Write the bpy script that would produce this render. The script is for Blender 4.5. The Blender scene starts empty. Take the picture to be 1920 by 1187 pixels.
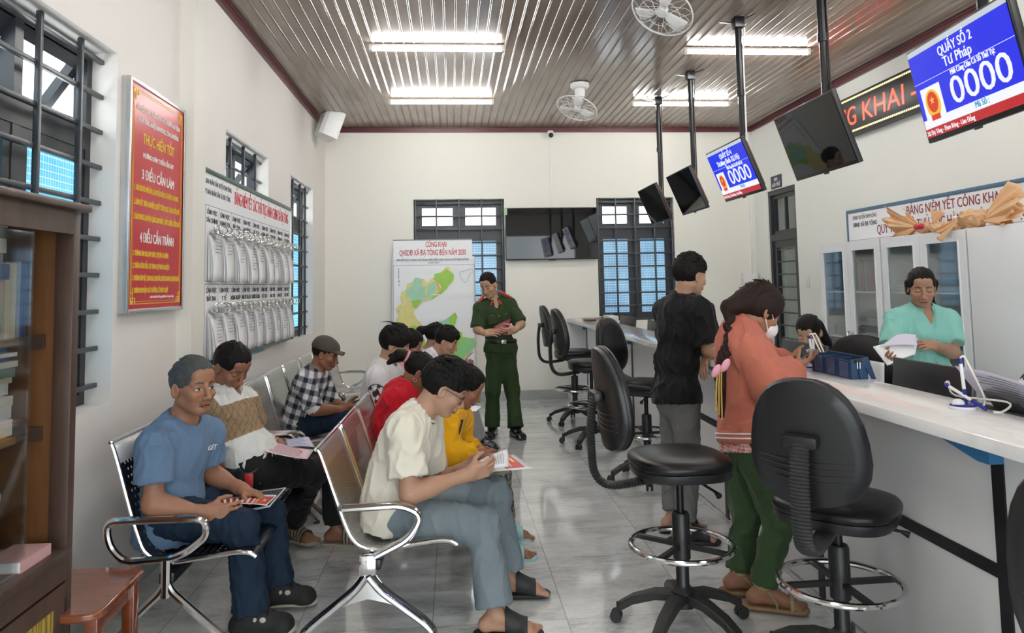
import bpy, bmesh, math, random
import numpy as np
from mathutils import Vector, Matrix
PI = math.pi
SC = bpy.context.scene
COL = SC.collection
# ---------------------------------------------------------------- camera, light, exposure
H_EYE = 1.5
RM = np.array([[0.99654193, -0.08098117, -0.01860747], [-0.01241326, 0.07633153, -0.99700522], [0.08215899, 0.99378848, 0.07506233]])
F_PX, CX, CY = 1380.0, 960.0, 430.38
cam = bpy.data.objects.new('camera', bpy.data.cameras.new('camera')); COL.objects.link(cam)
m = Matrix.Identity(4)
for i in range(3):
    m[i][0] = RM[0][i]; m[i][1] = -RM[1][i]; m[i][2] = -RM[2][i]
m[2][3] = H_EYE
cam.matrix_world = m
cam.data.sensor_width = 36.0; cam.data.sensor_fit = 'HORIZONTAL'
cam.data.lens = F_PX * 36.0 / 1920.0
cam.data.shift_y = -(593.5 - CY) / 1920.0
cam.data.clip_start = 0.05
SC.camera = cam
SC.view_settings.view_transform = 'Standard'; SC.view_settings.look = 'None'
SC.view_settings.gamma = 1.0; SC.view_settings.use_curve_mapping = False
SC.view_settings.exposure = 1.47
WORLD_STRENGTH = 2.2
TUBE_STRENGTH = 34.0
w = bpy.data.worlds.new('overcast'); SC.world = w; w.use_nodes = True
nt = w.node_tree; bg = nt.nodes['Background']
tc = nt.nodes.new('ShaderNodeTexCoord'); nz = nt.nodes.new('ShaderNodeTexNoise'); nz.inputs['Scale'].default_value = 9.0
cr = nt.nodes.new('ShaderNodeValToRGB'); cr.color_ramp.elements[0].position = .35; cr.color_ramp.elements[0].color = (.62, .72, .74, 1)
cr.color_ramp.elements[1].position = .6; cr.color_ramp.elements[1].color = (.93, .97, 1, 1)
nt.links.new(tc.outputs['Generated'], nz.inputs['Vector']); nt.links.new(nz.outputs['Fac'], cr.inputs[0]); nt.links.new(cr.outputs[0], bg.inputs['Color'])
bg.inputs['Strength'].default_value = WORLD_STRENGTH
SC.cycles.max_bounces = 8; SC.cycles.diffuse_bounces = 4; SC.cycles.glossy_bounces = 3; SC.cycles.transparent_max_bounces = 10
SC.cycles.sample_clamp_indirect = 4.0

def at(px, py, X=None, Y=None, Z=None):          # a point of the place seen at a pixel of the photograph, on a known plane of the room
    d = RM.T @ np.array([(px - CX) / F_PX, (py - CY) / F_PX, 1.0])
    t = X / d[0] if X is not None else Y / d[1] if Y is not None else (Z - H_EYE) / d[2]
    p = d * t
    return Vector((p[0], p[1], p[2] + H_EYE))

# ---------------------------------------------------------------- materials
MATS = {}
class NG:
    def __init__(s, m): s.m = m; s.t = m.node_tree; s.b = s.t.nodes.get('Principled BSDF'); s.o = s.t.nodes.get('Material Output')
    def n(s, typ, **kw):
        x = s.t.nodes.new('ShaderNode' + typ)
        for k, v in kw.items():
            if k in x.inputs.keys(): s.set(x.inputs[k], v)
            else: setattr(x, k, v)
        return x
    def set(s, sock, v):
        if isinstance(v, bpy.types.NodeSocket): s.t.links.new(v, sock)
        elif isinstance(v, (tuple, list)) and len(v) == 3 and sock.type == 'RGBA': sock.default_value = (*v, 1)
        else: sock.default_value = v
    def math(s, op, a, b=None, c=None):
        x = s.t.nodes.new('ShaderNodeMath'); x.operation = op
        for i, v in enumerate((a, b, c)):
            if v is not None: s.set(x.inputs[i], v)
        return x.outputs[0]
    def mix(s, f, a, b):
        x = s.t.nodes.new('ShaderNodeMix'); x.data_type = 'RGBA'
        s.set(x.inputs[0], f); s.set(x.inputs[6], a); s.set(x.inputs[7], b); return x.outputs[2]
    def obj(s): return s.n('TexCoord').outputs['Object']
    def uv(s): return s.n('TexCoord').outputs['UV']
    def xyz(s, v):
        x = s.n('SeparateXYZ'); s.set(x.inputs[0], v); return x.outputs
    def noise(s, v, scale, detail=3, rough=.5, out='Fac'):
        x = s.n('TexNoise'); s.set(x.inputs['Vector'], v); x.inputs['Scale'].default_value = scale; x.inputs['Detail'].default_value = detail; x.inputs['Roughness'].default_value = rough
        return x.outputs[out]
    def ramp(s, f, stops):
        x = s.n('ValToRGB'); s.set(x.inputs[0], f); e = x.color_ramp.elements
        while len(e) < len(stops): e.new(.5)
        for i, (p, c) in enumerate(stops): e[i].position = p; e[i].color = (*c, 1) if len(c) == 3 else c
        return x.outputs[0]
    def maprange(s, v, a, b, c, d):
        x = s.n('MapRange'); s.set(x.inputs[0], v)
        for i, q in enumerate((a, b, c, d)): x.inputs[i + 1].default_value = q
        return x.outputs[0]
    def scale(s, v, sc):
        x = s.n('Mapping'); s.set(x.inputs[0], v); x.inputs['Scale'].default_value = sc; return x.outputs[0]
    def base(s, c): s.set(s.b.inputs['Base Color'], c)
    def bump(s, h, strength=.2, dist=.01):
        x = s.n('Bump'); x.inputs['Strength'].default_value = strength; x.inputs['Distance'].default_value = dist
        s.set(x.inputs['Height'], h); s.set(s.b.inputs['Normal'], x.outputs[0])
def mat(name, color=(.8, .8, .8), rough=.5, metal=0.0, spec=.5, var=0.0, vscale=8.0, emis=None, estr=0.0, coat=0.0, bump=0.0, bscale=60., bdist=.004):
    if name in MATS: return MATS[name]
    m = bpy.data.materials.new(name); m.use_nodes = True; g = NG(m); b = g.b
    b.inputs['Base Color'].default_value = (*color, 1); b.inputs['Roughness'].default_value = rough; b.inputs['Metallic'].default_value = metal
    b.inputs['Specular IOR Level'].default_value = spec; b.inputs['Coat Weight'].default_value = coat
    if var:
        f = g.noise(g.obj(), vscale, 4, .6)
        g.base(g.mix(f, tuple(c * (1 - var) for c in color), tuple(min(1, c * (1 + var)) for c in color)))
    if bump: g.bump(g.noise(g.obj(), bscale, 4, .6), bump, bdist)
    if emis: b.inputs['Emission Color'].default_value = (*emis, 1); b.inputs['Emission Strength'].default_value = estr
    MATS[name] = m; return m
def newmat(name):
    m = bpy.data.materials.new(name); m.use_nodes = True; MATS[name] = m; return m, NG(m)
# ---------------------------------------------------------------- objects
BASE = {}
def link(o, parent=None, base=(0, 0, 0)):
    COL.objects.link(o)
    if parent is not None: o.parent = parent
    BASE[o.name] = Vector(base); return o
def tag(o, label=None, cat=None, group=None, kind=None):
    if label: o['label'] = label
    if cat: o['category'] = cat
    if group: o['group'] = group
    if kind: o['kind'] = kind
    return o
def thing(name, label, cat, loc=(0, 0, 0), group=None, kind=None):
    o = bpy.data.objects.new(name, None); o.location = loc; o.empty_display_size = .1
    link(o, None, loc); return tag(o, label, cat, group, kind)
def dup(o, parent=None, **kw):
    c = o.copy(); COL.objects.link(c); c.parent = parent; BASE[c.name] = BASE[o.name]
    for ch in list(o.children): dup(ch, c)
    if 'loc' in kw: c.location = kw['loc']
    if 'rz' in kw: c.rotation_euler = (0, 0, kw['rz'])
    tag(c, kw.get('label'), kw.get('cat'), kw.get('group')); return c
class MB:
    """collects shapes in world coordinates, links them as ONE mesh object"""
    def __init__(s): s.v = []; s.f = []; s.uv = None
    def add(s, vs, fs):
        n = len(s.v); s.v += [tuple(v) for v in vs]; s.f += [tuple(i + n for i in f) for f in fs]; return s
    def box(s, a, b, bev=0.0, rot=None, piv=None):
        a = Vector(a); b = Vector(b); lo = Vector(map(min, a, b)); hi = Vector(map(max, a, b))
        if bev > 0:
            bm = bmesh.new(); bmesh.ops.create_cube(bm, size=1)
            for v in bm.verts: v.co = Vector((lo[i] + (v.co[i] + .5) * (hi[i] - lo[i]) for i in range(3)))
            bev = min(bev, .45 * min(hi - lo))
            bmesh.ops.bevel(bm, geom=bm.edges[:], offset=bev, segments=2, affect='EDGES', profile=.5)
            vs = [v.co.copy() for v in bm.verts]; bm.verts.index_update(); fs = [[v.index for v in f.verts] for f in bm.faces]; bm.free()
        else:
            vs = [Vector((x, y, z)) for x in (lo.x, hi.x) for y in (lo.y, hi.y) for z in (lo.z, hi.z)]
            fs = [(0, 1, 3, 2), (4, 6, 7, 5), (0, 4, 5, 1), (2, 3, 7, 6), (0, 2, 6, 4), (1, 5, 7, 3)]
        if rot is not None:
            p = Vector(piv) if piv is not None else (lo + hi) / 2
            vs = [p + rot @ (v - p) for v in vs]
        return s.add(vs, fs)
    def obox(s, c, ax, bev=0.0):       # oriented box: centre, three half-axis vectors
        c = Vector(c); ax = [Vector(a) for a in ax]
        t = MB().box((-1, -1, -1), (1, 1, 1)) if not bev else None
        if bev:
            L = [a.length for a in ax]; t = MB().box([-l for l in L], L, bev); u = [a.normalized() for a in ax]
        else: u = ax
        return s.add([c + u[0] * v[0] + u[1] * v[1] + u[2] * v[2] for v in t.v], t.f)
    def tube(s, pts, r, n=8, closed=False, cap=True, flat=None):
        P = [Vector(p) for p in pts]; k = len(P); R = r if isinstance(r, (list, tuple)) else [r] * k
        rings = []; N = None
        for i in range(k):
            if closed: t = P[(i + 1) % k] - P[i - 1]
            else: t = P[min(i + 1, k - 1)] - P[max(i - 1, 0)]
            t.normalize()
            if N is None:
                a = Vector((0, 0, 1)) if abs(t.z) < .9 else Vector((1, 0, 0)); N = (a - t * a.dot(t)).normalized()
            else: N = (N - t * N.dot(t)).normalized()
            B = t.cross(N); fl = flat or (1, 1)
            rings.append([P[i] + (N * math.cos(2 * PI * j / n) * fl[0] + B * math.sin(2 * PI * j / n) * fl[1]) * R[i] for j in range(n)])
        vs = [v for g in rings for v in g]; fs = []
        for i in range(k if closed else k - 1):
            a = i * n; b = ((i + 1) % k) * n
            for j in range(n): fs.append((a + j, a + (j + 1) % n, b + (j + 1) % n, b + j))
        if cap and not closed: fs += [tuple(range(n - 1, -1, -1)), tuple((k - 1) * n + j for j in range(n))]
        return s.add(vs, fs)
    def bar(s, a, b, w, h, up=(0, 0, 1)):
        a = Vector(a); b = Vector(b); t = (b - a); u = Vector(up); u = (u - t * (u.dot(t) / t.dot(t))).normalized(); sd = t.normalized().cross(u)
        return s.obox((a + b) / 2, (t / 2, sd * w / 2, u * h / 2))
    def lathe(s, prof, c=(0, 0, 0), n=20, ax=None):
        c = Vector(c); vs = []; fs = []; k = len(prof)
        R = Matrix.Identity(3) if ax is None else Vector((0, 0, 1)).rotation_difference(Vector(ax)).to_matrix()
        for r, z in prof:
            for j in range(n): vs.append(c + R @ Vector((r * math.cos(2 * PI * j / n), r * math.sin(2 * PI * j / n), z)))
        for i in range(k - 1):
            for j in range(n): fs.append((i * n + j, i * n + (j + 1) % n, (i + 1) * n + (j + 1) % n, (i + 1) * n + j))
        if prof[0][0] > 1e-6: fs.append(tuple(range(n - 1, -1, -1)))
        if prof[-1][0] > 1e-6: fs.append(tuple((k - 1) * n + j for j in range(n)))
        return s.add(vs, fs)
    def ball(s, c, r, n=12, m=8, ax=None):
        r = (r, r, r) if not isinstance(r, (list, tuple)) else r; c = Vector(c); vs = []; fs = []
        for i in range(m + 1):
            t = PI * i / m
            for j in range(n): 
                q = Vector((r[0] * math.sin(t) * math.cos(2 * PI * j / n), r[1] * math.sin(t) * math.sin(2 * PI * j / n), -r[2] * math.cos(t)))
                vs.append(c + (ax @ q if ax is not None else q))
        for i in range(m):
            for j in range(n): fs.append((i * n + j, i * n + (j + 1) % n, (i + 1) * n + (j + 1) % n, (i + 1) * n + j))
        return s.add(vs, fs)
    def prism(s, poly, vec):           # polygon of 3-D points swept along a vector
        vec = Vector(vec); k = len(poly); P = [Vector(p) for p in poly]
        return s.add(P + [p + vec for p in P], [tuple(range(k - 1, -1, -1)), tuple(range(k, 2 * k))] + [(i, (i + 1) % k, k + (i + 1) % k, k + i) for i in range(k)])
    def grid(s, fn, nu, nv, uvs=None):
        n = len(s.v)
        for i in range(nu + 1):
            for j in range(nv + 1):
                s.v.append(tuple(fn(i / nu, j / nv)))
        for i in range(nu):
            for j in range(nv):
                a = n + i * (nv + 1) + j; s.f.append((a, a + nv + 1, a + nv + 2, a + 1))
        return s
    def build(s, name, m, parent=None, smooth=35, solid=0.0, kind=None):
        me = bpy.data.meshes.new(name)
        b = BASE[parent.name] if parent is not None else Vector((0, 0, 0))
        me.from_pydata([tuple(Vector(v) - b) for v in s.v], [], s.f)
        if s.uv is not None:
            ul = me.uv_layers.new(name='UVMap'); li = np.zeros(len(me.loops), np.int32); me.loops.foreach_get('vertex_index', li)
            ul.data.foreach_set('uv', np.array(s.uv, np.float32)[li].ravel())
        bm = bmesh.new(); bm.from_mesh(me); bmesh.ops.remove_doubles(bm, verts=bm.verts, dist=1e-6) if s.uv is None else None
        if not solid: bmesh.ops.recalc_face_normals(bm, faces=bm.faces)
        bm.to_mesh(me); bm.free()
        if smooth:
            me.polygons.foreach_set('use_smooth', [True] * len(me.polygons)); me.set_sharp_from_angle(angle=math.radians(smooth))
        if m is not None: me.materials.append(m)
        o = bpy.data.objects.new(name, me); link(o, parent, b)
        if solid:
            md = o.modifiers.new('solid', 'SOLIDIFY'); md.thickness = solid; md.offset = 0
        if kind: o['kind'] = kind
        return o
def arc(c, u, v, r, a0, a1, n=8):
    c = Vector(c); u = Vector(u); v = Vector(v)
    return [c + u * r * math.cos(a0 + (a1 - a0) * i / n) + v * r * math.sin(a0 + (a1 - a0) * i / n) for i in range(n + 1)]
def fillet(pts, r, n=6):               # rounds the inner corners of a polyline
    P = [Vector(p) for p in pts]; out = [P[0]]
    for i in range(1, len(P) - 1):
        a = P[i - 1] - P[i]; b = P[i + 1] - P[i]; d = min(r, .48 * a.length, .48 * b.length)
        p0 = P[i] + a.normalized() * d; p1 = P[i] + b.normalized() * d
        out += [p0 * (1 - t) ** 2 + P[i] * 2 * t * (1 - t) + p1 * t * t for t in [k / n for k in range(n + 1)]]
    return out + [P[-1]]
def structure(name, mb, m, **kw):
    o = mb.build(name, m, **kw); o['kind'] = 'structure'; return o
def wall_boxes(mb, ax, p0, p1, u0, u1, z0, z1, holes):
    """wall across axis ax from p0 to p1, spanning u0..u1, z0..z1 with rectangular holes (u,u,z,z)"""
    us = sorted({u0, u1} | {h[0] for h in holes} | {h[1] for h in holes}); zs = sorted({z0, z1} | {h[2] for h in holes} | {h[3] for h in holes})
    for a, b in zip(us, us[1:]):
        run = None
        for c, d in zip(zs, zs[1:]):
            um, zm = (a + b) / 2, (c + d) / 2
            if any(h[0] < um < h[1] and h[2] < zm < h[3] for h in holes): continue
            if ax == 0: mb.box((p0, a, c), (p1, b, d))
            else: mb.box((a, p0, c), (b, p1, d))
    return mb
def text(s, name, m, parent, o, right, up, size, sx=1.0, align='CENTER', bold=0.0, depth=.0008, shear=0.0, width=None):
    """lettering as a mesh: o = baseline anchor point, right/up = unit directions"""
    cu = bpy.data.curves.new('t', 'FONT'); cu.body = s; cu.align_x = align; cu.size = size; cu.extrude = depth; cu.offset = min(0, bold) * size; cu.resolution_u = 3; cu.shear = shear
    to = bpy.data.objects.new('t', cu); COL.objects.link(to)
    me = to.to_mesh(); co = np.zeros(len(me.vertices) * 3); me.vertices.foreach_get('co', co); co = co.reshape(-1, 3)
    fs = [tuple(p.vertices) for p in me.polygons]; to.to_mesh_clear(); bpy.data.objects.remove(to); bpy.data.curves.remove(cu)
    if len(co) == 0: return None
    if bold > 0:            # heavier strokes: the same outline laid down again, a hair aside
        o3 = [np.array([q * bold * size * .9, r_ * bold * size * .5, .00022 * (k_ + 1)]) for k_, (q, r_) in enumerate(((-1, 0), (1, 0), (0, -1), (0, 1)))]; n0 = len(co); f0 = list(fs); co0 = co
        for k, q in enumerate(o3): co = np.concatenate([co, co0 + q]); fs = fs + [tuple(i + n0 * (k + 1) for i in f) for f in f0]
    if width:
        sx = width / max(1e-6, co[:, 0].max() - co[:, 0].min())
    r = np.array(right, float); u = np.array(up, float); nrm = np.cross(r, u)
    V = np.array(o)[None] + co[:, :1] * sx * r + co[:, 1:2] * u + co[:, 2:] * nrm
    me2 = bpy.data.meshes.new(name); b = np.array(BASE[parent.name]) if parent is not None else np.zeros(3)
    me2.from_pydata((V - b).tolist(), [], fs); me2.materials.append(m)
    ob = bpy.data.objects.new(name, me2); link(ob, parent, BASE[parent.name] if parent is not None else (0, 0, 0)); return ob
def join_text(lines, name, m, parent, right, up, nrm=None):
    """several lines (s, origin, size, kw) joined into one lettering mesh"""
    V = []; Fs = []; n = 0
    for s, o, size, kw in lines:
        t = text(s, 'tmp', m, None, o, right, up, size, **kw)
        if t is None: continue
        me = t.data; co = np.zeros(len(me.vertices) * 3); me.vertices.foreach_get('co', co); co = co.reshape(-1, 3)
        Fs += [tuple(i + n for i in p.vertices) for p in me.polygons]; V += co.tolist(); n = len(V)
        bpy.data.objects.remove(t); bpy.data.meshes.remove(me)
    mb = MB(); mb.v = V; mb.f = Fs
    me2 = bpy.data.meshes.new(name); b = BASE[parent.name]
    me2.from_pydata((np.array(V) - np.array(b)).tolist(), [], Fs); me2.materials.append(m)
    ob = bpy.data.objects.new(name, me2); link(ob, parent, b); return ob
# ---------------------------------------------------------------- the room
XL, XR, YF, YB, ZC = -1.637, 4.13, 9.70, -2.6, 3.60
def m_wall(name, c):
    m, g = newmat(name); n = g.noise(g.obj(), 1.3, 5, .6)
    g.base(g.mix(n, tuple(x * .96 for x in c), c)); g.b.inputs['Roughness'].default_value = .62
    g.bump(g.noise(g.obj(), 90, 3), .06, .003); return m
M_wall = m_wall('cream_paint', (.80, .785, .72))
M_wallr = m_wall('pale_green_white_paint', (.86, .875, .83)); M_walll = m_wall('pinkish_white_paint', (.83, .795, .765))
M_rev = m_wall('grey_green_paint', (.60, .61, .53))
M_dark = mat('charcoal_paint', (.022, .025, .032), .38, 0, .5, .25, 20)
M_grille = mat('grille_paint', (.045, .05, .058), .35, .2, .5, .3, 14)
M_maroon = mat('maroon_plastic', (.115, .024, .034), .35)
# floor of 60 cm grey marble tiles
m, g = newmat('marble_tile'); x = g.xyz(g.obj())
def tile(ax, off):
    return g.math('ABSOLUTE', g.math('SUBTRACT', g.math('FRACT', g.math('DIVIDE', g.math('SUBTRACT', x[ax], off), .6)), .5))
gx = g.math('GREATER_THAN', tile(0, .4955 + .3 - .6), .5 - .0035); gx = None
ex = g.math('LESS_THAN', g.math('SUBTRACT', .5, tile(0, .4955)), .0038)
ey = g.math('LESS_THAN', g.math('SUBTRACT', .5, tile(1, 3.395)), .0030)
joint = g.math('MAXIMUM', ex, ey)
ti = g.n('CombineXYZ'); g.set(ti.inputs[0], g.math('FLOOR', g.math('DIVIDE', g.math('SUBTRACT', x[0], .4955), .6))); g.set(ti.inputs[1], g.math('FLOOR', g.math('DIVIDE', g.math('SUBTRACT', x[1], 3.395), .6)))
wn = g.n('TexWhiteNoise'); wn.noise_dimensions = '3D'; g.set(wn.inputs['Vector'], ti.outputs[0])
off = g.n('VectorMath'); off.operation = 'MULTIPLY_ADD'; g.set(off.inputs[0], wn.outputs['Color']); off.inputs[1].default_value = (7, 7, 7); g.set(off.inputs[2], g.scale(g.obj(), (1.0, 2.6, 1)))
n1 = g.noise(off.outputs[0], 2.6, 8, .66); n2 = g.noise(off.outputs[0], 9.0, 6, .7)
vein = g.math('SUBTRACT', 1.0, g.math('MINIMUM', g.math('MULTIPLY', g.math('ABSOLUTE', g.math('SUBTRACT', n2, .5)), 14.0), 1.0))
c = g.ramp(n1, [(.30, (.36, .375, .38)), (.46, (.60, .625, .63)), (.58, (.72, .745, .745)), (.72, (.84, .86, .855))])
c = g.mix(g.math('MULTIPLY', vein, .45), c, (.84, .86, .85)); c = g.mix(g.math('MULTIPLY', joint, .65), c, (.20, .19, .16)); g.base(c)
g.b.inputs['Roughness'].default_value = .11; g.b.inputs['Specular IOR Level'].default_value = .75; g.b.inputs['Coat Weight'].default_value = .7; g.b.inputs['Coat Roughness'].default_value = .06
M_floor = m
structure('floor', MB().box((XL - .3, YB - .2, -.1), (XR + 1.8, YF + .5, 0)), M_floor)
# ceiling of ribbed brown plastic panels
m, g = newmat('brown_pvc_panel'); n = g.noise(g.scale(g.obj(), (2.5, .35, 1)), 3.0, 5, .6)
g.base(g.ramp(n, [(.3, (.24, .185, .15)), (.7, (.36, .285, .235))])); g.b.inputs['Roughness'].default_value = .17; g.b.inputs['Specular IOR Level'].default_value = .5
mp = g.noise(g.scale(g.obj(), (14, 1.2, 1)), 1.0, 2); g.bump(mp, .25, .01)
M_ceil = m
pf = [(0, 0), (.066, 0), (.0675, .004), (.070, .0065), (.0725, .004), (.074, .0), (.0775, 0), (.079, .004), (.0815, .0065), (.084, .004), (.0855, 0), (.088, 0)]
px = []
for k in range(66):
    for a, b in pf: px.append((XL + .02 + k * .0885 + a, ZC - b))
px = [p for p in px if p[0] < XR]
cm = MB(); ys = [YB, 1.0, 4.0, 7.0, YF]
cm.v = [(a, y, b) for y in ys for a, b in px]; L = len(px)
cm.f = [(j * L + i, j * L + i + 1, (j + 1) * L + i + 1, (j + 1) * L + i) for j in range(len(ys) - 1) for i in range(L - 1)]
structure('ceiling', cm, M_ceil, smooth=60)
structure('ceiling_slab', MB().box((XL - .3, YB - .2, ZC + .05), (XR + .3, YF + .3, ZC + .2)), M_wall)
# walls with their openings
WINL = [(2.50, 3.72), (5.48, 6.74), (7.66, 8.87)]; WZ0, WZ1 = .97, 2.68
structure('wall_left', wall_boxes(MB(), 0, XL - .25, XL, YB - .2, YF + .25, 0, ZC + .05, [(a, b, WZ0, WZ1) for a, b in WINL]), M_walll, smooth=0)
WINF = [(-.493, .703), (1.944, 3.0)]; FZ0, FZ1 = 1.0, 2.645
structure('wall_far', wall_boxes(MB(), 1, YF, YF + .22, XL, XR, 0, ZC + .05, [(a, b, FZ0, FZ1) for a, b in WINF]), M_wall, smooth=0)
DY0, DY1, DZ = 8.50, 9.30, 2.65
structure('wall_right', wall_boxes(MB(), 0, XR, XR + .22, YB - .2, YF + .25, 0, ZC + .05, [(DY0, DY1, 0, DZ)]), M_wallr, smooth=0)
structure('wall_back', wall_boxes(MB(), 1, YB - .2, YB, XL - .25, XR + .22, 0, ZC + .05, [(-1.2, 3.7, 0, 2.95)]), M_wall, smooth=0)  # unseen opening added behind the camera to bring in more daylight
po = bpy.data.lights.new('added_entrance_portal', 'AREA'); po.shape = 'RECTANGLE'; po.size = 4.9; po.size_y = 2.95; po.cycles.is_portal = True  # sampling portal for the added opening, gives no light itself
pob = bpy.data.objects.new('added_entrance_portal', po); pob.location = (1.25, YB - .1, 1.475); pob.rotation_euler = (PI / 2, 0, PI); COL.objects.link(pob)
structure('ground', MB().box((XL - 6, YB - 14, -.12), (XR + 6, YB - .2, -.02)), mat('paved_yard', (.42, .41, .39), .8))
structure('wall_store_room', MB().box((XR + 1.6, 7.2, 0), (XR + 1.7, YF + .6, 3.0)).box((XR + .22, YF + .4, 0), (XR + 1.7, YF + .5, 3.0)).box((XR + .22, 7.1, 0), (XR + 1.7, 7.2, 3.0)).box((XR + .22, 7.1, 2.95), (XR + 1.7, YF + .5, 3.05)), M_rev)
structure('wall_pillar', MB().box((XL, 4.555, 0), (XL + .085, 4.78, ZC)), M_wall)
# cornice strips and skirting
structure('trim_1', MB().box((XL, YF - .035, ZC - .065), (XR, YF, ZC)).box((XL, YF - .055, ZC - .02), (XR, YF - .035, ZC - .008)), M_maroon)
structure('trim_2', MB().box((XL, YB, ZC - .065), (XL + .035, YF - .036, ZC)).box((XL + .035, YB, ZC - .02), (XL + .055, YF - .056, ZC - .008)), M_maroon)
structure('trim_3', MB().box((XR - .035, YB, ZC - .065), (XR, YF - .036, ZC)).box((XR - .055, YB, ZC - .02), (XR - .035, YF - .056, ZC - .008)), M_maroon)
M_skirt = mat('grey_marble_skirting', (.36, .375, .37), .2, 0, .5, .2, 6)
structure('baseboard_far', MB().box((XL + .012, YF - .012, 0), (1.5, YF, .125)), M_skirt)
structure('baseboard_left', MB().box((XL, YB, 0), (XL + .012, 4.555, .125)).box((XL, 4.78, 0), (XL + .012, YF, .125)), M_skirt)
# windows
def m_pane(name, c0, c1, estr):          # mesh-glass pane, daylight put in as emission: fine white grid over blue film
    m, g = newmat(name); x = g.xyz(g.obj())
    def ln(v, p, w): return g.math('LESS_THAN', g.math('ABSOLUTE', g.math('SUBTRACT', g.math('FRACT', g.math('DIVIDE', v, p)), .5)), w)
    s = g.math('ADD', x[0], x[1])
    l = g.math('MAXIMUM', ln(s, .021, .055), ln(x[2], .033, .05))
    n = g.noise(g.obj(), 1.8, 2); c = g.ramp(n, [(.3, c0), (.7, c1)])
    c = g.mix(g.math('MULTIPLY', l, .55), c, (.85, .95, 1))
    g.base(c); g.set(g.b.inputs['Emission Color'], c); g.b.inputs['Emission Strength'].default_value = estr; g.b.inputs['Roughness'].default_value = .18
    return m
M_pane = m_pane('blue_mesh_glass', (.07, .36, .62), (.17, .58, .82), .42)
M_pane2 = m_pane('blue_mesh_glass_shaded', (.075, .20, .36), (.16, .36, .52), .32)  # dimmer copy of the pane, shade put into its colour and glow
m, g = newmat('clear_glass'); tr = g.n('BsdfTransparent'); gl = g.n('BsdfGlossy'); gl.inputs['Roughness'].default_value = .02; tr.inputs[0].default_value = (.93, .96, .97, 1)
mx = g.n('MixShader'); mx.inputs[0].default_value = .09; g.t.links.new(tr.outputs[0], mx.inputs[1]); g.t.links.new(gl.outputs[0], mx.inputs[2]); g.t.links.new(mx.outputs[0], g.o.inputs[0])
M_glass = m
def frame_rect(mb, P, a0, a1, z0, z1, w, d0, d1):
    for (p, q, r, s) in ((a0, a0 + w, z0, z1), (a1 - w, a1, z0, z1), (a0 + w, a1 - w, z0, z0 + w), (a0 + w, a1 - w, z1 - w, z1)):
        mb.box(P(p, d0, r), P(q, d1, s))
def window(name, P, a0, a1, z0, z1, zt, gd, hb, vb, pane, open_first=False):
    """P(a, d, z): along the wall, depth outwards from the room face, height; zt = transom height; gd = grille depth"""
    base = P((a0 + a1) / 2, .1, z0); t = thing(name, None, None, base); t['kind'] = 'structure'
    f = MB(); frame_rect(f, P, a0, a1, z0, z1, .05, .12, .18); am = (a0 + a1) / 2
    f.box(P(a0 + .05, .12, zt - .05), P(a1 - .05, .18, zt + .05)); f.box(P(am - .03, .1215, z0 + .05), P(am + .03, .1785, z1 - .05)); f.build('frame', M_dark, t)
    for i, (p, q) in enumerate(((a0 + .05, am - .03), (am + .03, a1 - .05))):
        s = MB(); frame_rect(s, P, p, q, zt + .05, z1 - .05, .055, .125, .165); g_ = MB().box(P(p + .05, .145, zt + .1), P(q - .05, .15, z1 - .1))
        so = s.build('awning_sash', M_dark, t); go = g_.build('pane', M_glass, so)
        if open_first:
            piv = Vector(P(p, .14, z1 - .05)); R = Matrix.Rotation(math.radians(34), 3, 'Y')
            for o_ in (so, go):
                b = Vector(BASE[o_.name])
                for v in o_.data.vertices: v.co = piv + R @ (v.co + b - piv) - b
        s = MB(); frame_rect(s, P, p, q, z0 + .05, zt - .05, .055, .125, .165); so = s.build('casement_sash', M_dark, t)
        MB().box(P(p + .05, .142, z0 + .1), P(q - .05, .15, zt - .1)).build('pane', pane, so)
    for z in hb: MB().box(P(a0 + .004, gd, z - .011), P(a1 - .004, gd + .022, z + .011), .003).build('grille_bar', M_grille, t)
    for a in vb: MB().box(P(a - .011, gd - .012, z0 + .004), P(a + .011, gd + .012, z1 - .004), .003).build('grille_upright', M_grille, t)
    return t
PL = lambda a, d, z: (XL - d, a, z)
PF = lambda a, d, z: (a, YF + d, z)
for i, (a, b) in enumerate(WINL):
    window('window_%d' % (i + 1), PL, a, b, WZ0, WZ1, 2.24, .06, [WZ0 + .09 + .1745 * k for k in range(10)], [(2.80, 3.14, 3.48), (5.78, 6.14, 6.50), (8.02, 8.40, 8.70)][i], M_pane, True)
for i, (a, b) in enumerate(WINF):
    window('window_%d' % (i + 4), PF, a, b, FZ0, FZ1, 2.2, .03, [FZ0 + .02 + .175 * k for k in range(10)], [a + (b - a) * q for q in (.02, .25, .5, .75, .98)], M_pane2)
# reveals in plain paint come with the walls; door to the store room with a transom light
t = thing('door_1', None, None, (XR, (DY0 + DY1) / 2, 0)); t['kind'] = 'structure'
PR = lambda a, d, z: (XR + d, a, z)
f = MB(); frame_rect(f, PR, DY0, DY1, 0.0, DZ, .06, .02, .12); f.box(PR(DY0 + .06, .02, 2.0), PR(DY1 - .06, .12, 2.08)); f.build('frame', M_dark, t)
M_smoke = mat('smoked_glass', (.03, .035, .035), .05, 0, .5)
s = MB(); frame_rect(s, PR, DY0 + .06, DY1 - .06, 2.08, DZ - .06, .05, .05, .09); s.box(PR(8.88, .05, 2.1), PR(8.91, .09, DZ - .08)); so = s.build('transom_sash', M_dark, t); MB().box(PR(DY0 + .1, .068, 2.12), PR(DY1 - .1, .074, DZ - .1)).build('pane', M_glass, so)
l = MB(); frame_rect(l, PR, DY0 + .06, DY1 - .06, .01, 2.0, .09, .04, .09); l.box(PR(DY0 + .15, .045, .1), PR(DY1 - .15, .085, .62)); lo = l.build('door_leaf', M_dark, t)
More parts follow.
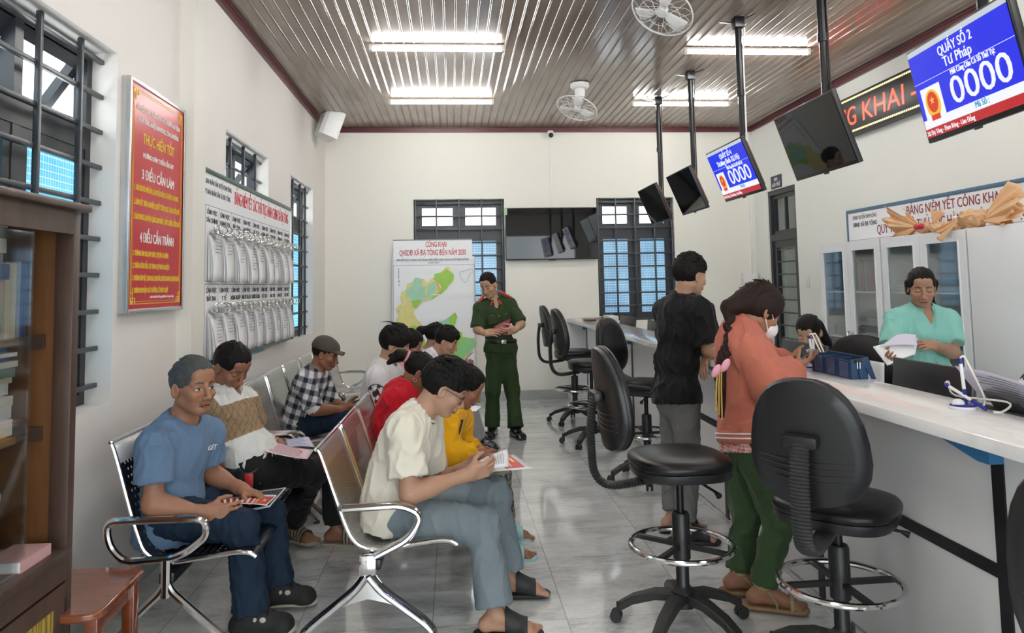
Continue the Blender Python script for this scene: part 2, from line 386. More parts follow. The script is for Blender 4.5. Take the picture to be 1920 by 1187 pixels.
MB().box(PR(DY0 + .14, .066, .62), PR(DY1 - .14, .072, 1.92)).build('pane', M_glass, lo)
for k in range(8): MB().box(PR(DY0 + .14, .045, .76 + .16 * k), PR(DY1 - .14, .06, .778 + .16 * k)).build('door_bar', M_grille, lo)
MB().tube([PR(9.2, .03, 1.0), PR(9.2, -.03, 1.0), PR(9.1, -.03, 1.0)], .01).build('door_handle', mat('steel', (.55, .55, .55), .3, 1), t)
# ---------------------------------------------------------------- lamps of the room
M_tube = mat('lit_tube', (1, 1, 1), .4, emis=(1.0, .985, .95), estr=TUBE_STRENGTH)
M_wplast = mat('white_plastic', (.78, .78, .77), .35)
def tube_lamp(x, y, label, L=1.17):
    t = thing('tube_light', label, 'light', (x, y, ZC - .012), 'fluorescent tubes on the ceiling')
    MB().box((x - L / 2, y - .02, ZC - .032), (x + L / 2, y + .02, ZC - .0100), .004).build('batten', M_wplast, t)
    MB().tube([(x - L / 2 + .03, y, ZC - .05), (x + L / 2 - .03, y, ZC - .05)], .0165, 10).build('tube', M_tube, t)
    for s in (-1, 1): MB().box((x + s * (L / 2 - .03), y - .02, ZC - .069), (x + s * L / 2, y + .02, ZC - .030), .004).build('end_cap', M_wplast, t)
tube_lamp(-.10, 6.28, 'lit white tube light at left, nearer the viewer')
tube_lamp(-.09, 8.14, 'lit white tube light at left, nearer the far wall')
tube_lamp(2.68, 6.30, 'lit white tube light at right, nearer the viewer, crossed by a screen pole')
tube_lamp(2.67, 8.21, 'lit white tube light at right near the far wall, behind two screen poles')
for x in (-.10, 2.68):
    for y in (.68, 2.55, 4.41):
        tube_lamp(x, y, 'lit white tube light over the viewer, outside the picture', 1.17)
# ---------------------------------------------------------------- things on the walls and ceiling
X3, Y3, Z3 = (1, 0, 0), (0, 1, 0), (0, 0, 1)
M_black = mat('black_plastic', (.012, .012, .014), .38)
M_alu = mat('aluminium', (.62, .63, .64), .35, .8, .5, .1, 20)
M_chrome = mat('chrome', (.72, .72, .73), .12, 1.0)
M_steel = mat('steel_wire', (.6, .6, .58), .25, 1.0)
M_white = mat('white_print', (.84, .85, .88), .45)
M_paper = mat('paper', (.83, .83, .84), .6, 0, .3, .05, 30)
M_ink = mat('black_ink', (.03, .03, .035), .6)
M_greyink = mat('grey_ink', (.25, .26, .28), .6)
M_redink = mat('red_ink', (.55, .02, .035), .5)
M_inkw = mat('white_ink', (.85, .83, .82), .5)
M_yel = mat('yellow_ink', (.80, .58, .06), .5)
M_redbd = mat('red_banner', (.50, .008, .018), .28, 0, .35)
# red banner board on the left wall: u along +Y (reads left to right towards the far wall)
def banner():
    y0, y1, z0, z1 = 3.77, 4.535, 1.392, 2.588; X = XL + .045
    t = thing('banner_board', 'tall red slogan board in an aluminium frame, yellow and white lettering, on the left wall', 'sign', (XL, (y0 + y1) / 2, z0))
    MB().box((XL, y0 + .01, z0 + .01), (X - .006, y1 - .01, z1 - .01)).build('panel', M_redbd, t)
    f = MB()
    for a, b in (((XL, y0, z0), (X, y0 + .022, z1)), ((XL, y1 - .022, z0), (X, y1, z1)), ((XL, y0 + .022, z0), (X, y1 - .022, z0 + .022)), ((XL, y0 + .022, z1 - .022), (X, y1 - .022, z1))): f.box(a, b, .003)
    f.build('frame', M_alu, t)
    xs = X - .0055; b = MB()
    for (o, w) in ((.045, .004), (.058, .002)):
        for a, c in (((y0 + o, z0 + o), (y0 + o + w, z1 - o)), ((y1 - o - w, z0 + o), (y1 - o, z1 - o)), ((y0 + o, z0 + o), (y1 - o, z0 + o + w)), ((y0 + o, z1 - o - w), (y1 - o, z1 - o))):
            b.box((xs, a[0], a[1]), (xs + .001, c[0], c[1]))
    for sy, sz in ((0, 0), (0, 1), (1, 0), (1, 1)):
        cy = y1 - .05 if sy else y0 + .05; cz = z1 - .05 if sz else z0 + .05; dy = -1 if sy else 1; dz = -1 if sz else 1
        for k in (1, 2): b.tube([(xs, cy + dy * .026 * k, cz), (xs, cy + dy * .026 * k, cz + dz * .026 * (3 - k)), (xs, cy, cz + dz * .026 * (3 - k))], .0028, 4)
        b.prism([(xs, cy, cz), (xs, cy + dy * .03, cz), (xs, cy, cz + dz * .03)], (.001, 0, 0))
    b.build('border', M_yel, t)
    ym = (y0 + y1) / 2; W = []; Yl = []
    def q(L, s, fr, size, wd, al='CENTER'): L.append((s, (xs, ym if al == 'CENTER' else y0 + .07, z1 - fr * (z1 - z0)), size, dict(width=wd, align=al, bold=.022)))
    q(W, 'CÁN BỘ, CÔNG CHỨC, VIÊN CHỨC, NGƯỜI LAO ĐỘNG', .125, .036, .60); q(W, 'XÃ ĐẠ TÔNG, HUYỆN ĐAM RÔNG, TỈNH LÂM ĐỒNG', .175, .036, .56)
    q(Yl, 'THỰC HIỆN TỐT', .262, .075, .43); q(W, 'PHƯƠNG CHÂM: "3 ĐIỀU CẦN LÀM"', .325, .036, .42); q(W, '3 ĐIỀU CẦN LÀM', .42, .07, .44)
    for i, (s, wd) in enumerate((('1. NÓI ĐI ĐÔI VỚI LÀM, LÀM ĐIỀU ĐÚNG VÌ LỢI ÍCH CHUNG', .60), ('2. LÀM HẾT TRÁCH NHIỆM, QUYẾT TÂM CAO, TƯ DUY ĐỔI MỚI', .62), ('3. LÀM MANG LẠI HIỆU QUẢ CAO NHẤT, CHẤT LƯỢNG TỐT NHẤT', .64))): q(Yl, s, .475 + .062 * i, .042, wd, 'LEFT')
    q(W, '4 ĐIỀU CẦN TRÁNH', .695, .07, .46)
    for i, (s, wd) in enumerate((('1. TRÁNH LÀM SAI, LÀM TRÁI, TỰ LỢI CÁ NHÂN', .46), ('2. TRÁNH ĐÙN ĐẨY, NÉ TRÁNH, SỢ TRÁCH NHIỆM', .48), ('3. TRÁNH LÀM VIỆC QUA LOA, ĐẠI KHÁI, KHÔNG MANG LẠI HIỆU QUẢ', .63), ('4. TRÁNH AN PHẬN THỦ THƯỜNG, DĨ HOÀ VI QUÝ', .47))): q(Yl, s, .755 + .053 * i, .038, wd, 'LEFT')
    W.append(('(Trích Chỉ thị số 04-CT/TU ngày 28/8/2022 của Tỉnh ủy Lâm Đồng)', (xs, y0 + .46, z0 + .075), .016, dict(width=.33)))
    join_text(W, 'white_lettering', M_inkw, t, Y3, Z3); join_text(Yl, 'yellow_lettering', M_yel, t, Y3, Z3)
banner()
# notice board with clipped papers on the left wall
def left_board():
    y0, y1, z0, z1 = 4.83, 7.48, 1.005, 2.305; X = XL + .05
    M_grn = mat('green_metal', (.07, .12, .09), .4, .5)
    t = thing('notice_board', 'long white notice board of procedures with two rows of clipped papers, on the left wall', 'notice board', (XL, (y0 + y1) / 2, z0))
    MB().box((XL, y0 + .01, z0 + .01), (X - .01, y1 - .01, z1 - .01)).build('panel', M_white, t)
    f = MB(); f.box((XL, y0, z1 - .03), (X, y1, z1), .003); f.box((XL, y0, z0), (X, y1, z0 + .03), .003); f.build('top_and_bottom_rail', M_grn, t)
    MB().box((XL, y1 - .03, z0 + .03), (X, y1, z1 - .03), .003).build('side_rail', M_alu, t); MB().box((XL, y0, z0 + .03), (X, y0 + .03, z1 - .03), .003).build('side_rail', M_alu, t)
    xs = X - .0095; ym = (y0 + y1) / 2
    join_text([('BẢNG NIÊM YẾT CÁC THỦ TỤC HÀNH CHÍNH XÃ ĐẠ TÔNG', (xs, 6.46, 2.135), .135, dict(width=1.78, bold=.012))], 'red_title', M_redink, t, Y3, Z3)
    heads = [['TÀI CHÍNH', 'THANH TRA', 'ĐẤT ĐAI', 'LAO ĐỘNG', 'HỘ TỊCH', 'CHỨNG THỰC', 'TƯ PHÁP', 'VĂN HÓA', 'XÂY DỰNG'], ['ĐẤT ĐAI', 'Y TẾ', 'NÔNG NGHIỆP', 'ĐẦU TƯ XÃ HỘI', 'NGƯỜI CÓ CÔNG', 'HỘ TỊCH', 'BẢO TRỢ', 'DÂN TỘC', 'LƯU TRỮ']]
    L = [('ỦY BAN NHÂN DÂN HUYỆN ĐAM RÔNG', (xs, 5.18, 2.205), .05, dict(width=.62)), ('ỦY BAN NHÂN DÂN XÃ ĐẠ TÔNG', (xs, 5.18, 2.135), .05, dict(width=.56))]; ln = MB()
    for r, zt in enumerate((2.06, 1.54)):
        ln.box((xs, y0 + .04, zt), (xs + .0008, y1 - .04, zt + .004)); ln.box((xs, y0 + .04, zt - .5), (xs + .0008, y1 - .04, zt - .496))
        for k in range(10): ln.box((xs, 4.92 + .28 * k, zt - .5), (xs + .0008, 4.924 + .28 * k, zt))
        for k in range(9):
            for j, s in enumerate(('LĨNH VỰC', heads[r][k])): L.append((s, (xs, 5.06 + .28 * k, zt - .055 - .055 * j), .045, dict(width=min(.24, .026 * len(s)), bold=.008)))
    ln.build('grid_lines', M_greyink, t); join_text(L, 'headings', M_ink, t, Y3, Z3)
    protoP = protoC = None; random.seed(4)
    for r, zt in enumerate((1.90, 1.385)):
        for k in range(9):
            y = 5.06 + .28 * k; h = heads[r][k]; row = 'upper' if r == 0 else 'lower'; nn = ['first', 'second', 'third', 'fourth', 'fifth', 'sixth', 'seventh', 'eighth', 'ninth'][k]
            lab = 'white paper bundle hung %s from the pillar in the %s row of the notice board' % (nn, row); labc = 'wire clip holding the %s bundle from the pillar in the %s row' % (nn, row)
            p = thing('paper_bundle', lab, 'papers', (X, y, zt), 'paper bundles on the notice board'); n = random.randint(3, 5); pm = MB()
            for j in range(n):
                a = random.uniform(-.02, .02); dx = .004 + .010 * j; 
                pm.grid(lambda u, v: (X + dx * (.3 + 1.1 * (1 - v)) - .004 + .018 * math.sin(PI * (1 - v)) * (j / n), y - .095 + .19 * u + a * (1 - v), zt - .335 - .004 * j + .30 * v), 2, 6)
            pm.build('sheets', M_paper, p, solid=.0012)
            j = n - 1; pr = MB()
            xo = X + (.004 + .010 * j) * 1.4 + .014; a0 = zt - .06
            for q in range(random.randint(5, 9)): pr.box((X + .004 + .0101 * j + .012, y - .07, a0 - .022 * q), (X + .004 + .0101 * j + .0125 + .002, y + random.uniform(-.02, .07), a0 - .022 * q - .004))
            pr.build('print', M_greyink, p)
            if protoC is None:
                c = thing('wire_clip', labc, 'clip', (X, y, zt), 'wire clips on the notice board')
                MB().box((X, y - .05, zt - .03), (X + .05, y + .05, zt + .004), .004).build('clip_body', M_steel, c)
                for s in (0, 1): MB().tube([Vector((X + .05 + s * .03, y, zt)) + Vector((.012 * math.cos(q), .115 * math.cos(q), .033 * math.sin(q))) for q in [2 * PI * i / 16 for i in range(16)]], .004, 5, closed=True).build('wire_loop', M_steel, c)
                protoC = c
            else: dup(protoC, loc=(X, y, zt), label=labc)
left_board()
# wall loudspeaker in the left far corner
t = thing('wall_speaker', 'white wedge loudspeaker on a bracket under the ceiling at the far left corner', 'speaker', (XL, 8.95, 3.40))
c = Vector((XL + .19, 8.87, 3.46)); R = Matrix.Rotation(.55, 3, 'Z') @ Matrix.Rotation(.35, 3, 'Y')
sb = MB(); sh = [(-.15, -.08), (-.15, .08), (-.10, .115), (.10, .135), (.15, .12), (.15, -.12), (.10, -.135), (-.10, -.115)]
sb.prism([c + R @ Vector((a * .75, b, -.17)) for a, b in sh], R @ Vector((0, 0, .34))); sb.build('cabinet', M_wplast, t)
MB().obox(c + R @ Vector((.118, 0, -.02)), (R @ Vector((.004, 0, 0)), R @ Vector((0, .10, 0)), R @ Vector((0, 0, .13))), .003).build('grille', mat('grey_cloth', (.62, .62, .62), .7), t)
MB().tube([(XL, 8.95, 3.42), (XL + .05, 8.95, 3.42), c], .015).build('bracket', M_wplast, t); MB().box((XL, 8.88, 3.27), (XL + .012, 9.03, 3.55), .003).build('mount_plate', mat('pale_plate', (.5, .52, .44), .5), t)
# hanging screens over the counter
M_scr = mat('black_screen', (.006, .0065, .008), .025, 0, .5)
M_redback = mat('red_back_case', (.16, .05, .04), .4)
M_pole = mat('black_steel', (.010, .010, .012), .3, .4)
def emi(name, c, s=1.0): return mat(name, tuple(x * .3 for x in c), .12, emis=c, estr=s * .42)
M_lblue = emi('lit_blue', (.004, .012, .62), 1.0); M_lwhite = emi('lit_white', (.72, .75, .80), .9); M_lred = emi('lit_red', (.42, .01, .015), .9); M_lgrey = emi('lit_grey', (.50, .55, .60), .8)
M_lyel = emi('lit_gold', (.80, .45, .03), .8); M_lred2 = emi('lit_scarlet', (.62, .03, .01), .8); M_lcyan = emi('lit_cyan', (.05, .3, .5), .8)
def screen(X, Y, Z, th, ps, label, pole_z0, num=None, dept=None, W=.73):
    Hh = W * .595; t = thing('hanging_screen', label, 'screen', (X, Y, ZC), 'screens hung over the counter')
    r = Vector((math.sin(ps), -math.cos(ps), 0)); n0 = Vector((-math.cos(ps), -math.sin(ps), 0)); up = Vector((0, 0, 1)) * math.cos(th) + n0 * math.sin(th); n = r.cross(up)
    C = Vector((X, Y, Z)); S = lambda a, b, d=0: C + r * a + up * b + n * d
    MB().obox(S(0, 0, -.016), (r * W / 2, up * Hh / 2, n * .015), .004).build('bezel', M_black, t)
    MB().obox(S(0, 0, -.045), (r * W * .44, up * Hh * .42, n * .016), .012).obox(S(0, -.12, -.065), (r * W * .36, up * .07, n * .014), .012).build('back_case', M_redback, t)
    MB().obox(S(0, .006, .0002), (r * (W / 2 - .010), up * (Hh / 2 - .015), n * .001)).build('display', M_scr, t)
    MB().obox(S(0, -Hh / 2 - .004, -.008), (r * .022, up * .006, n * .006), .002).build('sensor', M_black, t)
    pb = S(0, .06, -.08); ptop = Vector((X + .05, Y, ZC))
    MB().tube([(pb.x + .04, Y, ZC - .05), (pb.x + .04, Y, Z + .62)], .026, 10).tube([(pb.x + .04, Y, Z + .63), (pb.x + .04, Y, Z + .02)], .0215, 10).build('pole', M_pole, t)
    MB().tube([(pb.x + .040, Y, Z + .60), (pb.x + .04, Y, Z + .65)], .031, 10).build('collar', M_pole, t)
    MB().box((pb.x - .0, Y - .045, ZC - .10), (pb.x + .08, Y + .045, ZC - .01), .006).build('ceiling_bracket', M_pole, t)
    for s in (-1, 1): MB().bar((pb.x + .04, Y + s * .03, ZC - .05), (pb.x + .04 - s * .11, Y + s * .09, ZC - .014), .035, .008).build('bracket_arm', M_pole, t)
    MB().obox(S(0, 0, -.08), (r * .10, up * .10, n * .012), .003).bar(S(0, 0, -.08), (pb.x + .04, Y, Z + .05), .05, .05).build('mount', M_pole, t)
    MB().tube([(pb.x + .07, Y - .02, ZC), (pb.x + .085, Y - .02, ZC - .12), (pb.x + .066, Y - .015, ZC - .3), (pb.x + .066, Y - .015, Z + .1)], .007, 6).build('cable', M_wplast if num else M_black, t)
    if num:
        q = .0016; w2, h2 = W / 2 - .012, Hh / 2 - .016
        D = lambda nm, a, b, c_, d_, m, e=0: MB().obox(S((a + b) / 2, (c_ + d_) / 2 + .006, q + e), (r * (b - a) / 2, up * (d_ - c_) / 2, n * .0004)).build(nm, m, t)
        D('blue_field', -w2, w2, -h2 * .60, h2 * .88, M_lblue); D('top_strip', -w2, w2, h2 * .88, h2, M_lgrey); D('white_strip', -w2, w2, -h2 * .80, -h2 * .60, M_lwhite); D('red_strip', -w2, w2, -h2, -h2 * .80, M_lred)
        D('divider', -w2, w2, h2 * .235, h2 * .245, M_lwhite, .0006); D('emblem_card', -w2 + .03, -w2 + .185, -h2 * .72, h2 * .10, M_lwhite, .0006)
        em = S(-w2 + .108, -h2 * .30 + .006, q + .0014); ev = MB(); ev.obox(em, (r * .001, up * .001, n * .0004))
        ring = MB(); nn = 20
        disc = lambda rr, c0, mm, nm, d: MB().prism([c0 + r * rr * .86 * math.cos(2 * PI * i / nn) + up * rr * math.sin(2 * PI * i / nn) + n * d for i in range(nn)], n * .0004).build(nm, mm, t)
        disc(.066, em, M_lyel, 'emblem_wreath', 0); disc(.047, em + up * .008, M_lred2, 'emblem_disc', .0008)
        MB().prism([em + up * .016 + n * .0016 + (r * math.sin(i * PI / 5) + up * math.cos(i * PI / 5)) * (.020 if i % 2 == 0 else .008) for i in range(10)], n * .0004).build('emblem_star', M_lyel, t)
        MB().obox(em - up * .060 + n * .0016, (r * .034, up * .012, n * .0004)).build('emblem_ribbon', M_lred2, t)
        T = lambda s, a, b, size, wd: (s, S(a, b + .006, q + .001), size, dict(width=wd, bold=.008))
        join_text([T('QUẦY SỐ ' + num, .0, h2 * .60, .056, .24), T(dept, .0, h2 * .33, .062, .20 if len(dept) < 10 else .44), T('Mời Công Dân Có Số Thứ Tự:', .08, h2 * .11, .034, .30), T('0000', .10, -h2 * .50, .165, .40)], 'screen_text', M_lwhite, t, r, up)
        join_text([T('Mã Số :', .08, -h2 * .74, .036, .09)], 'small_text', M_lcyan, t, r, up)
        join_text([('Xã Đạ Tông - Đam Rông - Lâm Đồng', S(-w2 + .005, -h2 * .955 + .006, q + .001), .03, dict(width=.36, align='LEFT'))], 'ticker_text', M_lwhite, t, r, up)
screen(2.253, 8.03, 2.360, .388, 0, 'small black switched-off screen on a pole, farthest of the hanging screens', 2.6)
screen(2.300, 7.033, 2.380, .396, 0, 'black switched-off hanging screen second from the far wall, above the farther stools', 2.6)
screen(2.202, 5.557, 2.354, .375, .012, 'lit blue hanging screen reading QUẦY SỐ 4 Thương Binh Xã Hội 0000', 2.6, '4', 'Thương Binh Xã Hội')
screen(2.175, 4.22, 2.342, .332, .006, 'large black switched-off hanging screen between the two lit blue ones', 2.6)
screen(2.119, 2.829, 2.326, .189, -.108, 'large lit blue hanging screen reading QUẦY SỐ 2, nearest the viewer', 2.6, '2', 'Tư Pháp')
# red dot-matrix sign on the right wall
t = thing('led_sign', 'long black dot-matrix sign with glowing red letters CÔNG KHAI, high on the right wall', 'sign', (XR, 6.6, 2.95))
ys0, ys1, zs0, zs1 = 4.9, 8.2, 2.945, 3.345; xs = XR - .09
MB().box((xs, ys0, zs0), (XR - .01, ys1, zs1), .006).build('case', M_black, t); MB().box((XR - .0101, 6.9, 2.98), (XR, 7.0, 3.3)).box((XR - .0101, 5.4, 2.98), (XR, 5.5, 3.3)).build('wall_bracket', M_black, t)
M_led = mat('glowing_red_led', (.5, .02, .01), .4, emis=(1.0, .035, .012), estr=1.5); M_ledy = mat('glowing_yellow_led', (.5, .4, .1), .4, emis=(1.0, .80, .30), estr=.9)
for s_, yy, wd in (('CÔNG', 6.92, .74), ('KHAI', 6.13, .66), ('-', 5.94, .09)): join_text([(s_, (xs - .001, yy, 3.045), .27, dict(width=wd, align='RIGHT', bold=-.004))], 'red_letters', M_led, t, (0, -1, 0), Z3)
lb = MB()
for z in (zs0 + .035, zs1 - .035):
    k = 0
    while ys0 + .03 + .03 * k < ys1 - .03: yy = ys0 + .03 + .03 * k; lb.box((xs - .002, yy - .0085, z - .009), (xs, yy + .0085, z + .009)); k += 1
lb.build('yellow_dots', M_ledy, t, kind='stuff')
# dome camera with a white conduit down the far wall
t = thing('dome_camera', 'small white and black security camera at the top of the far wall', 'camera', (1.33, YF, 3.5))
MB().box((1.30, YF - .10, 3.50), (1.37, YF, 3.545), .008).build('arm', M_wplast, t); MB().lathe([(.0, -.05), (.03, -.045), (.042, -.015), (.045, .02), (.03, .03)], (1.335, YF - .085, 3.50)).build('housing', M_wplast, t); MB().ball((1.335, YF - .115, 3.475), .034).build('lens_dome', M_black, t)
t = tag(MB().box((1.322, YF - .012, 2.52), (1.346, YF, 3.49), .003).build('cable_conduit', M_wplast), 'thin white cable conduit from the camera down to the wall television', 'conduit')
# ceiling orbit fans
def fan(x, y, label, tilt, zt=ZC):
    t = thing('ceiling_fan', label, 'fan', (x, y, zt), 'orbit fans on the ceiling'); c = Vector((x, y, zt - .17)); R = Matrix.Rotation(tilt[0], 3, 'X') @ Matrix.Rotation(tilt[1], 3, 'Y')
    MB().lathe([(.0, 0), (.10, 0), (.10, -.03), (.085, -.05), (.06, -.055), (0, -.055)], (x, y, zt - .010)).build('mount', M_wplast, t); MB().lathe([(0, .0), (.05, 0), (.058, -.03), (.05, -.09), (.03, -.10), (0, -.10)], (x, y, zt - .06)).build('motor', M_wplast, t)
    ax = R @ Vector((0, 0, -1)); cc = c + ax * .12; u = R @ Vector((1, 0, 0)); v = R @ Vector((0, 1, 0)); rr = .215
    MB().tube([c, c + ax * .08], .02).build('neck', M_wplast, t)
    MB().tube(arc(cc, u, v, rr, 0, 2 * PI, 32)[:-1], .0055, 6, closed=True).build('cage_rim', M_wplast, t)
    ca = MB()
    for k in range(14):
        d = u * math.cos(2 * PI * k / 14) + v * math.sin(2 * PI * k / 14)
        ca.tube([cc - ax * .045 + d * .04, cc - ax * .04 + d * rr * .7, cc + d * rr, cc + ax * .05 + d * rr * .7, cc + ax * .06 + d * .05], .0018, 4)
    for q, z in ((.35, .058), (.7, .05)): ca.tube(arc(cc + ax * z, u, v, rr * q, 0, 2 * PI, 24)[:-1], .0018, 4, closed=True)
    ca.build('cage', M_steel if 0 else M_wplast, t)
    for k in range(3):
        a = 2 * PI * k / 3 + .4; bl = MB(); bl.grid(lambda p, q: cc + (u * math.cos(a + (q - .5) * (.9 - .2 * p)) + v * math.sin(a + (q - .5) * (.9 - .2 * p))) * (.04 + .15 * p) + ax * (.02 * (q - .5)), 4, 4); bl.build('blade', M_wplast, t, solid=.003)
    MB().lathe([(0, -.03), (.035, -.03), (.04, .02), (0, .03)], cc, ax=ax).build('hub', M_wplast, t)
fan(1.36, 7.50, 'white orbit fan hanging from the ceiling near the far wall', (-.30, .35))
fan(1.50, 4.80, 'white orbit fan in wire cage cut by the top edge of the picture', (-.35, .5))
# television on the far wall
t = thing('wall_television', 'large black switched-off television mounted on the far wall between the windows', 'television', (1.32, YF, 1.82))
MB().box((.708, YF - .085, 1.822), (1.934, YF - .04, 2.512), .006).build('bezel', M_black, t); MB().box((.716, YF - .0865, 1.838), (1.926, YF - .084, 2.503)).build('display', M_scr, t)
MB().box((1.0, YF - .04, 1.95), (1.6, YF, 2.4)).build('wall_mount', M_pole, t); MB().box((1.27, YF - .085, 1.812), (1.37, YF - .06, 1.824), .002).build('logo_tab', M_black, t)
MB().box((.700, YF - .088, 2.42), (.735, YF - .0862, 2.505)).build('sticker', mat('green_sticker', (.35, .5, .3), .5), t)
# land-use map and its title sheet
def map_mat():
    m, g = newmat('map_print'); x = g.xyz(g.uv())
    M_ = g.n('CombineXYZ'); return m
t = thing('title_sheet', 'white title sheet reading CÔNG KHAI QHSDĐ XÃ ĐẠ TÔNG, pinned above the map', 'poster', (-.24, YF - .07, 2.10))
MB().box((-.755, YF - .072, 1.80), (.268, YF - .069, 2.105)).build('sheet', M_white, t); MB().tube([(-.755, YF - .07, 2.105), (.268, YF - .07, 2.105)], .008, 6).build('batten', M_greyink, t)
join_text([('CÔNG KHAI', (-.20, YF - .0725, 2.012), .10, dict(width=.27, bold=.02)), ('QHSDĐ XÃ ĐẠ TÔNG ĐẾN NĂM 2030', (-.245, YF - .0725, 1.905), .10, dict(width=.86, bold=.02))], 'red_lettering', M_redink, t, X3, Z3)
t = thing('land_use_map', 'tall land-use map in green and yellow hanging on the far wall', 'map', (-.24, YF - .06, .25))
random.seed(2)
MB().box((-.745, YF - .08, 1.855), (-.735, YF - .002, 1.865)).build('hook', M_steel, t)
MB().grid(lambda u, v: (-.775 + 1.075 * u, YF - .078 - .006 * math.sin(u * 9) * math.sin(v * 7) - (.008 if abs(v * 5 % 1 - .5) < .04 else 0), .25 + 1.632 * v), 24, 40).build('sheet', M_white, t, solid=.002)
def mp(zx, zy): return Vector((-.775 + (zx - 62) / (748 - 62) * 1.075, 0, 1.882 - (zy - 222) / (748 - 62) * 1.075))
def shape(nm, pts, m, d):
    P = [mp(*p) for p in pts]; k = len(P); out = []
    for i in range(k):
        a, b = P[i], P[(i + 1) % k]; nrm = Vector((b.z - a.z, 0, a.x - b.x)); seg = max(1, int((b - a).length / .03))
        for j in range(seg): out.append(a.lerp(b, j / seg) + nrm * (random.uniform(-.05, .05) if j else 0))
    from mathutils.geometry import tessellate_polygon
    pts3 = [Vector((p.x, YF - .0905 - d, p.z)) for p in out]; mb = MB(); mb.v = [tuple(q) for q in pts3]; mb.f = [tuple(q) for q in tessellate_polygon([[Vector((q.x, q.z, 0)) for q in pts3]])]; return mb.build(nm, m, t, smooth=0)
M_mg = mat('map_green', (.33, .60, .09), .5, 0, .5, .12, 9); M_my = mat('map_yellow', (.72, .66, .26), .5, 0, .5, .18, 26); M_mt = mat('map_teal', (.36, .63, .45), .5, 0, .5, .12, 14); M_mo = mat('map_orange', (.75, .42, .2), .5)
shape('yellow_zone', [(470, 350), (505, 305), (545, 310), (545, 345), (575, 375), (570, 410), (500, 500), (470, 530), (385, 575), (300, 590), (250, 625), (240, 690), (270, 740), (330, 805), (310, 860), (330, 930), (345, 1000), (300, 1030), (270, 960), (225, 850), (185, 815), (130, 790), (95, 735), (115, 700), (95, 640), (150, 590), (130, 545), (140, 510), (175, 490), (190, 440), (235, 420), (255, 388), (330, 405), (350, 435), (385, 400), (415, 390)], M_my, 0)
shape('green_zone', [(415, 362), (470, 352), (510, 320), (545, 345), (575, 375), (570, 410), (500, 500), (470, 530), (430, 545), (385, 575), (400, 540), (460, 505), (470, 470), (440, 430), (405, 410)], M_mg, .001)
shape('teal_zone', [(250, 392), (300, 400), (320, 420), (300, 455), (340, 470), (330, 510), (350, 550), (340, 578), (250, 575), (200, 610), (225, 560), (175, 545), (180, 500), (230, 450)], M_mt, .0012)
shape('teal_zone', [(360, 450), (420, 420), (450, 470), (400, 530), (385, 570), (350, 545)], M_mt, .0014)
shape('green_zone', [(225, 580), (300, 572), (300, 600), (255, 640), (230, 630)], M_mg, .0016)
shape('green_zone', [(185, 815), (240, 780), (285, 800), (290, 850), (330, 900), (330, 1000), (300, 1020), (270, 960), (225, 850)], M_mg, .0018)
shape('teal_zone', [(440, 755), (490, 745), (530, 720), (540, 790), (500, 780), (470, 770)], M_mt, .0020)
shape('green_zone', [(530, 720), (580, 683), (598, 720), (575, 790), (580, 840), (635, 845), (640, 890), (735, 900), (740, 970), (700, 1010), (620, 1080), (520, 1100), (440, 1060), (500, 980), (520, 900), (530, 800)], M_mg, .0022)
shape('teal_zone', [(590, 975), (635, 905), (735, 900), (738, 970), (690, 1015), (620, 1060), (560, 1040)], mat('map_leaf', (.28, .62, .25), .5), .0026)
shape('orange_zone', [(110, 650), (125, 655), (120, 680), (108, 675)], M_mo, .003); shape('orange_zone', [(420, 425), (435, 420), (465, 500), (455, 515)], M_mo, .003)
fr = MB()
for a, b in (((74, 288), (745, 290)), ((74, 288), (76, 1250)), ((743, 288), (745, 1250))):
    p, q = mp(*a), mp(*b); fr.box((p.x, YF - .0935, p.z), (q.x + .001, YF - .0925, q.z - .001))
for pts in ([(120, 310), (120, 400)], [(122, 440), (122, 460)]): fr.tube([Vector((mp(*p).x, YF - .093, mp(*p).z)) for p in pts], .004, 5)
fr.ball((mp(121, 420).x, YF - .093, mp(121, 420).z), .011); 
fr.tube([Vector((mp(*p).x, YF - .092, mp(*p).z)) for p in [(630, 350), (680, 335), (725, 325), (735, 350), (700, 380), (680, 430), (660, 440), (630, 400), (620, 370), (630, 350)]], .0018, 4); fr.build('map_linework', M_greyink, t)
join_text([('BẢN ĐỒ QUY HOẠCH SỬ DỤNG ĐẤT ĐẾN NĂM 2030 HUYỆN ĐAM RÔNG', (-.245, YF - .093, 1.834), .035, dict(width=.93, bold=.01)), ('XÃ ĐẠ TÔNG', (-.235, YF - .093, 1.797), .026, dict(width=.14, bold=.01))], 'map_title', M_ink, t, X3, Z3)
# outlet, switch, door sign, electric box with conduit
t = thing('wall_outlet', 'white double wall socket on the far wall below the counter end', 'outlet', (1.40, YF, .30)); MB().box((1.36, YF - .01, .285), (1.44, YF, .425), .004).build('plate', M_wplast, t)
s = MB()
for z in (.325, .385):
    for dx in (-.012, .012): s.box((1.40 + dx - .002, YF - .0115, z - .008), (1.40 + dx + .002, YF - .0099, z + .008))
s.build('slots', M_black, t)
t = thing('light_switch', 'slim white switch plate on the right wall beside the store room door', 'switch', (XR, 8.28, 1.46)); MB().box((XR - .01, 8.24, 1.40), (XR, 8.32, 1.53), .003).build('plate', M_wplast, t); MB().box((XR - .016, 8.265, 1.435), (XR - .0095, 8.295, 1.495), .003).build('rocker', M_wplast, t)
t = thing('door_sign', 'small dark plate reading KHO LƯU TRỮ above the store room door', 'sign', (XR, 8.98, 2.75)); MB().box((XR - .012, 8.83, 2.665), (XR, 9.125, 2.825)).build('plate', mat('dark_violet', (.035, .03, .075), .4), t)
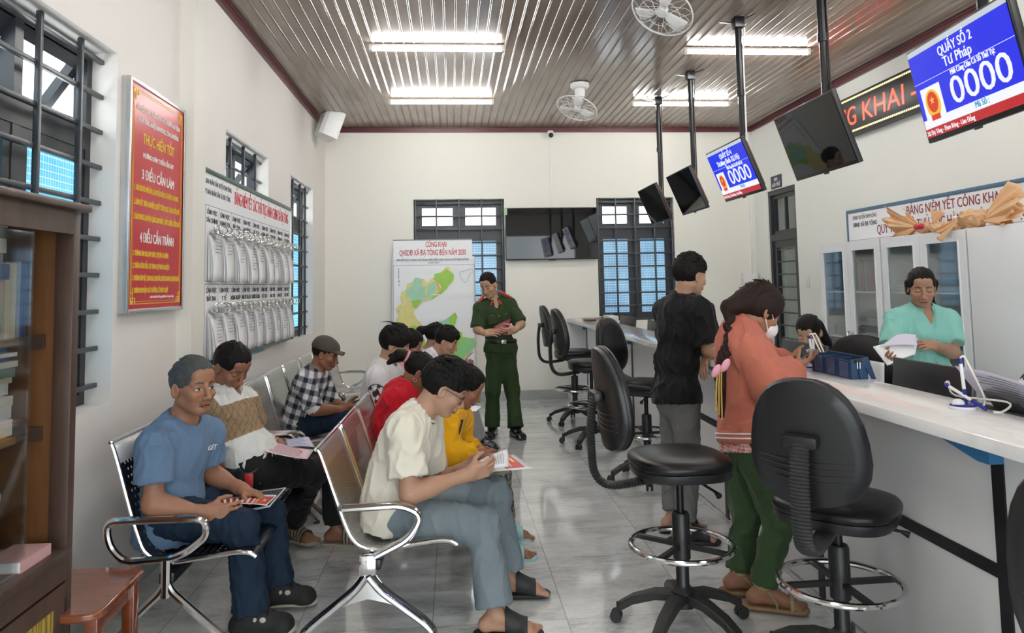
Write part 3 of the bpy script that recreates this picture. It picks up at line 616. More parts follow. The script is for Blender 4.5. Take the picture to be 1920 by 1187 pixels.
join_text([('KHO', (XR - .0125, 8.98, 2.757), .06, dict(width=.09, bold=.02)), ('LƯU TRỮ', (XR - .0125, 8.98, 2.690), .06, dict(width=.22, bold=.02))], 'lettering', M_inkw, t, (0, -1, 0), Z3)
t = thing('electric_box', 'white electric box with a black lock on the far wall near the right corner', 'box', (4.0, YF, 1.42)); MB().box((3.90, YF - .10, 1.405), (4.10, YF, 1.60), .006).build('case', M_wplast, t); MB().lathe([(.0, 0), (.012, 0), (.012, .012), (0, .012)], (4.065, YF - .10, 1.50), ax=(0, -1, 0)).build('lock', M_black, t)
tag(MB().box((4.055, YF - .03, 1.60), (4.085, YF, 3.535), .004).box((4.085, YF - .03, 3.40), (4.10, YF, 3.535)).build('cable_duct', M_wplast), 'white cable duct running up the far right corner from the electric box', 'conduit')
# notice board on the right wall, reading towards the viewer
y0, y1, z0, z1 = 3.2, 7.31, 1.50, 2.20; xs = XR - .04
t = thing('notice_board', 'white notice board with a blue frame on the right wall behind the white cabinets', 'notice board', (XR, 5.2, z0)); M_bluef = mat('blue_frame', (.07, .15, .25), .4, .2, .5, .3, 25)
MB().box((xs + .005, y0 + .01, z0 + .01), (XR, y1 - .01, z1 - .01)).build('panel', M_white, t); f = MB()
for a, b in (((xs, y0, z1 - .035), (XR, y1, z1)), ((xs, y0, z0), (XR, y1, z0 + .035)), ((xs, y0, z0 + .035), (XR, y0 + .03, z1 - .035)), ((xs, y1 - .03, z0 + .035), (XR, y1, z1 - .035))): f.box(a, b, .003)
f.build('frame', M_bluef, t); xs += .0045; RW = (0, -1, 0)
M_dred = mat('dark_red_ink', (.24, .02, .04), .5)
join_text([('BẢNG NIÊM YẾT CÔNG KHAI', (xs, 5.72, 2.06), .115, dict(width=1.15, bold=.006)), ('QUY TRÌNH BỘ THỦ TỤC HÀNH CHÍNH XÃ ĐẠ TÔNG', (xs, 5.72, 1.925), .125, dict(width=2.1, bold=.006))], 'red_title', M_dred, t, RW, Z3)
ln = MB(); ln.box((xs, y0 + .04, 1.885), (xs + .001, y1 - .04, 1.889)); ln.box((xs, y0 + .04, 1.775), (xs + .001, y1 - .04, 1.779))
L = [('UBND HUYỆN ĐAM RÔNG', (xs, 6.98, 2.095), .055, dict(width=.42)), ('UBND XÃ ĐẠ TÔNG', (xs, 6.98, 2.02), .06, dict(width=.42, bold=.01))]
for k, h in enumerate(('LĨNH VỰC VĂN HÓA', 'LĨNH VỰC TNMT', 'LĨNH VỰC ĐẤT ĐAI', 'LĨNH VỰC HỘ TỊCH', 'LĨNH VỰC LÂM NGHIỆP', 'LĨNH VỰC XÂY DỰNG', 'LĨNH VỰC LAO ĐỘNG')):
    yy = 7.0 - .53 * k; L.append((h, (xs, yy, 1.815), .045, dict(width=.36))); ln.box((xs, yy - .267, 1.56), (xs + .001, yy - .263, 1.885))
ln.build('grid_lines', M_greyink, t)
for q in L: join_text([q], 'heading', M_ink, t, RW, Z3)
# ---------------------------------------------------------------- counter
m, g = newmat('white_marble_top'); n = g.noise(g.scale(g.obj(), (2, .8, 1)), 2.2, 7, .65)
v = g.math('SUBTRACT', 1.0, g.math('MINIMUM', g.math('MULTIPLY', g.math('ABSOLUTE', g.math('SUBTRACT', n, .5)), 20.0), 1.0))
g.base(g.mix(g.math('MULTIPLY', v, .25), (.82, .81, .80), (.58, .57, .57))); g.b.inputs['Roughness'].default_value = .12; g.b.inputs['Coat Weight'].default_value = .3; g.b.inputs['Coat Roughness'].default_value = .04
M_ctop = m
M_cpan = mat('white_laminate', (.74, .745, .75), .3, 0, .5, .05, 2)
M_blue = mat('blue_panel', (.035, .19, .42), .35); M_navy = mat('deep_blue_panel', (.015, .07, .19), .35)
M_strip = mat('black_strip', (.010, .010, .013), .35)
CXF, CXB, CZ, XP = 1.50, 1.875, 1.045, 1.725
t = thing('reception_counter', 'long high white counter with blue wedges and black strips on its front', 'counter', (1.7, 5.6, 0))
MB().box((CXF, 1.3, CZ - .042), (CXB, YF - .03, CZ), .004).build('worktop', M_ctop, t)
for k in range(-1, 6):
    ya, yb = 2.26 + 1.2 * k + .025, 2.26 + 1.2 * (k + 1) - .025; yb = min(yb, YF - .02)
    MB().box((XP, ya, .008), (XP + .018, yb, CZ - .042)).build('front_panel', M_cpan, t)
MB().box((XP - .004, 1.1, .54 - .0), (XP + .002, YF - .05, .585)).build('horizontal_strip', M_strip, t)
for k in range(0, 7):
    ys = 2.26 + 1.2 * k
    if ys > YF: break
    MB().box((XP - .006, ys - .026, 0), (XP + .018, ys + .026, CZ - .135)).build('vertical_strip', M_strip, t)
    MB().prism([(XP - .05, ys - .026, CZ - .042), (XP - .05, min(ys + .46, YF - .06), CZ - .042), (XP - .05, ys + .026, CZ - .137), (XP - .05, ys - .026, CZ - .137)], (.05, 0, 0)).build('blue_wedge', M_blue, t)
    if k in (3, 4, 5): MB().prism([(XP - .04, ys - .05, CZ - .042), (XP - .04, ys - .7, CZ - .042), (XP - .04, ys - .7, CZ - .09)], (.04, 0, 0)).build('blue_wedge', M_navy, t)
MB().box((CXF + .03, YF - .05, 0), (XP + .2, YF - .03, CZ - .042)).build('end_panel', M_cpan, t)
MB().box((XP + .018, 1.3, 0), (XP + .20, YF - .05, .70)).build('plinth', M_cpan, t)
t = thing('clerk_desk', 'white desk running behind the high counter where the clerks sit', 'desk', (2.2, 5.4, 0))
MB().box((1.93, 1.4, .72), (2.48, 9.4, .755), .004).build('desk_top', M_cpan, t)
for y in (1.45, 3.4, 5.4, 7.4, 9.3): MB().box((1.95, y, 0), (2.44, y + .03, .72)).build('leg_panel', M_cpan, t)
# ---------------------------------------------------------------- draughting stools
M_leather = mat('black_leatherette', (.006, .0055, .007), .33, 0, .4, 0, 0, bump=.12, bscale=140, bdist=.002)
M_rub = mat('dark_rubber', (.02, .02, .022), .55)
M_base = mat('worn_black_base', (.022, .021, .021), .45, 0, .5, .5, 12)
def cushion(c, u, v, w, prof, hw, hl, taper=0.0, e=2.6, n=28):
    """rounded pad: outline superellipse hw x hl in u,v; prof = list of (scale, height along w)"""
    mb = MB(); rings = []
    for s, h in prof:
        ring = []
        for i in range(n):
            a = 2 * PI * i / n; ca, sa = math.cos(a), math.sin(a); 
            x = math.copysign(abs(ca) ** (2 / e), ca); y = math.copysign(abs(sa) ** (2 / e), sa)
            ring.append(Vector(c) + Vector(u) * hw * s * x * (1 - taper * y) + Vector(v) * hl * s * y + Vector(w) * h)
        rings.append(ring)
    mb.v = [p for r in rings for p in r]; k = len(prof)
    mb.f = [(i * n + j, i * n + (j + 1) % n, (i + 1) * n + (j + 1) % n, (i + 1) * n + j) for i in range(k - 1) for j in range(n)] + [tuple(range(n - 1, -1, -1)), tuple((k - 1) * n + j for j in range(n))]
    return mb
def stool(name, sz=.70, ring=.32, bz=1.0):
    """faces +X at the origin; sz seat height, ring foot-ring height, bz centre of the backrest"""
    t = thing(name, None, 'stool', (0, 0, 0))
    for k in range(5):
        a = 2 * PI * k / 5 + .2; d = Vector((math.cos(a), math.sin(a), 0)); sd = Vector((-d.y, d.x, 0))
        mb = MB(); pts = [(.02, .155, .030), (.12, .150, .030), (.22, .118, .026), (.285, .078, .024)]
        rings = [[Vector((0, 0, z)) + d * r + sd * (w if j in (0, 3) else -w) + Vector((0, 0, -.032 if j in (2, 3) else 0.006)) for j in range(4)] for r, z, w in pts]
        mb.v = [p for r in rings for p in r]; mb.f = [(i * 4 + j, i * 4 + (j + 1) % 4, i * 4 + 4 + (j + 1) % 4, i * 4 + 4 + j) for i in range(3) for j in range(4)] + [(3, 2, 1, 0), (12, 13, 14, 15)]
        lg = mb.build('base_leg', M_base, t, smooth=50); md = lg.modifiers.new('bev', 'BEVEL'); md.width = .006; md.segments = 2
        cc = d * .285; cb = MB().tube([cc + Vector((0, 0, .05)), cc + Vector((0, 0, .085))], .009, 8)
        for s in (-1, 1): cb.lathe([(0, -.009), (.022, -.009), (.026, -.004), (.026, .004), (.022, .009), (0, .009)], cc + Vector((0, 0, .0265)) + sd * s * .0165 + d * .01, 14, ax=sd)
        cb.box(cc + Vector((-.014, -.014, .03)), cc + Vector((.014, .014, .055)), .004); cb.build('castor', M_rub, t)
    MB().lathe([(.0, .10), (.05, .10), (.052, .165), (.034, .18), (0.028, .19), (.028, sz * .62), (.0, sz * .62)], n=20).build('column', M_black, t)
    MB().lathe([(.033, ring - .06), (.038, ring - .055), (.038, ring + .13), (.033, ring + .14)], n=20).build('ring_sleeve', M_black, t)
    MB().lathe([(.016, sz * .60), (.016, sz - .10), (.045, sz - .10), (.045, sz - .085)], n=14).build('gas_lift', M_pole, t)
    MB().tube([Vector((.22 * math.cos(2 * PI * i / 40), .22 * math.sin(2 * PI * i / 40), ring)) for i in range(40)], .0125, 10, closed=True).build('foot_ring', M_chrome, t)
    for k in range(4):
        a = PI / 4 + k * PI / 2; MB().bar((.03 * math.cos(a), .03 * math.sin(a), ring), (.213 * math.cos(a), .213 * math.sin(a), ring), .022, .018).build('ring_spoke', M_black, t)
    cushion((0, 0, 0), X3, Y3, Z3, [(.80, sz - .085), (.96, sz - .082), (.99, sz - .07), (.99, sz - .045)], .207, .215, e=3.0).build('seat_shell', M_black, t, smooth=40)
    cushion((0, 0, 0), X3, Y3, Z3, [(.98, sz - .045), (1.015, sz - .036), (1.02, sz - .02), (.97, sz - .004), (.85, sz + .006), (.5, sz + .012), (.1, sz + .011)], .207, .215, e=3.0).build('seat', M_leather, t, smooth=60)
    MB().box((-.10, -.09, sz - .11), (.10, .09, sz - .085), .006).build('seat_plate', M_black, t)
    MB().tube([(.05, -.05, sz - .10), (.08, -.20, sz - .115), (.085, -.23, sz - .125)], [.006, .006, .014], 8).build('lever', M_black, t)
    tl = .10; u = Vector((0, 1, 0)); v = Vector((-math.sin(tl), 0, math.cos(tl))); wv = Vector((math.cos(tl), 0, math.sin(tl))); c = Vector((-.33, 0, bz))
    def curve(mb):       # the backrest is hollowed across
        for i, p in enumerate(mb.v):
            q = Vector(p); q += wv * (.9 * q.y * q.y); mb.v[i] = tuple(q)
        return mb
    curve(cushion(c, u, v, wv, [(.78, -.022), (.97, -.018), (1.0, -.008), (1.0, .004)], .20, .225, .15, 2.5)).build('back_shell', M_black, t, smooth=45)
    curve(cushion(c, u, v, wv, [(.99, .004), (1.01, .010), (1.0, .028), (.93, .040), (.75, .047), (.3, .050)], .20, .225, .15, 2.5)).build('backrest', M_leather, t, smooth=60)
    rb = MB()
    for k in range(4): rb.tube([c + v * (-.055 - .022 * k - .01 * (1 - abs(q) / .16)) + u * q - wv * .021 + wv * .9 * q * q for q in (-.16, -.08, 0, .08, .16)], .003, 5)
    rb.build('back_grooves', M_rub, t)
    MB().obox(c - wv * .036 + v * .015, (u * .06, v * .022, wv * .02), .01).build('back_bracket', M_black, t)
    path = fillet([c - wv * .045 + v * .01, Vector((-.395, 0, bz - .12)), Vector((-.385, 0, sz - .135)), Vector((-.10, 0, sz - .10))], .14, 14)
    MB().tube(path, .020, 8, flat=(.5, 1.5)).build('back_arm', M_black, t)
    bl = MB(); cum = [0]
    for i in range(1, len(path)): cum.append(cum[-1] + (path[i] - path[i - 1]).length)
    N = int(cum[-1] / .0125); P = []; R = []
    for q in range(2 * N + 1):
        d = cum[-1] * q / (2 * N) * .97; i = max(j for j in range(len(cum)) if cum[j] <= d); i = min(i, len(path) - 2); f = (d - cum[i]) / max(1e-6, cum[i + 1] - cum[i])
        P.append(path[i].lerp(path[i + 1], f)); R.append(.033 if q % 2 else .026)
    bl.tube(P, R, 10, flat=(.55, 1.15)); bl.build('ribbed_sleeve', M_rub, t, smooth=25)
    return t
s0 = stool('bar_stool', .745, .355, 1.0)
SG = 'black stools along the counter'
def put(o, x, y, rz, label): o.location = (x, y, 0); o.rotation_euler = (0, 0, rz); tag(o, label, 'stool', SG)
put(s0, .985, 3.24, .05, 'black stool seen side-on in the foreground between the seated young man and the pink jacket')
def nst(x, y, rz, label): 
    c = dup(s0); put(c, x, y, rz, label); return c
s2 = stool('bar_stool', .775, .36, 1.045)
put(s2, 1.32, 8.05, .05, 'farthest black stool, next to the far wall, seen side-on')
c = dup(s2); put(c, 1.30, 6.95, .10, 'black stool second from the far wall, side-on with ribbed back arm')
nst(1.47, 5.62, -.75, 'black stool whose padded backrest front shows, left of the black T-shirt')
s1 = stool('bar_stool', .675, .355, .93); s1.scale = (1.0, 1.0, 1.0)
put(s1, 1.45, 2.77, .80, 'large black stool at lower right with its ribbed back arm towards the viewer')
c = dup(s1); put(c, 1.73, 1.76, 1.5, 'black stool cut off by the right edge of the picture')
c.location = (1.47, 1.36, 0); c.rotation_euler = (0, 0, .3)
# office chair behind the counter
t = thing('office_chair', 'black office chair behind the counter beside the standing clerk', 'chair', (2.97, 4.97, 0))
for k in range(5):
    a = 2 * PI * k / 5; MB().bar((2.97, 4.97, .09), (2.97 + .28 * math.cos(a), 4.97 + .28 * math.sin(a), .07), .045, .035).build('base_leg', M_base, t); MB().ball((2.97 + .28 * math.cos(a), 4.97 + .28 * math.sin(a), .028), .028).build('castor', M_rub, t)
MB().lathe([(.03, .07), (.03, .42), (.0, .42)], (2.97, 4.97, 0)).build('column', M_black, t)
cushion((2.97, 4.97, 0), X3, Y3, Z3, [(.9, .41), (1, .43), (1, .47), (.9, .49), (.4, .495)], .24, .24, e=3).build('seat', M_leather, t, smooth=60)
cushion((2.80, 4.90, .925), Vector((.75, -.66, 0)), Z3, Vector((.66, .75, 0)), [(.85, -.03), (1, -.015), (1, .015), (.85, .03)], .21, .19, .1).build('backrest', M_leather, t, smooth=60)
MB().bar((2.84, 4.92, .45), (2.785, 4.88, .85), .06, .02, (1, 0, 0)).build('back_arm', M_black, t)
oc = t
for (x, y, rz, lab) in ((2.90, 5.36, 2.4, 'black office chair the long-haired clerk in black sits on'), (2.70, 2.87, 2.4, 'black office chair the clerk in the white blouse sits on')):
    c = dup(oc); c.location = (x, y, 0); c.rotation_euler = (0, 0, rz - PI); c['label'] = lab
# ---------------------------------------------------------------- waiting benches
def m_perf(name, col, rough, pu, rad, stag, hole=None):
    m, g = newmat(name); x = g.xyz(g.uv()); u = g.math('DIVIDE', x[0], pu); v = g.math('DIVIDE', x[1], pu)
    row = g.math('MULTIPLY', g.math('MODULO', g.math('FLOOR', v), 2.0), .5)
    fu = g.math('SUBTRACT', g.math('FRACT', g.math('ADD', u, row)), .5); fv = g.math('SUBTRACT', g.math('FRACT', v), .5)
    d = g.math('SQRT', g.math('ADD', g.math('MULTIPLY', fu, fu), g.math('MULTIPLY', fv, fv)))
    k = g.math('LESS_THAN', d, rad)
    inb = g.math('MULTIPLY', g.math('MULTIPLY', g.math('GREATER_THAN', x[0], .05), g.math('LESS_THAN', x[0], .48)), g.math('MULTIPLY', g.math('GREATER_THAN', x[1], .09), g.math('LESS_THAN', x[1], .90)))
    k = g.math('MULTIPLY', k, inb)
    g.b.inputs['Base Color'].default_value = (*col, 1); g.b.inputs['Metallic'].default_value = .9 if not hole else .2; g.b.inputs['Roughness'].default_value = rough
    tr = g.n('BsdfTransparent'); mx = g.n('MixShader'); g.set(mx.inputs[0], k); g.t.links.new(g.b.outputs[0], mx.inputs[1]); g.t.links.new(tr.outputs[0], mx.inputs[2]); g.t.links.new(mx.outputs[0], g.o.inputs[0])
    return m
M_perf = m_perf('perforated_steel', (.50, .49, .48), .34, .0095, .27, True)
M_perfb = m_perf('perforated_black_steel', (.012, .014, .022), .22, .030, .20, True, True)
M_band = mat('bright_steel_band', (.50, .51, .52), .35, .35)
PROF = [(0, .808), (.012, .796), (.035, .735), (.085, .59), (.13, .47), (.165, .415), (.21, .388), (.27, .380), (.36, .390), (.46, .402), (.53, .408), (.575, .402), (.60, .387)]
def smoothprof(P, n=36):
    P = [Vector((a, 0, b)) for a, b in P]; out = []
    for i in range(len(P) - 1):
        p0, p1, p2, p3 = P[max(0, i - 1)], P[i], P[i + 1], P[min(len(P) - 1, i + 2)]
        for k in range(3):
            q = k / 3; out.append(.5 * ((2 * p1) + (p2 - p0) * q + (2 * p0 - 5 * p1 + 4 * p2 - p3) * q * q + (3 * p1 - p0 - 3 * p2 + p3) * q ** 3))
    return out + [P[-1]]
PR_ = smoothprof(PROF)
PR_A = PR_; PR_B = smoothprof([(0, .875), (.012, .862), (.035, .79), (.085, .61), (.12, .50), (.15, .43)] + PROF[6:])
def seat_unit(t, y, w, m, dark, PR_=PR_A):
    zt_ = PR_[0].z
    mb = MB(); cum = 0; uv = []
    for i, p in enumerate(PR_):
        if i: cum += (p - PR_[i - 1]).length
        for q in range(2): mb.v.append((p.x, y + w * q, p.z)); uv.append((w * q, cum))
    k = len(PR_); mb.f = [(2 * i, 2 * i + 1, 2 * i + 3, 2 * i + 2) for i in range(k - 1)]; mb.uv = uv
    mb.build('seat_shell', m, t, smooth=60)
    for q in (0, 1): MB().tube([p + Vector((0, y + (w if q else 0), 0)) for p in PR_], .0095, 8).build('seat_rim', M_chrome, t)
    if dark:
        b = MB(); b.grid(lambda u_, v_: (.010 + .031 * (1 - v_), y + .012 + (w - .024) * u_, zt_ - .088 + .083 * v_), 1, 2); b.build('top_band', M_band, t, solid=.002)
    MB().tube([(0, y, zt_), (0, y + w, zt_)], .0095, 8).build('top_rail', M_chrome if not dark else M_band, t)
    bo = MB().prism([(.16, 0, .395), (.14, 0, .36), (.19, 0, .315), (.30, 0, .305), (.36, 0, .345), (.36, 0, .365), (.25, 0, .355)], (0, .05, 0)).build('seat_bracket', M_black, t)
    for v in bo.data.vertices: v.co.y += y + w / 2 - .025
def bench(name, n=3, style='cast', m=None, dark=False, pitch=.57):
    t = thing(name, None, 'bench', (0, 0, 0)); w = pitch - .035; Lb = n * pitch
    for k in range(n): seat_unit(t, .02 + pitch * k, w, m, dark, PR_A if style == 'cast' else PR_B)
    MB().box((.215, -.0, .30), (.275, Lb, .345), .006).build('beam', M_black, t)
    for k, y in enumerate((.0, Lb)):
        if style == 'cast':
            yv = Vector((0, y, 0)); V = lambda a, b: Vector((a, y, b))
            path = fillet([V(.115, .562), V(.37, .570), V(.455, .525), V(.40, .43), V(.24, .355), V(.215, .32)], .09, 6)
            MB().tube(path, .021, 10, flat=(.8, 1.25)).build('armrest', M_chrome, t)
            MB().prism([V(.18, .365), V(.275, .372), V(.262, .285), V(.185, .285)], (0, .001, 0)).build('x', None, None)
            bpy.data.objects.remove(bpy.data.objects['x'])
            MB().box((.182, y - .026, .283), (.260, y + .026, .372), .014).build('post', M_chrome, t)
            for s in (-1, 1):
                cx = .221
                pts = [V(cx + s * .005, .285), V(cx + s * .05, .225), V(cx + s * .235, .085), V(cx + s * .27, .05), V(cx + s * .275, .012)]
                MB().tube(fillet(pts, .05, 5), [.030] * 1 + [.028] * (len(fillet(pts, .05, 5)) - 2) + [.017], 10, flat=(.75, 1.1)).build('leg', M_chrome, t)
                MB().lathe([(0, 0), (.019, 0), (.019, .013), (0, .013)], (cx + s * .275, y, 0.0), 12).build('foot_pad', M_black, t)
            MB().prism([V(.19, .29), V(.25, .29), V(.34, .17), V(.40, .125), V(.30, .165), V(.221, .185), V(.14, .165), V(.04, .125), V(.10, .17)], (0, .012, 0)).build('web', M_chrome, t)
        else:
            V = lambda a, b: Vector((a, y, b))
            path = fillet([V(.2, .56), V(.39, .557), V(.41, .49), V(.30, .405), V(.075, .395), V(.015, .46), V(.0, .56), V(.2, .56)], .07, 6)
            MB().tube(path[:-1], .0165, 10, closed=True).build('armrest', M_chrome, t)
            for s in (-1, 1):
                MB().tube(fillet([V(.245, .315), V(.245 + s * .02, .27), V(.245 + s * .29, .02), V(.245 + s * .30, .0)], .05, 5), .017, 10).build('leg', M_chrome, t)
                MB().lathe([(0, 0), (.022, 0), (.022, .012), (0, .012)], (.245 + s * .30, y, 0), 12).build('foot_pad', M_black, t)
            MB().tube([V(.245, .25), V(.245, .40)], .022, 10).build('post', M_chrome, t)
    return t
BG = 'steel waiting benches'
bA = bench('waiting_bench', 3, 'cast', M_perf)
bA.location = (-.592, 3.27, 0); bA.rotation_euler = (0, 0, -.02); tag(bA, 'perforated steel bench in the middle row with the young man in the cream T-shirt', 'bench', BG)
b2 = dup(bA); b2.location = (-.53, 5.16, 0); tag(b2, 'perforated steel bench in the middle row with the boy in the football T-shirt', 'bench', BG)
bB = bench('waiting_bench', 3, 'loop', M_perfb, True)
bB.location = (-1.43, 3.23, 0); tag(bB, 'black perforated bench by the left wall with the man in the blue T-shirt', 'bench', BG)
bC = bench('waiting_bench', 3, 'loop', M_perf)
bC.location = (-1.385, 5.02, 0); tag(bC, 'steel bench by the left wall with the man in the cap', 'bench', BG)
b4 = dup(bC); b4.location = (-1.38, 6.80, 0); tag(b4, 'empty steel bench by the left wall nearest the far corner', 'bench', BG)
# ---------------------------------------------------------------- wooden stool
m, g = newmat('varnished_wood'); n = g.noise(g.scale(g.obj(), (3, 18, 3)), 2.0, 5, .6); g.base(g.ramp(n, [(.3, (.12, .030, .012)), (.7, (.27, .075, .030))])); g.b.inputs['Roughness'].default_value = .16; g.b.inputs['Coat Weight'].default_value = .5; M_wood = m
t = thing('wooden_stool', 'varnished red-brown wooden stool with a rounded corner beside the bookcase', 'stool', (-1.38, 2.8, 0))
def wst():
    zt = .455; pts = [(-1.60, 2.69), (-1.27, 2.58), (-1.16, 2.60), (-1.175, 2.98), (-1.20, 3.02), (-1.60, 3.02)]
    P = fillet([Vector((a, b, zt - .028)) for a, b in pts] + [Vector((*pts[0], zt - .028))], .05, 5)[:-1]
    o = MB().prism(P, (0, 0, .028)).build('seat', M_wood, t); md = o.modifiers.new('b', 'BEVEL'); md.width = .008; md.segments = 3
    for x, y in ((-1.55, 2.73), (-1.20, 2.64), (-1.215, 2.96), (-1.55, 2.97)): MB().box((x - .022, y - .022, 0), (x + .022, y + .022, zt - .028), .004).build('leg', M_wood, t)
    MB().box((-1.53, 2.72, zt - .09), (-1.50, 2.95, zt - .028)).build('apron', M_wood, t); MB().bar((-1.20, 2.66, zt - .06), (-1.215, 2.94, zt - .06), .02, .06).build('apron', M_wood, t); MB().box((-1.55, 2.96, .14), (-1.22, 2.98, .17)).build('stretcher', M_wood, t)
wst()
# ---------------------------------------------------------------- bookcase with sliding glass
m, g = newmat('brown_veneer'); n = g.noise(g.scale(g.obj(), (6, 6, .8)), 3.0, 5, .65); g.base(g.ramp(n, [(.3, (.045, .024, .017)), (.7, (.080, .045, .032))])); g.b.inputs['Roughness'].default_value = .42; M_ven = m
m, g = newmat('orange_plywood'); n = g.noise(g.scale(g.obj(), (5, 5, .6)), 3.0, 5, .6); g.base(g.ramp(n, [(.3, (.115, .045, .014)), (.7, (.19, .080, .026))])); g.b.inputs['Roughness'].default_value = .5; M_ply = m
m, g = newmat('yellow_grain'); wv = g.n('TexWave'); wv.wave_type = 'BANDS'; wv.bands_direction = 'Y'; g.set(wv.inputs['Vector'], g.scale(g.obj(), (1, 1, .25))); wv.inputs['Scale'].default_value = 16; wv.inputs['Distortion'].default_value = 9; wv.inputs['Detail'].default_value = 2
g.base(g.ramp(wv.outputs['Fac'], [(.0, (.18, .11, .012)), (.6, (.36, .25, .04)), (1, (.45, .33, .07))])); g.b.inputs['Roughness'].default_value = .35; M_ygr = m
m, g = newmat('cabinet_glass'); tr = g.n('BsdfTransparent'); tr.inputs[0].default_value = (.90, .92, .92, 1); gl = g.n('BsdfGlossy'); gl.inputs['Roughness'].default_value = .05; gl.inputs[0].default_value = (.9, .9, .9, 1)
mx = g.n('MixShader'); fr = g.n('Fresnel'); g.set(mx.inputs[0], g.math('ADD', g.math('MULTIPLY', fr.outputs[0], .4), .0)); g.t.links.new(tr.outputs[0], mx.inputs[1]); g.t.links.new(gl.outputs[0], mx.inputs[2]); g.t.links.new(mx.outputs[0], g.o.inputs[0]); M_cgl = m
BX0, BX1, BY0, BY1, BZ = XL + .01, -1.285, 1.48, 2.655, 1.80
t = thing('bookcase', 'brown wooden bookcase with sliding glass front full of books at the left edge', 'bookcase', (-1.46, 1.85, 0))
MB().box((BX0, BY1 - .018, .0), (BX1 - .03, BY1, BZ - .02)).build('side_panel', M_ply, t); MB().box((BX0, BY0, 0), (BX1 - .03, BY0 + .018, BZ - .02)).build('side_panel', M_ply, t)
MB().box((BX0, BY0, .0), (BX0 + .008, BY1, BZ - .02)).build('back_panel', M_ply, t)
MB().box((BX1 - .06, BY1 - .03, 0), (BX1, BY1 + .012, BZ - .03), .003).build('corner_post', M_ven, t); MB().box((BX1 - .05, BY0 - .01, 0), (BX1, BY0 + .03, BZ - .03), .003).build('corner_post', M_ven, t)
MB().box((BX0, BY0 - .02, BZ - .02), (BX1 + .03, BY1 + .03, BZ + .005), .005).build('top_board', M_ven, t); MB().box((BX1 - .02, BY0, BZ - .10), (BX1, BY1 - .03, BZ - .02)).build('top_rail', M_ven, t)
ZL = .66
MB().box((BX0, BY0, ZL - .03), (BX1 + .012, BY1 - .018, ZL), .004).build('ledge', M_ven, t); MB().box((BX1 - .02, BY0 + .03, ZL - .10), (BX1 + .004, BY1 - .03, ZL - .03)).build('lower_rail', M_ven, t)
for z in (1.36, 1.055): MB().box((BX0 + .008, BY0 + .018, z - .02), (BX1 - .075, BY1 - .20, z)).build('shelf', M_ply, t); MB().box((BX0 + .03, BY1 - .04, z - .045), (BX1 - .09, BY1 - .018, z)).build('shelf_batten', M_ven, t)
MB().box((BX1 - .035, BY0 + .03, ZL + .004), (BX1 - .029, 2.44, BZ - .10)).build('glass_door', M_cgl, t)
d = MB(); frame_rect(d, lambda a, b, c: (BX1 - .015 + b, a, c), 2.085, BY1 - .035, .05, ZL - .11, .06, 0, .018); do = d.build('lower_door', M_ven, t); MB().box((BX1 - .012, 2.135, .10), (BX1 - .002, BY1 - .09, ZL - .16)).build('door_panel', M_ygr, do)
MB().box((BX1, BY1 - .038, .42), (BX1 + .006, BY1 - .028, .50)).build('hinge', M_black, do)
d = MB(); frame_rect(d, lambda a, b, c: (BX1 - .015 + b, a, c), BY0 + .03, 2.08, .05, ZL - .11, .06, 0, .018); do = d.build('lower_door', M_ven, t); MB().box((BX1 - .012, BY0 + .08, .10), (BX1 - .002, 2.035, ZL - .16)).build('door_panel', M_ygr, do)
# books: lying ones show their spines towards +X
BCOL = {'blue': (.03, .10, .26), 'pale': (.62, .58, .50), 'pink': (.55, .33, .33), 'cream': (.60, .53, .40), 'grey': (.30, .31, .34), 'green': (.12, .19, .15), 'white': (.70, .70, .68), 'yellow': (.62, .46, .08), 'violet': (.20, .19, .30), 'navy': (.02, .05, .22)}
def bm_(c): return mat('cover_' + c, BCOL[c], .45, 0, .5, .15, 40)
def book(x0, y0, z0, w, l, h, c, label, grp, stand=False, rz=0.0):
    t = thing('book', label, 'book', (x0 + w / 2, y0 + l / 2, z0), grp); e = .0022; cov = MB(); 
    if not stand:
        cov.box((x0, y0, z0), (x0 + w, y0 + l, z0 + e)).box((x0, y0, z0 + h - e), (x0 + w, y0 + l, z0 + h)).box((x0 + w - e, y0, z0 + e), (x0 + w, y0 + l, z0 + h - e)).build('cover', bm_(c), t)
        MB().box((x0 + .004, y0 + .004, z0 + e), (x0 + w - e, y0 + l - .004, z0 + h - e)).build('pages', M_paper, t)
        if h > .022 and c in ('blue', 'violet', 'navy', 'green', 'white'):
            sp = MB()
            for k in range(9): 
                if k % 4 != 3: sp.box((x0 + w, y0 + .03 + k * .016, z0 + h * .3), (x0 + w + .0006, y0 + .041 + k * .016, z0 + h * .68))
            sp.build('spine_print', M_inkw if c != 'white' else M_greyink, t)
    else:
        cov.box((x0, y0, z0), (x0 + w, y0 + e, z0 + h)).box((x0, y0 + l - e, z0), (x0 + w, y0 + l, z0 + h)).box((x0 + w - e, y0 + e, z0), (x0 + w, y0 + l - e, z0 + h)).build('cover', bm_(c), t)
        MB().box((x0 + .004, y0 + e, z0 + .004), (x0 + w - e, y0 + l - e, z0 + h - .004)).build('pages', M_paper, t)
    return t
random.seed(7)
ordn = ['lowest', 'second', 'third', 'fourth', 'fifth', 'sixth', 'seventh', 'eighth', 'ninth', 'tenth', 'eleventh']
def stack(y0, z0, items, where, grp, l=.21):
    z = z0
    for i, (c, h) in enumerate(items):
        lab = '%s book lying %s in the stack %s' % (c, ordn[i] if i < len(items) - 1 else 'topmost', where)
        book(-1.60 + random.uniform(0, .02), y0 + random.uniform(-.015, .015), z, .19 + random.uniform(-.02, .01), l + random.uniform(-.02, .015), h, c, lab, grp); z += h + .0006
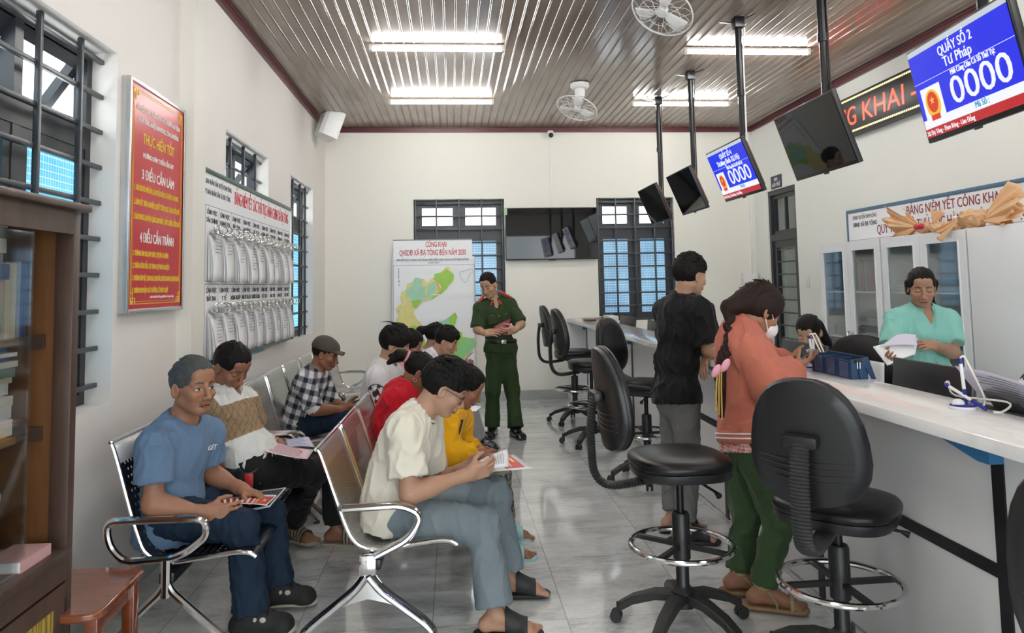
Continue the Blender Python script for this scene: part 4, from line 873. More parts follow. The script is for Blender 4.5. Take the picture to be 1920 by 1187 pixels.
stack(2.20, 1.36, [('blue', .045), ('blue', .034), ('blue', .038), ('cream', .042), ('pink', .024), ('blue', .048), ('grey', .035), ('pale', .045), ('cream', .034), ('pale', .03)], 'on the top shelf of the bookcase', 'books stacked on the top shelf', .26)
for i, (c, y, w, h) in enumerate((('cream', 2.20, .03, .24), ('cream', 2.232, .026, .24), ('grey', 2.26, .022, .245), ('blue', 2.284, .016, .24), ('navy', 2.302, .012, .24))):
    book(-1.585, y + .235, 1.36, .19, w, h, c, '%s book standing %s in the upright row on the top shelf' % (c, ordn[i] if i else 'first'), 'upright books on the top shelf', True)
stack(2.24, 1.055, [('white', .05), ('white', .045), ('pale', .03), ('white', .036), ('cream', .02), ('green', .03), ('pale', .018), ('blue', .014), ('white', .012), ('blue', .012)], 'on the middle shelf of the bookcase', 'books stacked on the middle shelf', .26)
stack(2.18, ZL, [('white', .045), ('cream', .034), ('blue', .03), ('navy', .026), ('blue', .028), ('pink', .018), ('cream', .02), ('grey', .022), ('yellow', .022)], 'on the bottom ledge of the bookcase', 'books stacked on the bottom ledge', .26)
book(-1.42, 2.40, ZL, .115, .17, .034, 'pink', 'pink book lying alone in front of the bottom stack', 'loose books on the ledge')
# ---------------------------------------------------------------- white cabinets on the right wall
M_cab = mat('white_enamel', (.80, .82, .84), .35); M_hole = mat('black_gap', (.01, .01, .01), .6)
CFX = 3.70; CTZ = 1.845
def cabinet(y0, y1, label, glass=True, grp=None):
    t = thing('cabinet', label, 'cabinet', ((CFX + XR) / 2, (y0 + y1) / 2, 0), 'white cabinets on the right wall')
    x1 = XR - .05
    b = MB(); b.box((CFX + .025, y0, .06), (x1, y0 + .016, CTZ - .016)).box((CFX + .025, y1 - .016, .06), (x1, y1, CTZ - .016)).box((CFX + .025, y0, CTZ - .016), (x1, y1, CTZ)).box((CFX + .025, y0, 0), (x1, y1, .06)); b.build('carcass', M_cab, t)
    MB().box((x1 - .012, y0 + .016, .06), (x1, y1 - .016, CTZ - .016)).build('back_panel', M_cab, t)
    ym = (y0 + y1) / 2
    for i, (a, c) in enumerate(((ym + .002, y1 - .002), (y0 + .002, ym - .002))):
        d = MB(); P = lambda q, r, s: (CFX + r, q, s)
        if glass:
            frame_rect(d, P, a, c, .62, CTZ - .004, .075, 0, .022); d.box(P(a, 0, .07), P(c, .022, .616)); do = d.build('door', M_cab, t)
            MB().box(P(a + .07, .008, .69), P(c - .07, .012, CTZ - .074)).build('pane', M_cgl, do)
            f = MB(); frame_rect(f, P, a + .068, c - .068, .69, CTZ - .075, .012, -.006, .006); f.build('bead', M_cab, do)
        else: do = d.box(P(a, 0, .07), P(c, .022, CTZ - .004), .003).build('door', M_cab, t)
        hy = a + .03 if i == 0 else c - .03
        MB().lathe([(0, 0), (.012, 0), (.014, .01), (.006, .018), (0, .02)], (CFX, hy, 1.0), 12, ax=(-1, 0, 0)).build('lock', M_steel, do)
        if i == 0 and glass: MB().tube([(CFX - .02, hy, 1.0), (CFX - .022, hy, .93)], .003, 5).box((CFX - .024, hy - .008, .87), (CFX - .020, hy + .008, .93)).build('key', M_steel, do)
    if glass:
        for z in (.95, 1.38): MB().box((CFX + .03, y0 + .016, z - .012), (x1 - .012, y1 - .016, z)).build('shelf', M_cab, t)
    return t
cabinet(6.10, 7.16, 'white glass-door cabinet with a key in the lock, nearest the store room door')
cabinet(5.03, 6.08, 'white glass-door cabinet behind the standing clerk, under the peach wrappers')
cabinet(3.55, 5.01, 'plain white cabinet with solid doors at the right edge of the picture', False)
random.seed(11)
def pile(x, y, z, w, l, n, h, label, cols, cat='papers', name='paper_pile'):
    t = thing(name, label, cat, (x, y, z), 'paper piles in the white cabinets')
    for c in cols:
        mb = MB(); zz = z
        for k in range(max(1, n // len(cols))):
            R = Matrix.Rotation(random.uniform(-.15, .15), 3, 'Z'); dz = h / n; mb.box((x - w / 2, y - l / 2, zz), (x + w / 2, y + l / 2, zz + dz * .85), 0, R); zz += dz
        mb.build('sheets', c, t); z = zz
    return t
M_pp = mat('pale_paper', (.55, .55, .56), .6); M_pd = mat('grey_folder', (.14, .16, .19), .5); M_pv = mat('violet_folder', (.20, .07, .16), .5); M_pg = mat('green_folder', (.12, .25, .10), .5)
pile(3.88, 6.86, .95, .22, .30, 6, .10, 'loose white papers on the middle shelf of the left cabinet', [M_pp]); pile(3.88, 6.42, .95, .24, .34, 16, .20, 'thick paper pile on the middle shelf of the left cabinet', [M_pp, M_pd, M_pp])
pile(3.88, 6.45, .06 + .61, .24, .40, 14, .18, 'grey paper pile on the lower shelf of the left cabinet', [M_pd, M_pp]); pile(3.88, 5.30, 1.38, .22, .36, 8, .10, 'folders stacked on the top shelf behind the clerk', [M_pp, M_pd]); pile(3.88, 5.80, 1.38, .22, .36, 5, .08, 'wire bound papers on the top shelf of the middle cabinet', [M_pp])
pile(3.88, 5.45, .95, .24, .5, 12, .16, 'paper pile on the middle shelf behind the clerk', [M_pp, M_pd, M_pp])
for i, (y, c, h, n_) in enumerate(((6.98, M_pv, .30, 'violet'), (6.93, M_pd, .29, 'grey'), (6.88, M_pd, .28, 'dark grey'), (6.55, M_pd, .30, 'slate'), (6.50, M_pv, .28, 'plum'), (6.44, M_pd, .29, 'charcoal'), (6.37, M_pv, .29, 'dark violet'), (6.28, M_pg, .24, 'green'))):
    tag(MB().box((3.76, y - .02, 1.381), (3.98, y + .02, 1.38 + h), .002).build('folder', c), '%s folder standing on the top shelf of the left cabinet' % n_, 'folder', 'folders in the left cabinet')
# ---------------------------------------------------------------- smooth bodies: distance fields turned into one continuous surface
V3 = lambda *a: np.array(a, float)
def nrm(v): v = np.array(v, float); return v / (np.linalg.norm(v) + 1e-12)
def axis_pts(lo, hi, h, fine):
    out = [lo]; x = lo
    while x < hi:
        st = h
        for a, b, f in fine:
            if a - h <= x <= b: st = min(st, f)
        x += st; out.append(x)
    return np.array(out, np.float32)
class Field:
    def __init__(s, lo, hi, h, fine=()):
        s.h = h; s.ax = [axis_pts(lo[i], hi[i], h, [(f[0][i], f[1][i], f[2]) for f in fine]) for i in range(3)]
        s.a = np.full([len(x) for x in s.ax], 5.0, np.float32)
    def sub(s, lo, hi, m):
        sl = []
        for i in range(3):
            a = max(0, np.searchsorted(s.ax[i], lo[i] - m) - 1); b = min(len(s.ax[i]), np.searchsorted(s.ax[i], hi[i] + m) + 1)
            if b <= a: return None, None
            sl.append(slice(a, b))
        return tuple(sl), (s.ax[0][sl[0]][:, None, None], s.ax[1][sl[1]][None, :, None], s.ax[2][sl[2]][None, None, :])
    def add(s, p, k=.02, op='u'):
        fn, lo, hi = p; sl, g = s.sub(lo, hi, k + 2.2 * s.h)
        if sl is None: return s
        d = fn(*g); a = s.a[sl]
        if op == 'u':
            if k > 0:
                h = np.maximum(k - np.abs(a - d), 0) / k; s.a[sl] = np.minimum(a, d) - h * h * k * .25
            else: s.a[sl] = np.minimum(a, d)
        else:                                        # carve
            d = -d
            if k > 0:
                h = np.maximum(k - np.abs(a - d), 0) / k; s.a[sl] = np.maximum(a, d) + h * h * k * .25
            else: s.a[sl] = np.maximum(a, d)
        return s
    def cut(s, pt, n):                               # keep the side the normal points away from
        n = nrm(n); d = (s.ax[0][:, None, None] - pt[0]) * n[0] + (s.ax[1][None, :, None] - pt[1]) * n[1] + (s.ax[2][None, None, :] - pt[2]) * n[2]
        s.a = np.maximum(s.a, d.astype(np.float32)); return s
    def mesh(s):
        a = s.a; a[a == 0] = 1e-6; S = a < 0; c = np.zeros([n - 1 for n in a.shape], np.uint8)
        O = [(i, j, k) for i in (0, 1) for j in (0, 1) for k in (0, 1)]
        for i, j, k in O: c += S[i:a.shape[0] - 1 + i, j:a.shape[1] - 1 + j, k:a.shape[2] - 1 + k]
        I, J, K = np.nonzero((c > 0) & (c < 8)); ids = np.full(c.shape, -1, np.int64); ids[I, J, K] = np.arange(len(I))
        val = [a[I + i, J + j, K + k] for i, j, k in O]; P = [np.stack([s.ax[0][I + i], s.ax[1][J + j], s.ax[2][K + k]], 1) for i, j, k in O]
        acc = np.zeros((len(I), 3)); cnt = np.zeros(len(I))
        for x in range(8):
            for y in range(x + 1, 8):
                if sum(abs(O[x][q] - O[y][q]) for q in range(3)) != 1: continue
                m = (val[x] < 0) != (val[y] < 0); t = val[x][m] / (val[x][m] - val[y][m]); acc[m] += P[x][m] + (P[y][m] - P[x][m]) * t[:, None]; cnt[m] += 1
        V = acc / cnt[:, None]; Q = []
        for ax_ in range(3):
            sh = list(a.shape); u, v = [q for q in range(3) if q != ax_]
            lo = [slice(None)] * 3; hi = [slice(None)] * 3; lo[ax_] = slice(0, -1); hi[ax_] = slice(1, None)
            for q in (u, v): lo[q] = hi[q] = slice(1, -1)
            A = S[tuple(lo)]; B = S[tuple(hi)]; idx = np.array(np.nonzero(A != B)); sg = A[tuple(idx)]
            base = idx.copy(); base[u] += 1; base[v] += 1
            def cell(du, dv):
                q = base.copy(); q[u] -= du; q[v] -= dv; return ids[q[0], q[1], q[2]]
            qd = np.stack([cell(1, 1), cell(0, 1), cell(0, 0), cell(1, 0)], 1)
            flip = sg if ax_ != 1 else ~sg
            qd = np.where(flip[:, None], qd, qd[:, ::-1]); Q.append(qd)
        Q = np.concatenate(Q); Q = Q[(Q >= 0).all(1)]; return V, Q
def smooth_v(V, Q, it=1, lam=.5):
    for _ in range(it):
        acc = np.zeros_like(V); cnt = np.zeros(len(V))
        for i in range(4):
            a, b = Q[:, i], Q[:, (i + 1) % 4]
            for q in range(3): acc[:, q] += np.bincount(a, V[b, q], len(V)) + np.bincount(b, V[a, q], len(V))
            cnt += np.bincount(a, minlength=len(V)) + np.bincount(b, minlength=len(V))
        V = V + lam * (acc / np.maximum(cnt, 1)[:, None] - V)
    return V
def vnormals(V, Q):
    n = np.cross(V[Q[:, 2]] - V[Q[:, 0]], V[Q[:, 3]] - V[Q[:, 1]]); N = np.zeros_like(V)
    for i in range(4):
        for q in range(3): N[:, q] += np.bincount(Q[:, i], n[:, q], len(V))
    return N / (np.linalg.norm(N, axis=1, keepdims=True) + 1e-12)
def snoise(P, f, seed=0.0):
    x, y, z = (P * f).T; s = seed
    return (np.sin(x + 1.7 * np.sin(.8 * y + s) + s) + np.sin(1.13 * y + 1.5 * np.sin(.9 * z + 2 * s) + 1.3) + np.sin(.93 * z + 1.6 * np.sin(1.1 * x + s) + 2.1 + s)) / 3
def sdf_object(name, fld, m, parent, sm=1, col=None, disp=None):
    V, Q = fld.mesh(); V = smooth_v(V, Q, sm)
    if disp is not None:
        N = vnormals(V, Q); V = V + N * disp(V, N)[:, None]
    me = bpy.data.meshes.new(name); b = np.array(BASE[parent.name]) if parent is not None else np.zeros(3); n = len(V)
    me.vertices.add(n); me.vertices.foreach_set('co', (V - b).astype(np.float32).ravel()); k = len(Q)
    me.loops.add(k * 4); me.loops.foreach_set('vertex_index', Q.astype(np.int32).ravel()); me.polygons.add(k)
    me.polygons.foreach_set('loop_start', np.arange(0, 4 * k, 4, dtype=np.int32)); me.polygons.foreach_set('loop_total', np.full(k, 4, np.int32)) if bpy.app.version < (4, 0) else None
    me.polygons.foreach_set('use_smooth', np.ones(k, bool)); me.update(calc_edges=True); me.validate()
    if col is not None:
        at_ = me.color_attributes.new('Col', 'FLOAT_COLOR', 'POINT'); at_.data.foreach_set('color', np.concatenate([col(V), np.ones((n, 1))], 1).astype(np.float32).ravel())
    me.materials.append(m); o = bpy.data.objects.new(name, me); link(o, parent, b); return o
# primitives: (function, low corner, high corner)
def cone(a, b, r1, r2, flat=False, squash=None, ratio=1.0):
    a = np.array(a, float); b = np.array(b, float); ab = b - a; L2 = float(ab @ ab) + 1e-12; u = ab / math.sqrt(L2); R = max(r1, r2)
    def fn(x, y, z):
        px, py, pz = x - a[0], y - a[1], z - a[2]
        t0 = (px * ab[0] + py * ab[1] + pz * ab[2]) / L2; t = np.clip(t0, 0, 1)
        dx, dy, dz = px - ab[0] * t, py - ab[1] * t, pz - ab[2] * t
        if squash is not None:
            q = dx * squash[0] + dy * squash[1] + dz * squash[2]; f = (1 / ratio - 1) * q; dx = dx + squash[0] * f; dy = dy + squash[1] * f; dz = dz + squash[2] * f
        d = np.sqrt(dx * dx + dy * dy + dz * dz) - (r1 + (r2 - r1) * t)
        if squash is not None and ratio < 1: d = d * (ratio ** .5)
        if flat: d = np.maximum(d, (t0 - 1) * math.sqrt(L2))
        return d
    return fn, np.minimum(a - R, b - R), np.maximum(a + R, b + R)
def ell(c, A, r):
    c = np.array(c, float); A = np.array(A, float); r = np.array(r, float); R = np.sqrt(((A * r[:, None]) ** 2).sum(0))
    def fn(x, y, z):
        px, py, pz = x - c[0], y - c[1], z - c[2]; k0 = 0; k1 = 0
        for i in range(3):
            q = px * A[i][0] + py * A[i][1] + pz * A[i][2]; k0 = k0 + (q / r[i]) ** 2; k1 = k1 + (q / r[i] ** 2) ** 2
        k0 = np.sqrt(k0); return k0 * (k0 - 1) / (np.sqrt(k1) + 1e-9)
    return fn, c - R, c + R
def rbox(c, A, hf, r):
    c = np.array(c, float); A = np.array(A, float); R = (np.abs(A) * np.array(hf)[:, None]).sum(0)
    def fn(x, y, z):
        px, py, pz = x - c[0], y - c[1], z - c[2]; o = 0; m = None
        for i in range(3):
            q = np.abs(px * A[i][0] + py * A[i][1] + pz * A[i][2]) - (hf[i] - r); o = o + np.maximum(q, 0) ** 2; m = q if m is None else np.maximum(m, q)
        return np.sqrt(o) + np.minimum(m, 0) - r
    return fn, c - R, c + R
def tor(c, n, R, r):
    c = np.array(c, float); n = nrm(n)
    def fn(x, y, z):
        px, py, pz = x - c[0], y - c[1], z - c[2]; h = px * n[0] + py * n[1] + pz * n[2]; q = np.sqrt(np.maximum(px * px + py * py + pz * pz - h * h, 0)) - R
        return np.sqrt(q * q + h * h) - r
    return fn, c - R - r, c + R + r
def bounds(prims, m=.03):
    return np.min([p[1] for p in prims], 0) - m, np.max([p[2] for p in prims], 0) + m
# ---------------------------------------------------------------- materials of people
def m_skin(name):
    m, g = newmat(name); a = g.n('VertexColor'); a.layer_name = 'Col'; n = g.noise(g.obj(), 26, 4, .6)
    g.base(g.mix(g.math('MULTIPLY', n, .22), a.outputs[0], (.12, .045, .03))); g.b.inputs['Roughness'].default_value = .48; g.b.inputs['Specular IOR Level'].default_value = .4
    g.b.inputs['Subsurface Weight'].default_value = .08; g.b.inputs['Subsurface Radius'].default_value = (.012, .005, .003); g.b.inputs['Subsurface Scale'].default_value = .5
    g.bump(g.noise(g.obj(), 240, 3), .08, .002); return m
M_skin = m_skin('skin')
def m_hair(name, c0, c1):
    m, g = newmat(name); n = g.noise(g.scale(g.obj(), (90, 90, 14)), 3.0, 4, .6); g.base(g.mix(n, c0, c1)); g.b.inputs['Roughness'].default_value = .5; g.b.inputs['Specular IOR Level'].default_value = .16; g.bump(n, .5, .006); return m
M_hair = m_hair('black_hair', (.0025, .0022, .0022), (.009, .0075, .007)); M_hgrey = m_hair('greying_hair', (.012, .012, .012), (.115, .118, .118)); M_hbrown = m_hair('dark_brown_hair', (.008, .005, .005), (.035, .016, .013))
def m_cloth(name, c=None, rough=.85, var=.10, weave=500, attr=False, bump=.12):
    if name in MATS: return MATS[name]
    m, g = newmat(name); n = g.noise(g.obj(), 7, 4, .6)
    if attr: a = g.n('VertexColor'); a.layer_name = 'Col'; g.base(g.mix(g.math('MULTIPLY', n, .2), a.outputs[0], (.1, .1, .1)))
    else: g.base(g.mix(n, tuple(x * (1 - var) for x in c), tuple(min(1, x * (1 + var)) for x in c)))
    g.b.inputs['Roughness'].default_value = rough; g.b.inputs['Specular IOR Level'].default_value = .2; g.b.inputs['Sheen Weight'].default_value = .08
    g.bump(g.noise(g.obj(), weave, 2), bump, .002); return m
def m_denim(name, c0, c1):
    m, g = newmat(name); n = g.noise(g.obj(), 5, 6, .65); f = g.noise(g.scale(g.obj(), (300, 300, 60)), 3, 2); c = g.mix(n, c0, c1); g.base(g.mix(g.math('MULTIPLY', f, .25), c, tuple(min(1, x * 1.7) for x in c1)))
    g.b.inputs['Roughness'].default_value = .8; g.b.inputs['Specular IOR Level'].default_value = .2; g.bump(f, .15, .002); return m
# ---------------------------------------------------------------- the figure
class Fig:
    def __init__(s, J, sc=1.0, hs=1.0, skin=(.30, .155, .095), fem=False, build=1.0, lids='down', stub=0.0):
        s.J = {k: np.array(v, float) for k, v in J.items() if k not in ('hand',)}; s.sc = sc; s.hs = hs; s.skin = np.array(skin); s.fem = fem; s.w = build; s.lids = lids; s.stub = stub; s.hand = J.get('hand', {})
        J = s.J; s.ac = nrm(J['sL'] - J['sR']); sp = J['nb'] - J['pel']; s.fr = nrm(np.cross(s.ac, sp)); s.up = nrm(np.cross(s.fr, s.ac))
        s.acp = nrm(J['hL'] - J['hR']); upp = nrm(sp * .5 + V3(0, 0, .4)); s.frp = nrm(np.cross(s.acp, upp)); s.upp = nrm(np.cross(s.frp, s.acp))
        if 'mid' not in J: J['mid'] = (J['pel'] + J['nb']) / 2 - s.fr * .02
        F = nrm(J['F']); U = nrm(J.get('U', V3(0, 0, 1)) - F * (J.get('U', V3(0, 0, 1)) @ F)); s.F, s.U, s.L = F, U, np.cross(U, F)
        s.HA = np.array([s.F, s.L, s.U])
    def sp(s, t):
        J = s.J; return J['pel'] * (1 - t) ** 2 + J['mid'] * 2 * t * (1 - t) + J['nb'] * t * t
    def hp(s, f, l, u): return s.J['hc'] + (s.F * f + s.L * l + s.U * u) * s.hs
    def torso(s, i=0.0, shoulders=True):
        c, w = s.sc, s.w; A = [s.ac, s.fr, s.up]; Ap = [s.acp, s.frp, s.upp]; q = lambda *r: np.array(r) * c * np.array([w, w, 1]) + i
        P = [ell(s.J['pel'], Ap, q(.158 + .012 * s.fem, .115, .125)), ell(s.sp(.36), A, q(.136 - .012 * s.fem, .100, .145)), ell(s.sp(.66) + s.fr * .012 * c, A, q(.148 - .01 * s.fem, .108, .15)), ell(s.sp(.86), A, q(.13, .085, .085))]
        if s.fem:
            for sg in (-1, 1): P.append(ell(s.sp(.66) + s.fr * .085 * c + s.ac * sg * .065 * c, A, q(.055, .05, .055)))
        if shoulders:
            for k in ('sR', 'sL'):
                P.append(cone(s.sp(.93), s.J[k] - s.up * .012, .055 * c + i, .052 * c * (1 - .08 * s.fem) + i)); P.append(cone(s.sp(1.0) + s.up * .012, s.J[k] + s.up * .002, .040 * c + i, .040 * c + i))
        return P
    def arm(s, k, i=0.0, upto=2.0, flat=False, loose=0.0, r0=.052):
        J, c, w = s.J, s.sc, s.w; S, E, W = J['s' + k], J['e' + k], J['w' + k]; P = []
        g = .93 if s.fem else 1.0
        u = min(1.0, upto); P.append(cone(S, S + (E - S) * u, r0 * c * g * w + i, (r0 + (.040 - r0) * u) * c * g * w + i + loose, flat and upto <= 1))
        if upto > 1:
            v = upto - 1; P.append(cone(E, E + (W - E) * v, .041 * c * g * w + i + loose, (.041 - .014 * v) * c * g * w + i + loose, flat))
            P.append(ell(E + (W - E) * .25, np.array([nrm(W - E), *s.perp(W - E)]), np.array([.09, .041, .041]) * c * g * w + i)) if upto > 1.5 else None
        return P
    def perp(s, d):
        d = nrm(d); a = V3(0, 0, 1) if abs(d[2]) < .9 else V3(1, 0, 0); p = nrm(np.cross(d, a)); return p, np.cross(d, p)
    def leg(s, k, i=0.0, upto=2.0, flat=False, hem=None, tr=.084, kr=.056):
        J, c, w = s.J, s.sc, s.w; Hh, K, A = J['h' + k], J['k' + k], J['a' + k]; P = [cone(Hh, K, tr * c * w + i, kr * c * w + i)]
        if upto > 1:
            v = upto - 1; e = K + (A - K) * v; rr = (.052 - .016 * v) * c + i
            P.append(cone(K, e, .054 * c * w + i, hem if hem else rr, flat)); 
            if hem is None: P.append(ell(K + (A - K) * .32 - nrm(np.cross(np.cross(A - K, s.J['t' + k]), A - K)) * .012, np.array([nrm(A - K), *s.perp(A - K)]), np.array([.12, .052, .052]) * c * w + i))
        return P
    def foot(s, k, i=0.0):
        A, t = s.J['a' + k], nrm(s.J['t' + k]); c = s.sc; sd = nrm(np.cross(V3(0, 0, 1), t)); z = V3(0, 0, 1); n = nrm(np.cross(t, sd)); fz = A[2]
        d = J_down = s.J.get('fd' + k, -z); sg = -1 if k == 'R' else 1
        heel = A - t * .045 * c + d * .045 * c; ball = A + t * .135 * c + d * .062 * c; P = [cone(A, heel, .034 * c + i, .032 * c + i), cone(A + d * .005, ball, .034 * c + i, .024 * c + i), cone(heel, ball, .028 * c + i, .022 * c + i, False, n, .9), cone(ball - sd * .022 * c * 1, ball + sd * .022 * c, .020 * c + i, .020 * c + i)]
        if i == 0:
            for q in range(5):
                o = sd * (.036 - .0175 * q) * c * (-sg); P.append(cone(ball + o + d * .004, ball + o * 1.08 + t * (.052 - .007 * q) * c + d * .012 * c, .011 * c, (.0125 if q == 0 else .0095) * c))
        return P
    def head(s):
        p = s.hp; A = s.HA; h = s.hs; E = lambda f, l, u, a, b, c_: ell(p(f, l, u), A, np.array([a, b, c_]) * h); C = lambda a, b, r1, r2: cone(p(*a), p(*b), r1 * h, r2 * h); P = []
        P += [(E(-.014, 0, .034, .097, .077, .086), .02, 'u'), (E(.030, 0, -.035, .058, .060, .078), .03, 'u'), (E(.064, 0, -.094, .021, .026, .017), .022, 'u')]
        for g in (-1, 1):
            P += [(C((-.002, g * .050, -.052), (.052, g * .016, -.094), .017, .014), .022, 'u'), (E(.060, g * .038, -.026, .024, .026, .020), .018, 'u'), (C((.078, g * .018, .020), (.068, g * .044, .020), .0115, .010), .014, 'u')]
        P.append((E(.070, 0, .055, .022, .050, .032), .02, 'u'))
        for g in (-1, 1): P += [(E(.096, g * .031, -.001, .016, .017, .012), .014, 's'), (E(.0715, g * .031, -.001, .0155, .017, .0135), .004, 'u')]
        P += [(C((.088, 0, .012), (.108, 0, -.034), .0075, .010), .010, 'u'), (E(.109, 0, -.036, .011, .0125, .010), .008, 'u')]
        for g in (-1, 1): P += [(E(.099, g * .013, -.040, .0105, .0078, .0085), .005, 'u')]
        P += [(E(.088, 0, -.056, .010, .016, .012), .010, 'u'), (E(.0925, 0, -.0635, .0105, .0235, .0060), .004, 'u'), (E(.090, 0, -.0735, .0105, .0195, .0068), .004, 'u'), (E(.104, 0, -.0683, .009, .024, .0016), .003, 's')]
        for g in (-1, 1):
            P += [(ell(p(-.008, g * .079, -.010), np.array([nrm(s.F - s.L * g * .35), nrm(s.L * g + s.F * .35), s.U]), np.array([.019, .0085, .032]) * h), .004, 'u'), (ell(p(-.003, g * .086, -.008), np.array([nrm(s.F - s.L * g * .35), nrm(s.L * g + s.F * .35), s.U]), np.array([.011, .006, .020]) * h), .004, 's')]
        P.append((cone(p(-.028, 0, -.055), s.J['nb'] + s.up * .0 + s.fr * .005, .052 * h * (1 - .1 * s.fem), .058 * s.sc * (1 - .1 * s.fem)), .03, 'u'))
        return P
    def hands(s):
        P = []; fine = []
        for k, (d, pn, curl, tc) in s.hand.items():
            c = s.sc * (.93 if s.fem else 1.0); W = s.J['w' + k]; d = nrm(d); pn = nrm(np.array(pn) - d * (np.array(pn) @ d)); ac = np.cross(d, pn) if k == 'R' else np.cross(pn, d)
            M = np.array([d, ac, pn]); pc = W + d * .050 * c
            P += [(rbox(pc, M, np.array([.048, .038, .0135]) * c, .0125 * c), .018), (cone(s.J['e' + k] + (W - s.J['e' + k]) * .9, W + d * .015 * c, .028 * c, .025 * c), .02), (ell(W + d * .036 * c + ac * .028 * c + pn * .010 * c, M, np.array([.032, .017, .016]) * c), .012)]
            base = [(.030, .094, .070), (.010, .098, .078), (-.010, .095, .072), (-.029, .086, .056)]
            for q, (a, f, L) in enumerate(base):
                b = W + d * f * c + ac * a * c; an = curl * (.55 + .08 * q); sp = nrm(d + ac * (a * 2.6)); r = (.0088, .009, .0086, .0076)[q] * c
                for fr_, st in ((.44, 1.0), (.31, 1.3), (.25, .9)):
                    dr = sp * math.cos(an) + pn * math.sin(an); e = b + dr * L * fr_ * c; P.append((cone(b, e, r, r * .93), .0045)); b = e; r *= .94; an += curl * .62 * st
            tb = W + d * .030 * c + ac * .030 * c + pn * .006 * c; t1 = tb + nrm(d * .62 + ac * .72 + pn * (.25 + tc)) * .036 * c; t2 = t1 + nrm(d * .85 + ac * (.35 - .5 * tc) + pn * (.2 + tc)) * .032 * c; t3 = t2 + nrm(d * .9 + ac * (.15 - .6 * tc) + pn * (.15 + tc)) * .022 * c
            P += [(cone(tb, t1, .0135 * c, .0108 * c), .009), (cone(t1, t2, .0105 * c, .0095 * c), .004), (cone(t2, t3, .0095 * c, .0075 * c), .004)]
            fine.append((W - .10 * c, W + .10 * c + d * .09 * c))
        return P, fine
    def paint(s, V):
        C = np.tile(s.skin, (len(V), 1)); q = (V - s.J['hc']) @ s.HA.T / s.hs; f, l, u = q.T; al = np.abs(l)
        face = (f > .035) & (al < .075) & (u < .10) & (u > -.125)
        def put(m, c, w=1.0): C[m] = C[m] * (1 - w) + np.array(c) * w
        put(face & (np.hypot(al - .035, u + .030) < .022), s.skin * V3(1.08, .92, .9), .5)
        if s.stub: put(face & (u < -.045) & ~((al < .03) & (u > -.085) & (u < -.055)), s.skin * .55, s.stub); put(face & (al < .03) & (u > -.062) & (u < -.050), s.skin * .35, s.stub)
        put(face & (f > .07) & ((l / .024) ** 2 + ((u + .0685) / .0115) ** 2 < 1), s.skin * V3(.85, .62, .66), .8)
        put(face & (al < .024) & (np.abs(u + .0683 + .4 * al * al / .024) < .0019), V3(.035, .012, .012))
        br = .0225 + .004 * (1 - ((al - .032) / .018) ** 2); put(face & (al > .013) & (al < .050) & (np.abs(u - br) < .0042 - .0025 * np.clip((al - .03) / .02, 0, 1)), V3(.012, .010, .009), .85)
        put(face & (np.hypot(al - .0075, u + .0455) < .0035) & (f > .085), V3(.03, .012, .01))
        e = (al - .031) / .0155
        if s.lids == 'open':
            put(face & (f > .05) & (e ** 2 + ((u + .001) / .0062) ** 2 < 1), V3(.55, .52, .48)); put(face & (f > .05) & (np.hypot(al - .0315, u + .0005) < .0058), V3(.012, .007, .005)); put(face & (f > .05) & (np.abs(e) < 1.05) & (np.abs(u - .0052 * np.sqrt(np.maximum(1 - e * e, 0)) + .0005) < .0018), V3(.012, .009, .008))
        else: put(face & (f > .05) & (np.abs(e) < 1.0) & (np.abs(u + .0065 * np.sqrt(np.maximum(1 - e * e, 0)) - .0005) < .0022), V3(.012, .009, .008))
        return np.clip(C, 0, 1)
    def body(s, parent, h=.010, hf=.0026, hh=.0038, feet=()):
        HP = s.head(); hd, fine = s.hands(); P = [(p, .045, 'u') for p in s.torso(-.006)]
        for k in 'RL':
            P += [(p, .03, 'u') for p in s.arm(k)]; P += [(p, .04, 'u') for p in s.leg(k, -.006)]
            if k in feet: P += [(p, .014, 'u') for p in s.foot(k)]
        P += HP + [(p, k, 'u') for p, k in hd]
        lo, hi = bounds([p[0] for p in P]); h1 = s.J['hc'] - .125 * s.hs; h2 = s.J['hc'] + .128 * s.hs
        fn = [(h1, h2, hf)] + [(np.minimum(a, b) - .015, np.maximum(a, b) + .015, hh) for a, b in fine]
        for k in feet: fn.append((s.J['a' + k] + nrm(s.J['t' + k]) * .1 - .09, s.J['a' + k] + nrm(s.J['t' + k]) * .16 + .05, .005))
        fl = Field(lo, hi, h, fn)
        for p, k, op in P: fl.add(p, k, op)
        return sdf_object('body', fl, M_skin, parent, 1, s.paint)
    # ---- clothes
    def fold_disp(s, amp, f=26., seed=0., dirn=(0, 0, 1), st=.5):
        d = nrm(dirn)
        def fn(V, N):
            Vs = V - np.outer(V @ d, d) * (1 - st); w = snoise(Vs, f * 2.6, seed); w2 = snoise(V, f * 5.2, seed + 1.7); m = np.clip(.5 + .6 * snoise(V, 9., seed + .3), 0, 1)
            return 1.15 * amp * ((1 - np.abs(w)) ** 3 * 2.0 - .9 + .30 * w2) * (.30 + 1.2 * m)
        return fn
    def garment(s, name, prims, m, parent, h=.0075, k=.03, carve=(), cuts=(), amp=.003, f=26., seed=0., dirn=(0, 0, 1), col=None, sm=1, st=.5):
        lo, hi = bounds(prims); fl = Field(lo, hi, h)
        for p in prims: fl.add(p, k)
        for p, kk in carve: fl.add(p, kk, 's')
        for pt, n in cuts: fl.cut(pt, n)
        return sdf_object(name, fl, m, parent, sm, col, s.fold_disp(amp, f, seed, dirn, st) if amp else None)
    def neck_hole(s, r=.066, low=.03): return (cone(s.J['nb'] + s.fr * .012 - s.up * .0 , s.hp(-.015, 0, -.03), r * s.sc, r * s.sc), .012)
